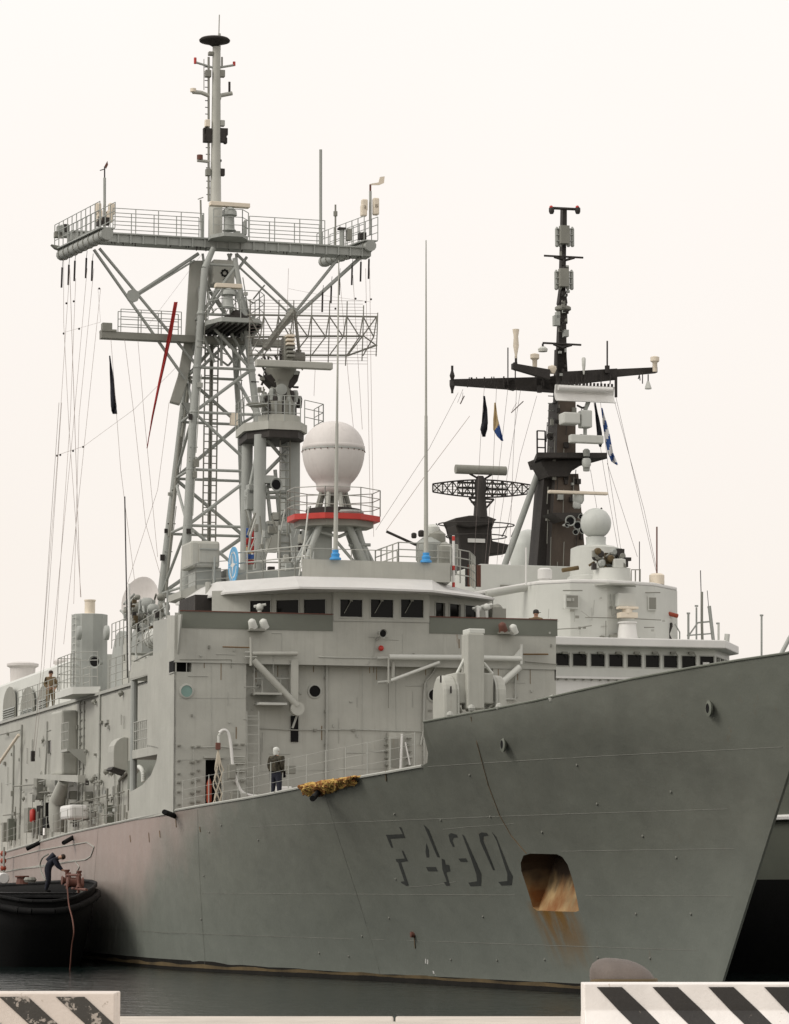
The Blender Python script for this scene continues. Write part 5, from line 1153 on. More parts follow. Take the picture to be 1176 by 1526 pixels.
# wing instrument: tarpaulined peloruses
for x, y in ((387, 905), (725, 905), (712, 908)):
    p = A(x, y, x=-.5); o = build('gyro_repeater', MB().tube(p - V((0, 0, .9)), p, .07, n=8).ball(p, .14, 10).tube(p + V((0, -.2, .02)), p + V((0, .22, .1)), .05, n=7), 'pale', dh, smooth=True)
p = A(716, 920, x=-.3); T('white_post', [(712, 922), (712, 905)], .07, x=-.3, mat='white', parent=dh)
build('radar_repeater', MB().cbox(A(741, 918, x=-.7), (.5, .5, .5)).ball(A(741, 908, x=-.7), .2, 10), 'shadegrey', dh)
# ---------------------------------------------------------------- missile launcher
ml = empty('missile_launcher', (0, 0, 0)); ml.parent = fr
LX = 12.6
build('launcher_base', MB().lathe((LX, 0, top(LX)), [(1.5, 0), (1.5, .5), (1.35, .6), (1.0, 2.0), (.6, 2.05)], 24), 'grey', ml)
def lb(name, x0, y0, x1, y1, d0, d1, mat='grey', bv=.04):
    a, b = A(x0, y1, x=LX + d1), A(x1, y0, x=LX + d1); return build(name, MB().box((LX + d0, a.y, a.z), (LX + d1, b.y, b.z)), mat, ml, bevel=bv)
lb('launcher_arm', 697, 944, 722, 1056, .1, .75); lb('arm_cap', 699, 937, 723, 944, .05, .72, 'pale', .03); lb('launcher_body', 680, 1003, 736, 1048, -.7, .5)
for x0, x1 in ((657, 679), (736, 751)):
    a, b = A(x0, 1090, x=LX + .3), A(x1, 1006, x=LX + .3); R9 = .62; cz = b.z - R9; pr = [(LX - .55, 0, top(LX)), (LX + R9 + .05, 0, top(LX))]
    pr += [(LX + .0 + R9 * math.cos(t), 0, cz + R9 * math.sin(t)) for t in [math.pi * k / 12 for k in range(13)]]
    o = build('launcher_cheek', MB().prism([(x, a.y, z) for x, y, z in pr], (0, b.y - a.y, 0)), 'grey', ml, bevel=.09)
    build('cheek_rim', MB().prism([(x + .01, b.y - .03 if x0 < 700 else a.y - .02, z) for x, y, z in pr], (0, .05, 0)), 'trim', ml)
for s0 in (((700, 967), (681, 1004)), ((721, 988), (734, 1004))): T('tie_rod', list(s0), .05, x=LX + .3, mat='pale', parent=ml)
for s0 in (((680, 1048), (688, 1062)), ((738, 1046), (728, 1056)), ((696, 1060), (700, 1048))): T('frame_bar', list(s0), .05, x=LX + .4, mat='shadegrey', parent=ml)
for x, y in ((672, 1028), (657, 1012)): build('cheek_slot', MB().cbox(A(x, y, x=LX + R9 + .06), (.02, .05, .22)), 'soot', ml)
# rail seats along the bulwark rim, bow fittings
for x, y in ((668, 1068), (741, 1056), (820, 1044), (700, 1058)):
    p = H(x, y, .0, 7.4); build('rim_fitting', MB().ball(p + V((0, .05, .05)), .1, 8), 'trim', hull)
# ---------------------------------------------------------------- rigging
def wire(pts, x, r=.010, mat='wirepale', parent=ym, name='halyard'): return pipe(pts, r, mat, x=x, parent=parent, name=name, n=4)
for pts in ([(95, 385), (95, 480), (103, 640), (121, 890)], [(104, 400), (86, 680), (62, 990)], [(113, 415), (105, 620), (80, 990)], [(150, 430), (126, 660), (95, 960)],
            [(140, 400), (118, 620), (110, 900)], [(165, 500), (180, 700), (205, 900)], [(205, 500), (215, 620), (235, 830)], [(130, 400), (108, 650), (75, 995)],
            [(551, 400), (553, 560), (557, 800)], [(545, 400), (549, 600), (552, 780)], [(526, 410), (535, 560), (540, 640)], [(507, 420), (519, 560), (527, 640)], [(252, 600), (235, 730), (190, 870)],
            [(430, 400), (428, 470)], [(470, 545), (468, 590)], [(185, 500), (200, 620), (217, 780), (240, 860)]): wire(pts, XM + .2)
wire([(86, 678), (125, 665), (200, 610), (265, 545)], XM, .008); wire([(97, 495), (150, 480), (146, 430)], XM, .006); wire([(553, 450), (480, 440), (430, 430)], XM, .006); wire([(217, 490), (300, 380)], XM, .006)
for x, y in ((85, 679), (90, 678), (109, 672), (124, 666), (99, 452), (110, 449), (95, 497), (118, 490), (148, 430), (530, 445), (545, 450), (553, 446), (500, 460)): build('wire_bead', MB().ball(A(x, y, x=XM), .05, 6), 'soot', ym)
pipe([A(180, 1290, y=-6.9), A(120, 890, y=-6), A(104, 400, x=XM)][1:], .011, 'wirepale', parent=ym, name='halyard')
pipe([A(46, 1130, y=YW - .9), A(50, 1118, y=YW - .9), A(62, 990, y=YW - .9), A(88, 600, x=XM)], .009, 'wirepale', parent=dh, name='topping_lift')
pipe([A(52, 1130, y=YW - .9), A(66, 990, y=YW - .9), A(92, 600, x=XM)], .008, 'wirepale', parent=dh, name='topping_lift')
build('block', MB().cbox(A(49, 1127, y=YW - .9), (.25, .15, .45)), 'soot', dh); T('halyard', [(576, 790), (640, 700), (700, 620)], .01, x=-2.6, mat='wirepale', parent=dh)
# ---------------------------------------------------------------- destroyer alongside, beyond the frigate
ds = empty('destroyer', (F2.o[0], F2.o[1], 0), -TH, label='paler grey warship moored behind the front one, with a dark brown tapering mast', cat='warship')
def D(name, pts, r, x=None, mat='soot', parent=ds, n=8, **k):
    P = [p if isinstance(p, V) else B(*p, x=x) if x is not None else B(*p, **k) for p in pts]
    return build(name, MB().path(P, r, n), mat, parent, smooth=True)
# hull with flare, darkened in colour for the shade between ships; black lower side
HW = [(0, .05), (8, 1.6), (20, 4.2), (34, 6.6), (45, 7.0), (140, 7.0)]; HD = [(0, .1), (4, 2.2), (12, 4.8), (24, 6.6), (34, 7.0), (140, 7.0)]
TS = 46.0
def hb2(x, z):
    d = TS - 4 + .8 * z - x; w_ = max(0, min(1, z / 8)); return interp(d, HW) * (1 - w_) + interp(d, HD) * w_
def top2(x): return 6.6 if x < 5 else 6.6 + (x - 5) * .055
xs2 = [-90, -70, -50, -30, -15, -5, 0, 4, 8, 12, 16, 20, 24, 28, 32, 35, 38, 40, 41.5]
def strake(z0f, z1f, name, mat, NK=8, off=0):
    vs, fs = [], []
    for sg in (-1, 1):
        for x in xs2:
            for k in range(NK + 1):
                z = z0f(x) + (z1f(x) - z0f(x)) * k / NK; vs.append((x, sg * (hb2(x, z) + off), z))
    n1 = len(xs2); g_ = lambda s_, i, k: s_ * n1 * (NK + 1) + i * (NK + 1) + k
    for s_ in (0, 1):
        for i in range(n1 - 1):
            for k in range(NK): fs.append((g_(s_, i, k), g_(s_, i+1, k), g_(s_, i+1, k+1), g_(s_, i, k+1)))
    for i in range(n1 - 1): fs.append((g_(0, i, NK), g_(0, i+1, NK), g_(1, i+1, NK), g_(1, i, NK)))
    for k in range(NK): fs.append((g_(0, n1-1, k), g_(0, n1-1, k+1), g_(1, n1-1, k+1), g_(1, n1-1, k)))
    return build(name, MB().add(vs, fs), mat, ds, smooth=True)
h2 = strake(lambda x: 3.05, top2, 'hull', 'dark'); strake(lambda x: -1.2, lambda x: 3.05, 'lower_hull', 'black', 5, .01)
mb = MB(); 
for a, b in zip(xs2, xs2[1:]): mb.tube((a, -hb2(a, 5.2) - .03, 5.0 + .02 * a * 0), (b, -hb2(b, 5.2) - .03, 5.0), .09, n=6)
build('rubbing_strake', mb, 'white', h2)
# bridge
DZ = 2.0
ub = empty('bridge', (0, 0, 0)); ub.parent = ds
yl2, yr2 = -6.2, B(1066, 980, x=0).y
yend = B(1087, 985, x=-2.6).y
zW0, zW1 = B(945, 994, x=0).z, B(945, 976, x=0).z
wy = []
for i, cx in enumerate((785, 812, 838, 864, 891, 918, 945.5, 972.5, 999.5, 1026.5, 1053.5)):
    a, b = B(cx - 10.3, 985, x=0).y, B(cx + 10.3, 985, x=0).y; wy.append((a - yl2, b - yl2, zW0, zW1))
wall('bridge_front', (0, yl2), (0, yr2), zW0 - .42, zW1 + .3, wy, ub, 'pale', frame='trim')
L2 = math.hypot(2.6, yend - yr2)
wall('bridge_side', (0, yr2), (-2.6, yend), zW0 - .42, zW1 + .3, [(L2 * (.06 + .31 * k), L2 * (.28 + .31 * k), zW0, zW1) for k in range(3)], ub, 'pale', frame='trim')
fwall('lower_front', .06, yl2, yr2 + .1, 6.8, zW0 - .42, [], ub, 'white')
wall('lower_side', (.06, yr2 + .1), (-2.6, yend + .1), 6.8, zW0 - .42, [], ub, 'white')
build('ledge', MB().box((0.06, yl2, zW0 - .52), (.2, yr2 + .1, zW0 - .44)), 'white', ub)
vz = zW1 + .3
vis = [(.55, yl2), (.55, yr2 + .25), (-2.4, yend + .35), (-6, yend + .35), (-6, yl2)]
build('visor', MB().prism([(x, y, vz) for x, y in vis], (0, 0, .34)), 'white', ub, bevel=.04)
for i, cx in enumerate((838, 864, 891, 918, 945.5, 972.5, 999.5, 1026.5)):
    p = B(cx + 3, 973, x=.1); build('wiper_motor', MB().cbox(p + V((.05, 0, 0)), (.15, .22, .09)).tube(p + V((.1, .1, 0)), p + V((.1, .2, -.16)), .02), 'shadegrey', ub)
for k in range(28): y = yl2 + (yr2 - yl2) * k / 27; build('bolt', MB().cbox((.12, y, zW0 - .56), (.08, .06, .05)), 'shadegrey', ub)
c = B(1053, 989, x=.03); build('white_paper', MB().cbox(c - V((.05, 0, 0)), (.02, .28, .12)), 'white', ub)
# rounded upper block
ux = -3.0
ya2, yb2 = B(738, 900, x=ux - 3).y, B(998, 900, x=ux - 2.5).y
zt2 = B(900, 872, x=ux).z; z02 = vz + .3
y1, y2, y3 = B(800, 900, x=ux - .5).y, B(905, 900, x=ux + .8).y, B(975, 900, x=ux).y
pl2 = [(ux - 6, B(712, 900, x=ux - 6).y), (ux - .6, y1), (ux + .5, B(850, 900, x=ux + .5).y), (ux + .8, y2), (ux + .1, y3), (ux - 1.6, yb2), (ux - 6, yb2), (ux - 6, ya2)]
pl2[0] = (ux - 4.2, B(735, 900, x=ux - 4.2).y)
N2 = 5
def hole_for(px0, py0, px1, py1, i, mat='shadegrey'):
    p, q = pl2[i], pl2[i + 1]; X = (p[0] + q[0]) / 2
    a, b = B(px0, py1, x=X), B(px1, py0, x=X); L_ = math.hypot(q[0]-p[0], q[1]-p[1]); f_ = lambda y: (y - p[1]) / (q[1] - p[1]) * L_
    return (f_(a.y), f_(b.y), a.z, b.z, mat, .1, 'window')
for i in range(6):
    hs = []
    if i == 2: pass
    if i == 1: hs = [hole_for(843, 905, 859, 888, 1)] if False else []
    p, q = pl2[i], pl2[i + 1]
    wall('block_panel', p, q, z02, zt2, hs, ub, 'pale')
for (x0, x1, y0, y1_) in ((843, 860, 888, 905), (966, 976, 891, 908)):
    X = ux + .62 if x0 < 900 else ux + .15
    a, b = B(x0, y1_, x=X), B(x1, y0, x=X); o = build('window_frame', MB().box((X - .1, a.y - .05, a.z - .05), (X + .12, b.y + .05, b.z + .05)), 'pale', ub)
    build('window', MB().box((X + .12, a.y, a.z), (X + .13, b.y, b.z)), 'domegreen' if False else 'shadegrey', o)
    D('window_rail', [(x0 - 4, y0 - 8), (x1 + 8, y0 - 8)], .025, x=X + .25, mat='shadegrey', parent=ub)
build('block_roof', MB().prism([(x, y, zt2) for x, y in pl2], (0, 0, .16)), 'white', ub, bevel=.05)
D('sloping_roof_edge', [(725, 886), (770, 878), (812, 872)], .15, x=ux - 1.4, mat='trim', parent=ub)
a, b = B(887, 881, x=ux + .9), B(952, 874, x=ux + .9); build('small_platform', MB().prism([(ux + .6, a.y, b.z), (ux + .6, b.y, b.z), (ux + 1.5, b.y - .4, b.z), (ux + 1.5, a.y + .4, b.z)], (0, 0, .06)), 'trim', ub)
a, b = B(922, 903, x=ux + 1.2), B(948, 884, x=ux + 1.2); build('sight_hood', MB().box((ux + .5, a.y, a.z), (ux + 1.2, b.y, b.z)), 'pale', ub, bevel=.02)
build('sight', MB().cbox(B(935, 917, x=ux + 1.2), (.5, .75, .22)).ball(B(935, 911, x=ux + 1.3), .22, 10).cbox(B(935, 906, x=ux + 1.3), (.4, .85, .1)), 'cream', ub, bevel=.02)
p = B(935, 956, x=ux + 1.2); q = B(935, 929, x=ux + 1.2); build('sight_pedestal', MB().tube((p.x, p.y, z02 - .3), q, .5, .34, 16).tube(q, q + V((0, 0, .06)), .4, n=16), 'white', ub, smooth=True)
for pts in ([(872, 920), (926, 921)], [(946, 922), (985, 924)], [(860, 936), (882, 932)], [(903, 925), (903, 957)], [(826, 938), (860, 936)], [(960, 935), (975, 935)], [(845, 955), (905, 957)]): D('rail_bar', pts, .02, x=ux + .95, mat='shadegrey', parent=ub)
a = B(915, 953, x=ux + 1); build('small_box', MB().cbox(a, (.3, .3, .4)), 'shadegrey', ub)
# dome on its house
hx = -6.5
p, q = B(845, 870, x=hx), B(930, 870, x=hx); q2 = B(868, 818, x=hx); q3 = B(922, 818, x=hx); cyh = B(885, 850, x=hx).y
zb2, zt3 = zt2 + .16, B(888, 818, x=hx).z
build('dome_house', MB().lathe((hx, (p.y + q.y) / 2, zb2), [(1.25, 0), (1.2, .5), (1.1, .55), (1.05, zt3 - zb2), (.8, zt3 - zb2 + .1)], 20), 'pale', ub, smooth=True)
c = B(888, 780, x=hx); rd = .66
build('dome_neck', MB().lathe((hx, c.y, zt3), [(.5, 0), (.42, .25), (.44, .5)], 18), 'domegreen', ub, smooth=True)
build('dome', MB().ball(c, rd, 28), 'domegreen', ub, smooth=True)
build('dome_tip', MB().tube(B(893, 762, x=hx), B(897, 757, x=hx), .04), 'soot', ub)
c = B(787, 825, x=-14); build('dome', MB().lathe(c, [(.45, -1.3), (.75, -.9), (.82, -.3), (.82, .3), (.7, .7), (.45, .95), (.15, 1.07), (.01, 1.1)], 22), 'domegreen', ub, smooth=True)
# optical director: tangle of parts
build('director_plinth', MB().lathe(B(912, 870, x=ux - 1.0), [(.85, 0), (.78, .6), (.8, .62)], 18), 'pale', ub, smooth=True)
random.seed(3)
for k in range(44):
    x = random.uniform(882, 934); y = random.uniform(822, 848); p = B(x, y, x=ux - 1 + random.uniform(-.3, .3))
    mb = MB()
    if k % 3 == 0: mb.lathe(p, [(.1, -.15), (.16, 0), (.16, .12), (.1, .2)], 10, 'x')
    elif k % 3 == 1: mb.cbox(p, (.2, random.uniform(.15, .4), random.uniform(.1, .3)))
    else: mb.tube(p, p + V((0, random.uniform(-.4, .4), random.uniform(-.4, .2))), .05)
    build('director_fitting', mb, random.choice(['shadegrey', 'soot', 'mast', 'soot', 'weed']), ub)
build('director_box', MB().cbox(B(921, 842, x=ux - .5), (.3, .4, .5)), 'pale', ub, bevel=.03)
D('spar', [(838, 850), (862, 846)], .09, x=hx + 1.5, mat='weed', parent=ub)
# canisters and poles on the roof
for x, y0, w_, m_ in ((812, 860, .3, 'white'), (979, 868, .32, 'cream'), (927, 845, .2, 'pale')):
    p = B(x, y0, x=ux - .8); build('canister', MB().lathe(p - V((0, 0, .25)), [(w_ * .8, 0), (w_ * .8, .15), (w_, .17), (w_, .55), (w_ * .7, .62)], 14), m_, ub, smooth=True)
for x, y0, y1_, r, m_, X in ((979, 860, 785, .035, 'brown', ux - .8), (953, 870, 807, .02, 'soot', ux - 2), (784, 872, 816, .04, 'white', ux - 1), (947, 868, 850, .03, 'shadegrey', ux), (954, 870, 848, .03, 'shadegrey', ux - .5)): D('pole', [(x, y0), (x, y1_)], r, x=X, mat=m_, parent=ub)
D('guard_rail', [(941, 868), (941, 849), (954, 849)], .02, x=ux, mat='shadegrey', parent=ub)
# antennas abaft the bridge on its port side, beyond the visor
AX = -4
for pts, r, m_ in (([(1047, 962), (1046, 925), (1046, 882)], .06, 'shadegrey'), ([(1046, 925), (1044, 850)], .02, 'soot'), ([(1026, 958), (1026, 915)], .05, 'mast'), ([(1038, 958), (1038, 905)], .04, 'mast'), ([(1064, 962), (1057, 903)], .08, 'mast'), ([(1056, 903), (1054, 880)], .015, 'soot'), ([(1024, 957), (1028, 945), (1040, 928), (1060, 926)], .035, 'mast'),
               ([(1024, 947), (1062, 944)], .03, 'mast'), ([(1071, 963), (1071, 930)], .05, 'pale'), ([(1082, 966), (1084, 945)], .12, 'pale'), ([(1135, 1010), (1135, 916)], .045, 'mast'), ([(1013, 956), (1013, 942), (1006, 930)], .03, 'mast'), ([(1002, 958), (996, 945), (1001, 932), (1000, 928)], .06, 'soot')):
    D('antenna_pole', pts, r, x=AX, mat=m_, parent=ub)
for x, y in ((1026, 914), (1038, 903), (1135, 917), (1070, 929), (1057, 905)): build('antenna_head', MB().cbox(B(x, y, x=AX), (.08, .13, .07)), 'mast', ub)
D('red_spar', [(995, 914), (1010, 918)], .09, x=AX, mat='orange', parent=ub)
D('bow_staff', [(1164, 975), (1176, 952), (1181, 944)], .08, x=20, mat='mast', parent=ds)
# low structure behind the frigate's wing
a, b = B(716, 930, x=-9), B(850, 845, x=-9); build('after_house', MB().box((-16, a.y, 6.5), (-9, b.y + 1.5, B(780, 842, x=-9).z)), 'pale', ds, bevel=.04)
a, b = B(746, 878, x=-8.95), B(764, 872, x=-8.95); build('vent_grille', MB().box((-9, a.y, a.z), (-8.93, b.y, b.z)), 'shadegrey', ds)
a, b = B(812, 858, x=-8), B(836, 790, x=-8); 
build('foredeck_house', MB().box((-30, -6.3, 6.5), (-9, 6, 9.5)), 'pale', ds)
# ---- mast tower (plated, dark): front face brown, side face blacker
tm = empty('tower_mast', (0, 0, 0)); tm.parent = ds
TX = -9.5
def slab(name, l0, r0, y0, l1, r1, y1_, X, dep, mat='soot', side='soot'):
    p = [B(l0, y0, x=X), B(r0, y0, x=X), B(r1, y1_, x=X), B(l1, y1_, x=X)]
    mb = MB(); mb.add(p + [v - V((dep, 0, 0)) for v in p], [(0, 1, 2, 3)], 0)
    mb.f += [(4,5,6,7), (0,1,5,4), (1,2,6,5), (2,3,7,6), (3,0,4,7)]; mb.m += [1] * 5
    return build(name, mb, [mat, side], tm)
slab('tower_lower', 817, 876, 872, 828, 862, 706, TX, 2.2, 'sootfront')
slab('tower_middle', 829, 858, 690, 832, 858, 596, TX, 1.3, 'sootfront')
slab('tower_collar', 812, 862, 692, 808, 868, 680, TX + .1, 2.0, 'soot')
# lower tower full mass behind
slab('tower_after', 798, 830, 870, 812, 835, 700, TX - .5, 1.2, 'soot')
p8 = [B(x, 678, x=TX + .6) for x in (800, 905)]
zq = B(850, 684, x=TX + .6).z
build('crosstree_platform', MB().prism([(TX + .7, B(800, 684, x=TX+.7).y, zq), (TX + 1.0, B(845, 684, x=TX+1).y, zq), (TX + .6, B(905, 684, x=TX+.6).y, zq + .12), (TX + .3, B(905, 684, x=TX+.3).y, zq + .12), (TX - 1.8, B(860, 684, x=TX-1.8).y, zq), (TX - 1.8, B(795, 684, x=TX-1.8).y, zq)], (0, 0, .22)), 'soot', tm)
build('platform_bracket', MB().prism([B(x, y, x=TX + .3) for x, y in ((806, 688), (878, 686), (852, 702), (848, 710), (818, 710), (814, 702))], (-1.4, 0, 0)), 'soot', tm)
rail('guard_rail', [(TX - .2, B(803, 680, x=TX).y, zq + .2), (TX - .2, B(815, 680, x=TX).y, zq + .2)], 1.1, tm, 'soot', step=.4, r=.04)
# upper pole
for (l0, r0, y0, l1, r1, y1_) in ((828, 849, 600, 830, 844, 520), (831, 845, 555, 834, 844, 480), (834, 846, 482, 834, 845, 452), (833, 846, 452, 836, 843, 430), (836, 843, 432, 838, 844, 360), (838, 845, 362, 839, 845, 309)):
    slab('pole_section', l0, r0, y0, l1, r1, y1_, TX - .2, .35, 'soot')
def DT(name, pts, r, mat='soot', x=TX, n=6): return D(name, pts, r, x=x, mat=mat, parent=tm, n=n)
def taper(name, p, q, h0, h1, X=TX - .3, mat='soot'):
    a, b = B(*p, x=X), B(*q, x=X); return build(name, MB().prism([a - V((0, 0, h0)), b - V((0, 0, h1)), b + V((0, 0, h1)), a + V((0, 0, h0))], (-.3, 0, 0)), mat, tm)
taper('yard', (838, 573), (673, 569), .36, .12); taper('yard', (838, 561), (980, 551), .22, .12); taper('yard', (838, 564), (920, 557), .3, .24, TX - .1); taper('yard', (800, 571), (838, 571), .2, .4)
taper('yard', (820, 558), (765, 545), .22, .12, TX + .8); taper('yard', (768, 573), (750, 574), .25, .1)
for pts, r in (([(674, 545), (674, 570), (674, 586)], .06), ([(757, 518), (757, 574)], .03), ([(905, 508), (905, 552)], .04), ([(918, 562), (918, 592)], .07), ([(768, 540), (769, 552)], .1), ([(905, 545), (905, 556)], .12), ([(976, 545), (976, 553)], .12),
              ([(822, 310), (862, 312)], .07), ([(811, 381), (869, 384)], .05), ([(826, 383), (842, 388), (856, 384)], .06), ([(809, 511), (866, 514)], .05), ([(825, 513), (838, 518), (852, 514)], .06), ([(804, 575), (804, 585)], .12), ([(966, 558), (966, 572)], .03), ([(768, 545), (768, 572)], .03), ([(769, 515), (769, 545)], .06), ([(797, 542), (797, 552)], .1), ([(870, 545), (870, 560)], .05)): DT('spar', pts, r)
for x, y in ((674, 560), (674, 575)): build('yard_end', MB().lathe(B(x, y, x=TX), [(.03, -.3), (.12, 0), (.03, .3)], 8), 'soot', tm)
for x in (822, 861):
    build('mast_light', MB().lathe(B(x, 312, x=TX), [(.08, -.2), (.12, -.1), (.12, .05), (.05, .12)], 10), 'soot', tm, smooth=True); build('red_lamp', MB().ball(B(x - .5, 309, x=TX + .02), .09, 8), 'red', tm)
for cx, cy in ((841, 350), (840, 414)):
    for dx in (-11, -6, 6, 12):
        build('dipole_array', MB().lathe(B(cx + dx, cy + 3, x=TX), [(.05, -.45), (.09, -.4), (.09, .35), (.03, .45)], 8), 'mast', tm)
    build('array_core', MB().cbox(B(cx, cy, x=TX + .2), (.3, .4, .8)), 'shadegrey', tm)
    for dy in (-9, 0, 9): DT('array_arm', [(cx - 12, cy + dy), (cx + 13, cy + dy)], .03, 'mast', TX + .1)
build('mast_ring', MB().lathe(B(839, 460, x=TX - .3), [(.3, -.1), (.36, -.05), (.36, .05), (.3, .1)], 14), 'shadegrey', tm)
for x, y, w_, h_ in ((829, 478, .25, .45), (843, 497, .2, .3), (831, 470, .15, .3)): build('antenna_box', MB().cbox(B(x, y, x=TX + .1), (.3, w_, h_)), 'mast', tm)
DT('antenna', [(809, 512), (809, 518)], .05); build('white_antenna', MB().lathe(B(809, 520, x=TX), [(.2, -.12), (.22, .0), (.1, .1)], 12), 'pale', tm)
build('white_antenna', MB().lathe(B(769, 505, x=TX + .8), [(.03, -.85), (.13, -.3), (.1, .1), (.15, .4), (.15, .42), (.02, .44)], 12), 'cream', tm, smooth=True)
for x, y in ((797, 535), (976, 539)): build('white_antenna', MB().lathe(B(x, y, x=TX + .3), [(.1, -.45), (.11, -.05), (.2, .02), (.2, .2), (.1, .24)], 12), 'cream', tm, smooth=True)
build('white_antenna', MB().lathe(B(870, 541, x=TX + .2), [(.03, -.5), (.08, -.1), (.09, .2), (.05, .25)], 10), 'pale', tm, smooth=True); build('white_antenna', MB().lathe(B(823, 550, x=TX + .6), [(.1, -.2), (.2, 0), (.18, .12), (.02, .18)], 12), 'cream', tm, smooth=True)
build('white_antenna', MB().lathe(B(966, 578, x=TX), [(.15, -.05), (.15, .0), (.05, .3)], 10), 'pale', tm)
for k in range(10): p = B(817 - k * .2, 590 + k * 11, x=TX - .6); build('rung', MB().tube(p, p + V((0, .25, 0)), .025, n=5), 'mast', tm)
# surveillance radars on the mast
RX2 = TX + 1.6
a, b = B(828, 598, x=RX2), B(915, 577, x=RX2)
pr = [(0, a.z), (.22, a.z + .1), (.34, (a.z + b.z) / 2), (.22, b.z)]
build('radar_reflector', MB().prism([(RX2 + .3 - x, a.y, z) for x, z in pr] + [(RX2 + .15 - x, a.y, z) for x, z in pr[::-1]], (0, b.y - a.y, 0)), 'white', tm, smooth=False)
a, b = B(831, 578, x=RX2 + .2), B(911, 580, x=RX2 + .2); build('radar_feed', MB().tube((RX2 + .3, a.y, a.z), (RX2 + .3, b.y, a.z), .12, n=10), 'white', tm, smooth=True)
for k in range(16): y = a.y + (b.y - a.y) * k / 15; build('feed_slot', MB().cbox((RX2 + .3, y, a.z + .2), (.1, .07, .12)), 'soot', tm)
build('radar_gearbox', MB().cbox(B(872, 625, x=RX2), (.5, .5, .75)), 'domegreen', tm, bevel=.05); a, b = B(837, 632, x=RX2), B(862, 616, x=RX2); build('radar_cabinet', MB().box((RX2 - .4, a.y, a.z), (RX2 + .3, b.y, b.z)), 'pale', tm, bevel=.06)
DT('radar_axle', [(872, 612), (876, 600)], .1, 'mast', RX2); DT('radar_arm', [(860, 604), (868, 608), (876, 606), (879, 598)], .05, 'soot', RX2); DT('radar_axle', [(872, 636), (872, 650)], .09, 'mast', RX2)
a, b = B(848, 660, x=RX2), B(897, 650, x=RX2); build('radar_bar', MB().box((RX2 - .1, a.y, a.z), (RX2 + .25, b.y, b.z)), 'pale', tm, bevel=.04)
a, b = B(817, 735, x=TX + 1.2), B(905, 731, x=TX + 1.2); build('radar_bar', MB().box((TX + 1.1, a.y, a.z), (TX + 1.35, b.y, a.z + .13)), 'cream', tm, bevel=.03)
for x, y, r_ in ((862, 742, .25), (860, 752, .18), (874, 690, .2)): build('radar_motor', MB().lathe(B(x, y, x=TX + 1.0), [(r_ * .7, -r_), (r_, -r_ * .5), (r_, r_ * .5), (r_ * .8, r_)], 12), 'domegreen', tm, smooth=True)
build('bracket_platform', MB().prism([B(x, y, x=TX + 1.3) for x, y in ((822, 764), (868, 764), (868, 770), (850, 772), (840, 776))], (-1.3, 0, 0)), 'soot', tm)
for x, y, r_ in ((850, 776, .22), (861, 783, .18), (866, 770, .12), (868, 790, .16), (858, 793, .12), (845, 782, .12)): horn(B(x, y, x=TX + 1.6), r_, .3, tm, 'mast', dirv=(1, random.uniform(-.4, .4), 0), name='mast_lamp')
for x, y in ((874, 675), (874, 697)): build('mast_lamp', MB().lathe(B(x, y, x=TX + .9), [(.14, -.15), (.16, .1), (.08, .18)], 10), 'mast', tm)
# leaning strut
DT('support_strut', [(806, 694), (745, 862)], .14, 'mast', TX - 1.2, 12)
# ---- second tower with elliptical lattice radar
QX = -22
lt = empty('lattice_radar', (0, 0, 0)); lt.parent = ds
def DQ(name, pts, r, mat='soot', x=QX, n=5): return D(name, pts, r, x=x, mat=mat, parent=lt, n=n)
build('radar_tower', MB().prism([B(x, y, x=QX) for x, y in ((686, 860), (684, 800), (679, 783), (680, 772), (700, 770), (712, 768), (730, 770), (738, 776), (733, 790), (734, 806), (762, 812), (764, 822), (730, 826), (727, 860))], (-1.6, 0, 0)), 'soot', lt, bevel=.05)
build('tower_cap', MB().prism([B(x, y, x=QX + .3) for x, y in ((678, 772), (700, 768), (725, 768), (741, 774), (730, 782), (700, 786), (682, 782))], (-2.0, 0, 0)), 'soot', lt, bevel=.05)
a, b = B(698, 808, x=QX + .1), B(723, 803, x=QX + .1); build('white_plate', MB().box((QX + .02, a.y, a.z), (QX + .1, b.y, b.z)), 'white', lt)
a, b = B(679, 706, x=QX), B(754, 695, x=QX); rt_ = (b.z - a.z) / 2; build('interrogator_tube', MB().tube((QX, a.y, (a.z + b.z) / 2), (QX, b.y, (a.z + b.z) / 2), rt_, n=16), 'shadegrey', lt, smooth=True)
build('pedestal', MB().lathe(B(716, 772, x=QX), [(.35, 0), (.3, .6), (.25, 1.0), (.3, 1.7), (.15, 2.0)], 12), 'soot', lt, smooth=True)
def ell(u): x = 719 + 74 * u; h_ = 13 * (1 - .55 * abs(u) ** 1.8) ; return x, 728 - h_ + 1.0 * u, 728 + h_ + 1.0 * u
us = [-1 + k / 10 for k in range(21)]
for u in us[::1]:
    x, t_, b_ = ell(u); DQ('rib', [(x, t_), (x, b_)], .035 if round(abs(u) * 10) % 2 == 0 else .02)
DQ('rim', [ell(u)[::2] for u in us], .04); DQ('rim', [ell(u)[:2] for u in us], .04)
for f_ in (-.6, -.2, .2, .6): DQ('reflector_bar', [(ell(u)[0], 728 + u + f_ * 13 * (1 - .55 * abs(u) ** 1.8)) for u in us], .014, 'shadegrey')
for u, v_ in zip(us[::2], us[2::2]):
    x0, t0, b0 = ell(u); x1, t1, b1 = ell(v_); DQ('lattice', [(x0, t0), (x1, b1)], .03, x=QX - .2); DQ('lattice', [(x0, b0), (x1, t1)], .03, x=QX - .2)
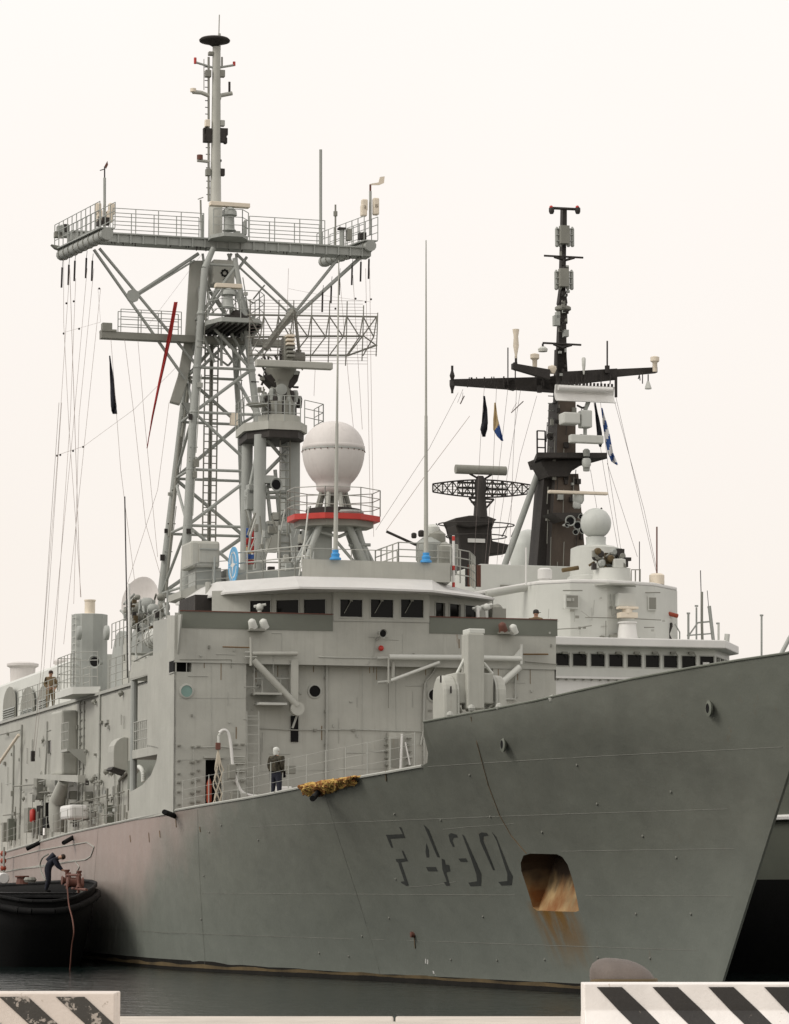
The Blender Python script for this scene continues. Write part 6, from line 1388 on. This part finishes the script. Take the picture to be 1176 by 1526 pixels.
a, b = B(682, 736, x=QX - .3), B(755, 723, x=QX - .3); build('radar_back_frame', MB().box((QX - .35, a.y, a.z), (QX - .3, b.y, a.z + .1)).box((QX - .35, a.y, b.z), (QX - .3, b.y, b.z + .1)).box((QX - .35, a.y, (a.z+b.z)/2), (QX - .3, b.y, (a.z+b.z)/2 + .1)), 'soot', lt)
for pts in ([(699, 742), (713, 760)], [(736, 744), (722, 760)], [(699, 742), (736, 744)], [(702, 748), (732, 748)], [(712, 742), (714, 770)], [(722, 742), (720, 770)], [(700, 706), (715, 714)], [(735, 706), (722, 714)]): DQ('strut', pts, .05)
# ring walkway
for yy, dy in ((779, 0), (797, 0)):
    pts = []
    for k in range(25):
        t = 2 * math.pi * k / 24; c = B(710, yy + 3, x=QX - .5); pts.append(V((c.x + 1.3 * math.cos(t), c.y + (1.85 if yy == 779 else 1.45) * math.sin(t), c.z)))
    build('walkway_rail', MB().path(pts, .03, 5), 'soot', lt)
for x0, x1 in ((650, 661), (663, 668), (680, 684), (758, 748), (771, 762)): DQ('rail_post', [(x0, 780), (x1, 800)], .03, x=QX - .5)
# rigging
def w2_(pts, x=TX, r=.009, mat='wire'): return D('halyard', pts, r, x=x, mat=mat, parent=tm, n=4)
for pts in ([(683, 585), (640, 668), (560, 790)], [(690, 580), (682, 600)], [(722, 575), (716, 660), (706, 850)], [(740, 576), (735, 700), (722, 850)], [(757, 578), (738, 750), (725, 860)], [(770, 578), (765, 680), (758, 860)], [(776, 580), (745, 780), (740, 850)],
            [(800, 590), (775, 680), (748, 830)], [(918, 592), (975, 840), (1006, 956)], [(915, 595), (960, 760), (1000, 950)], [(885, 600), (900, 700), (925, 840)], [(880, 700), (905, 850)], [(895, 600), (907, 700), (930, 850)], [(966, 580), (1000, 955)][:0] or [(905, 690), (950, 830)], [(770, 600), (763, 612)], [(690, 585), (688, 600)]): w2_(pts)
w2_([(762, 615), (780, 598)], r=.03); w2_([(686, 602), (692, 590)], r=.03)

random.seed(31)
for k in range(50):      # ladders, cables and boxes on the dark tower
    x = random.uniform(815, 868); y = random.uniform(600, 860); p = B(x, y, x=TX + .08)
    if k % 2: build('tower_fitting', MB().cbox(p, (.15, random.uniform(.08, .25), random.uniform(.08, .3))), random.choice(['soot', 'shadegrey', 'mast', 'soot']), tm)
    else: build('tower_cable', MB().tube(p, p - V((0, .05, random.uniform(.4, 1.6))), .02, n=5), random.choice(['soot', 'shadegrey']), tm)
for k in range(40):
    x = 840 + random.uniform(-7, 7); y = random.uniform(325, 560); p = B(x, y, x=TX + .02)
    build('pole_fitting', MB().cbox(p, (.12, random.uniform(.06, .16), random.uniform(.06, .2))), random.choice(['soot', 'shadegrey', 'soot', 'mast']), tm)
for k in range(26):
    u = random.random(); x = 690 + 270 * u; y = 566 - 8 * u; p = B(x, y, x=TX + .05); build('yard_fitting', MB().tube(p + V((0, 0, .1)), p - V((0, random.uniform(-.1, .1), random.uniform(.1, .45))), .025, n=5), 'soot', tm)
for k in range(40):
    x = random.uniform(800, 990); y = random.uniform(884, 952); p = B(x, y, x=ux + .85)
    if k % 3 == 0: build('block_fitting', MB().cbox(p, (.06, random.uniform(.05, .2), random.uniform(.05, .12))), random.choice(['trim', 'shadegrey']), ub)
    else: build('conduit', MB().tube(p - V((.05, 0, 0)), p - V((.05, random.uniform(-.4, .4) if k % 2 else 0, random.uniform(0, .7))), .014, n=4), 'trim', ub)
# ---------------------------------------------------------------- tug boat alongside at the left
tg = empty('tug_boat', (F1.o[0], F1.o[1], 0), -TH, label='black tug bow alongside the grey hull at the far left edge', cat='tug')
tcy = -10.35
TD = -9.5
tx = [x + TD for x in (-34, -26, -18, -12, -8, -5, -3, -1, .5, 1.8, 2.8, 3.5, 4.0, 4.2)]
def tb(x): return 3.15 * math.sqrt(max(.0004, 1 - max(0, (x - TD + 5) / 9.25) ** 2.2))
def tz(x): return interp(x - TD, [(-34, 2.8), (-14, 2.98), (-5, 3.04), (-2, 3.0), (1, 2.85), (2.8, 2.6), (4.2, 2.3)])
vs, fs = [], []; NK = 6
for sg in (-1, 1):
    for x in tx:
        for k in range(NK + 1):
            u = k / NK; z = -.8 + (tz(x) + .8) * u; sh = (1 - u) ** 1.3
            vs.append((x - sh * 2.0 * max(0, (x - TD + 8) / 12), tcy + sg * tb(x) * (1 - .18 * sh), z))
n1 = len(tx); g_ = lambda s_, i, k: s_ * n1 * (NK + 1) + i * (NK + 1) + k
for s_ in (0, 1):
    for i in range(n1 - 1):
        for k in range(NK): fs.append((g_(s_, i, k), g_(s_, i+1, k), g_(s_, i+1, k+1), g_(s_, i, k+1)))
for k in range(NK): fs.append((g_(0, n1-1, k), g_(0, n1-1, k+1), g_(1, n1-1, k+1), g_(1, n1-1, k)))
for i in range(n1 - 1): fs.append((g_(0, i, NK-1), g_(0, i+1, NK-1), g_(1, i+1, NK-1), g_(1, i, NK-1)))
th = build('hull', MB().add(vs, fs), 'black', tg, smooth=True)
mb = MB(); pts = [V((x, tcy - tb(x), tz(x))) for x in tx] + [V((x, tcy + tb(x), tz(x))) for x in tx[::-1]]
build('bulwark_rim', mb.path(pts, .07, 7), 'black', th)
mb = MB(); pts = [V((x + .12, tcy - tb(x) - .05, tz(x) - .35)) for x in tx[5:]] + [V((x + .12, tcy + tb(x) + .05, tz(x) - .35)) for x in tx[5:][::-1]]
build('rubber_fender', mb.path(pts, .13, 10), 'black', th, smooth=True)
def TGP(x, y, yy=-8.5): return A(x, y, y=yy)
for (x, y, r_, m_) in ((104, 1312, .16, 'brown'), (112, 1316, .2, 'brown'), (100, 1308, .1, 'brown'), (118, 1310, .1, 'brown')):
    build('windlass_drum', MB().lathe(TGP(x, y), [(r_, -.3), (r_ * 1.1, -.28), (r_ * .7, -.2), (r_ * .7, .2), (r_ * 1.1, .28), (r_, .3)], 12, 'y' if r_ > .15 else 'z'), m_, tg, smooth=True)
for a_, b_, m_ in (((100, 1304), (120, 1304), 'brown'), ((100, 1304), (100, 1325), 'brown'), ((119, 1304), (117, 1330), 'brown'), ((108, 1324), (129, 1326), 'brown'), ((104, 1300), (104, 1320), 'brown')):
    build('windlass_frame', MB().tube(TGP(*a_), TGP(*b_), .05), m_, tg)
build('mooring_bitt', MB().lathe(TGP(122, 1338, -8.0), [(.22, -.3), (.18, .0), (.2, .25), (.1, .3)], 12), 'shadegrey', tg)
build('white_canister', MB().lathe(TGP(3, 1309), [(.2, -.5), (.24, -.45), (.24, .45), (.2, .5)], 14, 'x'), 'white', tg, smooth=True)
build('hatch', MB().lathe(TGP(33, 1308), [(.25, -.25), (.2, 0), (.28, .02), (.28, .08)], 12), 'brown', tg)
build('rope_coil', MB().lathe(TGP(45, 1311), [(.2, -.1), (.26, 0), (.2, .1), (.1, .05)], 10), 'shadegrey', tg)
for y in (1272, 1283, 1294): build('orange_float', MB().ball(TGP(5, y, -7.3), .14, 9), 'orange', tg, smooth=True)
build('float_pole', MB().tube(TGP(5, 1310, -7.3), TGP(6, 1262, -7.3), .05), 'trim', tg)
# ---------------------------------------------------------------- people
def figure(name, loc, face, joints, rads, mats, label, s=1.0, hat=None, root=0):
    """one continuous skinned body from a joint chain; mats: list of (test(bone index), material)"""
    names = list(joints); idx = {n: i for i, n in enumerate(names)}
    bones = [('pelvis','belly'),('belly','chest'),('chest','neck'),('neck','head'),('head','crown'),
             ('chest','sh_l'),('sh_l','el_l'),('el_l','wr_l'),('wr_l','ha_l'),('chest','sh_r'),('sh_r','el_r'),('el_r','wr_r'),('wr_r','ha_r'),
             ('pelvis','hp_l'),('hp_l','kn_l'),('kn_l','an_l'),('an_l','to_l'),('pelvis','hp_r'),('hp_r','kn_r'),('kn_r','an_r'),('an_r','to_r')]
    me = bpy.data.meshes.new(name); me.from_pydata([V(joints[n]) * s for n in names], [(idx[a], idx[b]) for a, b in bones], [])
    o = bpy.data.objects.new(name, me); COL.objects.link(o)
    sk = o.modifiers.new('s', 'SKIN'); ss_ = o.modifiers.new('u', 'SUBSURF'); ss_.levels = ss_.render_levels = 2
    for n in names: 
        v = me.skin_vertices[0].data[idx[n]]; r = rads.get(n.split('_')[0], .05) * s; v.radius = (r, r); v.use_root = n == 'pelvis'
    bpy.context.view_layer.update(); nm = bpy.data.meshes.new_from_object(o.evaluated_get(bpy.context.evaluated_depsgraph_get()))
    o.modifiers.clear(); o.data = nm; nm.name = name
    for k in ('skin', 'top', 'trousers', 'boots'): nm.materials.append(M[mats[k]])
    seg = [(V(joints[a]) * s, V(joints[b]) * s, (0 if b in ('head', 'crown') or b.startswith('ha') else 3 if b.startswith('to') else 2 if b[:2] in ('hp', 'kn', 'an') else 1)) for a, b in bones]
    for p in nm.polygons:
        c = p.center; best = 9; bi = 0
        for a, b, m_ in seg:
            d = b - a; t = max(0, min(1, (c - a).dot(d) / max(1e-9, d.length_squared))); q = (a + d * t - c).length
            if q < best: best, bi = q, m_
        p.material_index = bi; p.use_smooth = True
    o.location = loc; o.rotation_euler = (0, 0, face)
    tag(o, label=label, cat='person')
    # face and hands
    hd = V(joints['head']) * s; cr = V(joints['crown']) * s; up = (cr - hd).normalized(); fw = V((1, 0, 0)); fw = (fw - up * fw.dot(up)).normalized(); sdv = up.cross(fw)
    mid = hd.lerp(cr, .35)
    build('nose', MB().tube(mid + fw * .085 * s, mid + fw * .115 * s - up * .02, .016, .01, 6), 'skin', o)
    for k in (-1, 1):
        build('eye', MB().ball(mid + fw * .088 * s + sdv * .032 * k + up * .03, .011, 6), 'hair', o); build('ear', MB().ball(mid + sdv * .088 * k * s, .026, 6), 'skin', o)
    build('mouth', MB().cbox(mid + fw * .09 * s - up * .045, (.012, .045, .01)), 'brown', o)
    for k in ('l', 'r'):
        h = V(joints['ha_' + k]) * s; d = (h - V(joints['wr_' + k]) * s).normalized(); sd2 = d.cross(V((0, 0, 1))); sd2 = (sd2 if sd2.length > .1 else V((0, 1, 0))).normalized()
        for f_ in range(4):
            b0 = h + sd2 * (.018 * (f_ - 1.5)); l_ = (.07, .08, .075, .06)[f_]; m_ = b0 + d * l_ * .6; build('finger', MB().tube(b0, m_, .009, .008, 6).tube(m_, m_ + (d * .6 + V((.4, 0, -.3))).normalized() * l_ * .5, .008, .006, 6), 'skin', o)
        build('thumb', MB().tube(h - d * .03 + sd2 * .03, h + d * .03 + sd2 * .055, .011, .008, 6), 'skin', o)
    if hat:
        hm_, kind = hat; hb_ = MB(); q = up.to_track_quat('Z', 'Y'); base = hd.lerp(cr, .58)
        prof = [(.102, -.02), (.108, .02), (.1, .07), (.075, .1), (.03, .12), (.005, .122)]
        hb_.lathe((0, 0, 0), prof, 14)
        if kind == 'cap': hb_.cbox((.12, 0, .0), (.1, .13, .015))
        if kind == 'hood': hb_.lathe((0, 0, -.14), [(.08, 0), (.095, .06), (.1, .13)], 14)
        ho = build('headgear' if kind != 'hair' else 'hair', hb_, hm_, o, smooth=True); ho.location = base; ho.rotation_euler = q.to_euler()
    return o
RD = {'pelvis': .14, 'belly': .14, 'chest': .17, 'neck': .06, 'head': .09, 'crown': .085, 'sh': .075, 'el': .05, 'wr': .032, 'ha': .035, 'hp': .1, 'kn': .07, 'an': .045, 'to': .045}
RK0 = dict(RD); RK0.update({'chest': .2, 'belly': .19, 'pelvis': .18, 'hp': .13, 'kn': .09, 'el': .075, 'sh': .1, 'an': .06, 'wr': .045})
stand = {'pelvis': (0,0,.95), 'belly': (.01,0,1.12), 'chest': (0,0,1.34), 'neck': (0,0,1.5), 'head': (.01,0,1.6), 'crown': (.015,0,1.71),
  'sh_l': (0,.2,1.42), 'el_l': (.02,.27,1.15), 'wr_l': (.12,.2,.98), 'ha_l': (.17,.16,.96), 'sh_r': (0,-.2,1.42), 'el_r': (-.03,-.27,1.15), 'wr_r': (.12,-.2,1.0), 'ha_r': (.17,-.16,1.0),
  'hp_l': (0,.1,.88), 'kn_l': (.02,.12,.5), 'an_l': (-.01,.13,.09), 'to_l': (.15,.15,.04), 'hp_r': (0,-.1,.88), 'kn_r': (.02,-.12,.5), 'an_r': (-.01,-.13,.09), 'to_r': (.15,-.15,.04)}
def S1(p): return F1.l2w(p)
XP = 6.5; p = A(411, 1184, x=XP); p.z = 5.5; sc_ = (A(411, 1110, x=XP).z - 5.5) / 1.85
o = figure('person', S1(p), math.radians(60), stand, RK0, dict(skin='skin', top='camo', trousers='navy', boots='black'), 'soldier in camouflage jacket, dark trousers and white headgear standing on the foredeck behind the lifelines', s=sc_, hat=('pale', 'hood'))
build('sling_bag', MB().cbox((-.16, 0, 1.2), (.14, .3, .4)), 'camo', o, bevel=.04); 
build('rifle', MB().tube((.2, -.25, .85), (.22, .1, 1.42), .02).cbox((.2, -.2, .92), (.05, .06, .22)), 'black', o)
p = A(75, 1068, y=YW + .55)
p = V((p.x, YW + .55, ZS + .02)); RK = dict(RD); RK.update({'chest': .19, 'belly': .17, 'pelvis': .16, 'hp': .12, 'kn': .09, 'el': .065, 'sh': .09})
figure('person', S1(p), math.radians(-70), stand, RK, dict(skin='skin', top='khaki', trousers='khaki', boots='black'), 'person in khaki overalls standing on the upper deck beside the funnel louvres', s=1.02, hat=('hair', 'hair'))
bend = {'pelvis': (0,0,.95), 'belly': (.08,0,1.08), 'chest': (.28,0,1.25), 'neck': (.42,0,1.33), 'head': (.52,0,1.34), 'crown': (.62,0,1.37),
  'sh_l': (.28,.19,1.26), 'el_l': (.42,.2,1.02), 'wr_l': (.58,.12,.86), 'ha_l': (.64,.1,.83), 'sh_r': (.28,-.19,1.26), 'el_r': (.4,-.2,1.0), 'wr_r': (.56,-.12,.86), 'ha_r': (.62,-.1,.83),
  'hp_l': (0,.1,.88), 'kn_l': (.05,.13,.48), 'an_l': (-.05,.14,.09), 'to_l': (.12,.15,.04), 'hp_r': (0,-.1,.88), 'kn_r': (.05,-.13,.48), 'an_r': (-.05,-.14,.09), 'to_r': (.12,-.15,.04)}
p = A(72, 1315, y=-8.3)
zf = A(80, 1271, y=-8.3).z - 1.5
o = figure('person', S1(V((p.x - .2, p.y, zf))), math.radians(-4), bend, RK, dict(skin='skin', top='navy', trousers='navy', boots='black'), 'person in dark navy overalls bending over the red windlass on the tug bow', hat=('hair', 'hair'))
build('air_bottle', MB().tube((.0, 0, 1.2), (.26, 0, 1.46), .11, n=10), 'navy', o, smooth=True)
build('platform_deck', MB().box((-40, tcy - 2.0, zf - .06), (-9.0, tcy + 2.4, zf)), 'black', tg)
wp = [A(x, y, y=-8.6) for x, y in ((72, 1273), (64, 1278), (60, 1288), (62, 1300), (68, 1312))]
def world_obj(o, **k): o.matrix_world = Matrix.Translation((F1.o[0], F1.o[1], 0)) @ Matrix.Rotation(-TH, 4, 'Z'); return tag(o, **k)
world_obj(build('air_hose', MB().path(soft(wp), .03, 6), 'shadegrey', smooth=True), label='dark air hose curving behind the bending person on the tug', cat='hose')
hp_ = [A(x, y, y=-9.9) for x, y in ((100, 1318), (101, 1330), (103, 1350), (108, 1370), (110, 1390), (107, 1410), (105, 1435), (103, 1456))]
world_obj(build('red_hose', MB().path(soft(hp_), .024, 6), 'brown', smooth=True), label='thin red brown hose hanging down the black tug side into the water', cat='hose')
p = A(799, 925, x=-1.0); zf = A(798, 909, x=-1.0).z - 1.76
figure('person', S1(V((-1.0, p.y, zf))), math.radians(-100), stand, RD, dict(skin='skin', top='khaki', trousers='khaki', boots='black'), 'person in a peaked cap and khaki looking over the far bridge wing', hat=('soot', 'cap'))
build('wing_step', MB().box((-2.2, 4.5, Z1), (-.1, 6.8, zf)), 'trim', dh)
# ---------------------------------------------------------------- flags
def flag(name, fr_, rows, X, cols_, label, cat='flag', group=None, fold=.1, nu=5, pick=None):
    """rows: (y, xleft, xright) down the flag; cloth hangs in soft folds"""
    at = fr_.at; vs, fs, mi = [], [], []; n = nu
    rr2 = []
    for (y0, l0, r0), (y1, l1, r1) in zip(rows, rows[1:]):
        for k in range(6): t = k / 6; rr2.append((y0 + (y1-y0)*t, l0 + (l1-l0)*t, r0 + (r1-r0)*t))
    rr2.append(rows[-1])
    for j, (y, l, r) in enumerate(rr2):
        for i in range(n + 1):
            u = i / n; vs.append(at(l + (r - l) * u, y, x=X + fold * math.sin(u * 7 + j * .35) * (.4 + j / len(rr2))))
    for j in range(len(rr2) - 1):
        for i in range(n): fs.append((j*(n+1)+i, j*(n+1)+i+1, (j+1)*(n+1)+i+1, (j+1)*(n+1)+i)); mi.append(pick(i / n, j / (len(rr2) - 1)) if pick else 0)
    mb = MB(); mb.v = [tuple(v) for v in vs]; mb.f = fs; mb.m = mi
    o = build(name, mb, cols_, smooth=True)
    o.matrix_world = Matrix.Translation((fr_.o[0], fr_.o[1], 0)) @ Matrix.Rotation(-TH, 4, 'Z')
    md = o.modifiers.new('thickness', 'SOLIDIFY'); md.thickness = .012
    return tag(o, label=label, cat=cat, group=group)
M['flagblue'] = material('flag blue', (.03, .08, .25), .9, .15, 0, .1); M['flagblack'] = material('flag black', (.012, .013, .02), .9, .2, 0, .1)
M['flagwhite'] = material('flag white', (.7, .7, .7), .9, .08, 0, .1); M['flagred'] = material('flag red', (.3, .02, .018), .9, .12, 0, .1); M['flagyellow'] = material('flag yellow', (.5, .38, .2), .9, .1, 0, .1)
flag('black_flag', F1, [(530, 163, 164.5), (555, 163.5, 168), (580, 164.5, 171), (605, 165.5, 174), (612, 166, 174), (617, 168, 174.5)], XM + .2, ['flagblack'], 'limp black flag hanging below the left end of the lower yard', cat='flag')
flag('commissioning_pennant', F1, [(450, 259.5, 265), (500, 250, 256), (560, 238, 242), (620, 226.5, 229), (668, 218.5, 219.5)], XM + .6, ['flagred'], 'long narrow red pennant streaming down beside the lattice mast', cat='pennant', fold=.05)
for j, (y0, y1, pk, cs, lb_) in enumerate(((787, 801, lambda u, v: int(u * 3), ['flagblue', 'flagwhite', 'flagred'], 'topmost flag of the stack by the lattice mast, blue white and red bands'),
    (802, 812, None, ['flagred'], 'plain red swallowtail flag, second in the stack by the lattice mast'),
    (813, 825, lambda u, v: 1 if v > u else 0, ['flagred', 'flagyellow'], 'red and yellow flag halved diagonally, third in the stack by the lattice mast'),
    (826, 833, None, ['flagblue'], 'small blue flag, just above the lowest red one of the stack'),
    (834, 841, None, ['flagred'], 'lowest of the flags in the stack by the lattice mast, red'))):
    flag('signal_flag', F1, [(y0, 367, 379), (y1, 366.5, 378.5)], -12.0, cs, lb_, group='signal flags in a stack by the mast', pick=pk, fold=.03, nu=6)
flag('black_flag', F2, [(590, 720.5, 723), (610, 720, 726), (630, 718, 727), (640, 716, 726.5), (651, 719, 723)], -9.3, ['flagblack'], 'limp black flag under the left yard of the dark mast')
flag('yellow_blue_flag', F2, [(600, 737, 739), (625, 735, 742), (640, 735, 746), (650, 741, 749), (657, 747, 750)], -9.2, ['flagyellow', 'flagblue'], 'drooping flag half yellow and half blue under the yard of the dark mast', pick=lambda u, v: 1 if v > .42 - .2 * (u - .5) else 0)
flag('black_flag', F2, [(600, 886, 888), (625, 887.5, 893), (645, 889.5, 897), (660, 891.5, 898), (666, 893, 896)], -9.2, ['flagblack'], 'dark flag hanging right of the white radar on the dark mast')
flag('striped_flag', F2, [(608, 896.5, 898), (630, 898, 904), (650, 901, 909), (675, 906, 914), (688, 911, 919), (693, 919, 921)], -9.0, ['flagblue', 'flagwhite'], 'blue and white striped flag drooping at the right of the dark mast', pick=lambda u, v: int(v * 9 + u * .9) % 2)
# ---------------------------------------------------------------- orange cargo net over the deck edge
M['netyellow'] = material('yellow netting rope', (.46, .30, .085), .9, .3, 0, .3); M['netorange'] = material('orange netting rope', (.24, .10, .025), .9, .3, 0, .3)
random.seed(11); mb = MB()
def netpt(u, v):   # u along, v down
    x = 460 + 78 * u; y = 1172 - 13 * u + v * (17 - 10 * abs(u - .3) ** .8)
    p = H(x, y, .12 + .16 * math.sin(min(1, v) * math.pi) + .05 * math.sin(u * 31 + v * 7), 5.5); return p
core = MB(); gu, gv = 26, 6; vs = [netpt(i / gu, j / gv * .95 - .12) + V((0, .06, 0)) for i in range(gu + 1) for j in range(gv + 1)]
core.add(vs, [(i*(gv+1)+j, (i+1)*(gv+1)+j, (i+1)*(gv+1)+j+1, i*(gv+1)+j+1) for i in range(gu) for j in range(gv)])
for k in range(34):
    u0 = k / 34; pts = [netpt(min(1, max(0, u0 + .03 * math.sin(j * 1.9 + k))), -.25 + j * .2 + random.uniform(-.04, .04)) for j in range(8)]
    mb.path([p + V((0, random.uniform(-.05, .02), 0)) for p in pts], .032, 5, mi=0 if random.random() < .65 else 1)
for k in range(7):
    pts = [netpt(i / 30, -.15 + k * .18 + .08 * math.sin(i * 1.3 + k)) for i in range(31)]; mb.path(pts, .028, 5, mi=k % 2)
nc = build('cargo_net', mb, ['netyellow', 'netorange']); world_obj(nc, label='bundle of yellow and orange cargo netting draped over the deck edge', cat='net')
build('net_padding', core, 'netorange', nc, smooth=True)
# ---------------------------------------------------------------- quayside: striped barriers and bollard
class GW:                                   # quay frame = world axes
    def at(s, px, py, Y):
        u = px - 588; v = 763 - py; r = (u, FPX*math.cos(PHI) - v*math.sin(PHI), FPX*math.sin(PHI) + v*math.cos(PHI)); k = Y / r[1]
        return V((u * k, Y, CAMH + r[2] * k))
G = GW().at
def chip(name, col, under, amt):
    m = material(name, col, .6, .1, .1, .3, scale=3); N = m.node_tree.nodes; L = m.node_tree.links; pb = N['Principled BSDF']; old = pb.inputs['Base Color'].links[0].from_socket
    tc = N.new('ShaderNodeTexCoord'); t = N.new('ShaderNodeTexNoise'); t.inputs['Scale'].default_value = 16; t.inputs['Detail'].default_value = 6; t.inputs['Roughness'].default_value = .7; L.new(tc.outputs['Object'], t.inputs[0])
    r = N.new('ShaderNodeMapRange'); r.inputs[1].default_value = .62 - amt; r.inputs[2].default_value = .66 - amt; L.new(t.outputs[0], r.inputs[0])
    x = N.new('ShaderNodeMix'); x.data_type = 'RGBA'; L.new(r.outputs[0], x.inputs[0]); L.new(old, x.inputs[6]); x.inputs[7].default_value = (*under, 1); L.new(x.outputs[2], pb.inputs['Base Color']); return m
M['barwhite'] = chip('barrier white paint', (.78, .75, .72), (.5, .44, .38), -.02); M['barblack'] = chip('barrier black paint', (.022, .02, .018), (.2, .17, .14), -.03)
M['barwhiteold'] = chip('dirty barrier white paint', (.68, .61, .55), (.42, .36, .3), .02); M['barblackold'] = chip('worn barrier black paint', (.045, .042, .036), (.38, .34, .3), .08)
def barrier(x0, x1, Y, ztop, white, black, stripes, label, bend):
    rt = empty('concrete_barrier', ((x0 + x1) / 2, Y, QZ), label=label, cat='barrier', group='striped barriers along the quay edge')
    cx = (x0 + x1) / 2; h = ztop - QZ; zb = bend - QZ
    prof = [(0, h), (0, zb), (-.16, zb - .22), (-.16, 0), (.5, 0), (.5, zb - .22), (.34, zb), (.34, h)]
    mb = MB(); mb.prism([(x0 - cx, y, z) for y, z in prof], (x1 - x0, 0, 0)); b_ = build('block', mb, white, rt, bevel=.006)
    for (a, b, c, d, e, f_) in stripes:      # top-left, top-right, bend-left, bend-right, bottom-left, bottom-right (x), real width along the face
        top_z = h - .018; pts = [(a - cx, -.005, top_z), (b - cx, -.005, top_z), (d - cx, -.004, zb), (c - cx, -.004, zb)]
        build('black_stripe', MB().add(pts, [(0, 1, 2, 3)]).add([(c - cx, -.004, zb), (d - cx, -.004, zb), (f_ - cx, -.164, zb - .22), (e - cx, -.164, zb - .22)], [(0, 1, 2, 3)]), black, rt)
    return rt
Yr = 18.2; zt_ = G(900, 1466, Yr).z; bz = G(900, 1506, Yr).z; GX_ = lambda px: G(px, 1490, Yr).x
def Zb(x): return 860 + x / 3.582
st_r = []
for k in range(8):
    o_ = k * 296 if k < 1 else k * 298
    a, b = Zb(105 + o_), Zb(240 + o_); c, d = Zb(222 + o_), Zb(372 + o_); st_r.append(tuple(GX_(v) for v in (a, b, c, d, c + 58, d + 56)))
x1r = st_r[-1][1] + .3
barrier(GX_(871), x1r, Yr, zt_, 'barwhite', 'barblack', st_r, 'clean black and white striped concrete barrier at the right, in front of the bollard', bz)
Yl = 16.4; GL = lambda px: G(px, 1490, Yl).x; ztl = G(100, 1480, Yl).z; bzl = G(100, 1540, Yl).z
st_l = []
for k in range(-6, 2):
    a, b = 83 + (k - 1) * 84 + 0, 126 + (k - 1) * 84
    a, b = a + 0, b; sl = 60; st_l.append(tuple(GL(v) for v in (a, b, a + sl, b + sl, a + sl + 40, b + sl + 40)))
barrier(GL(-500), GL(171), Yl, ztl, 'barwhiteold', 'barblackold', [s_ for s_ in st_l if s_[3] < GL(171) + .2][:], 'worn dirty black and white striped concrete barrier at the left corner', bzl)
# bollard
Yb = 30.5; c = G(930, 1466, Yb); w_ = G(980, 1450, Yb).x - G(886, 1450, Yb).x
bo_ = empty('mooring_bollard', (c.x, Yb, QZ), label='rounded grey mooring bollard standing behind the right striped barrier', cat='bollard')
M['bollard'] = material('bollard paint', (.13, .108, .095), .7, .2, .3, .4, scale=3)
hz_ = c.z - QZ
build('column', MB().lathe((0, 0, 0), [(.34, 0), (.34, .04), (.21, .08), (.19, hz_)], 24), 'bollard', bo_, smooth=True)
mb = MB(); vs = []; nn, mm = 28, 12
prf = [(.001, .275), (.10, .27), (.18, .245), (.245, .2), (.285, .14), (.305, .07), (.31, .035), (.30, .0), (.27, -.03), (.001, -.03)]
for r_, h_ in prf:
    for i in range(nn):
        t = 2 * math.pi * i / nn; k = h_ / .275 if h_ > 0 else 0
        vs.append((r_ * math.cos(t) - .07 * k, r_ * .9 * math.sin(t), h_ * (1 - .12 * math.cos(t) * r_ / .31) * .86))
mb.add(vs, [(a*nn+i, a*nn+(i+1) % nn, (a+1)*nn+(i+1) % nn, (a+1)*nn+i) for a in range(len(prf) - 1) for i in range(nn)])
hd_ = build('mushroom_head', mb, 'bollard', bo_, smooth=True); hd_.location = (0, 0, hz_)
build('dark_rim', MB().lathe((0, 0, hz_ - .0), [(.302, -.015), (.316, 0), (.318, .04), (.308, .05)], 28), 'weed', bo_, smooth=True)

# worn tyres hung along the tug's bow and a little clutter on its rail
for k, x in enumerate((-14.5, -11.6, -9.2)):
    o = build('tyre', MB().lathe((0, 0, 0), [(.18, -.09), (.36, -.11), (.42, 0), (.36, .11), (.18, .09)], 18, 'y'), 'soot', tg, smooth=True); o.location = (x, tcy - tb(x) - .12, tz(x) - .75); o.rotation_euler = (.1, 0, math.radians(-12 * k))
    build('tyre_rope', MB().tube((x, tcy - tb(x) - .1, tz(x) - .4), (x, tcy - tb(x) + .05, tz(x) + .05), .02, n=5), 'soot', tg)
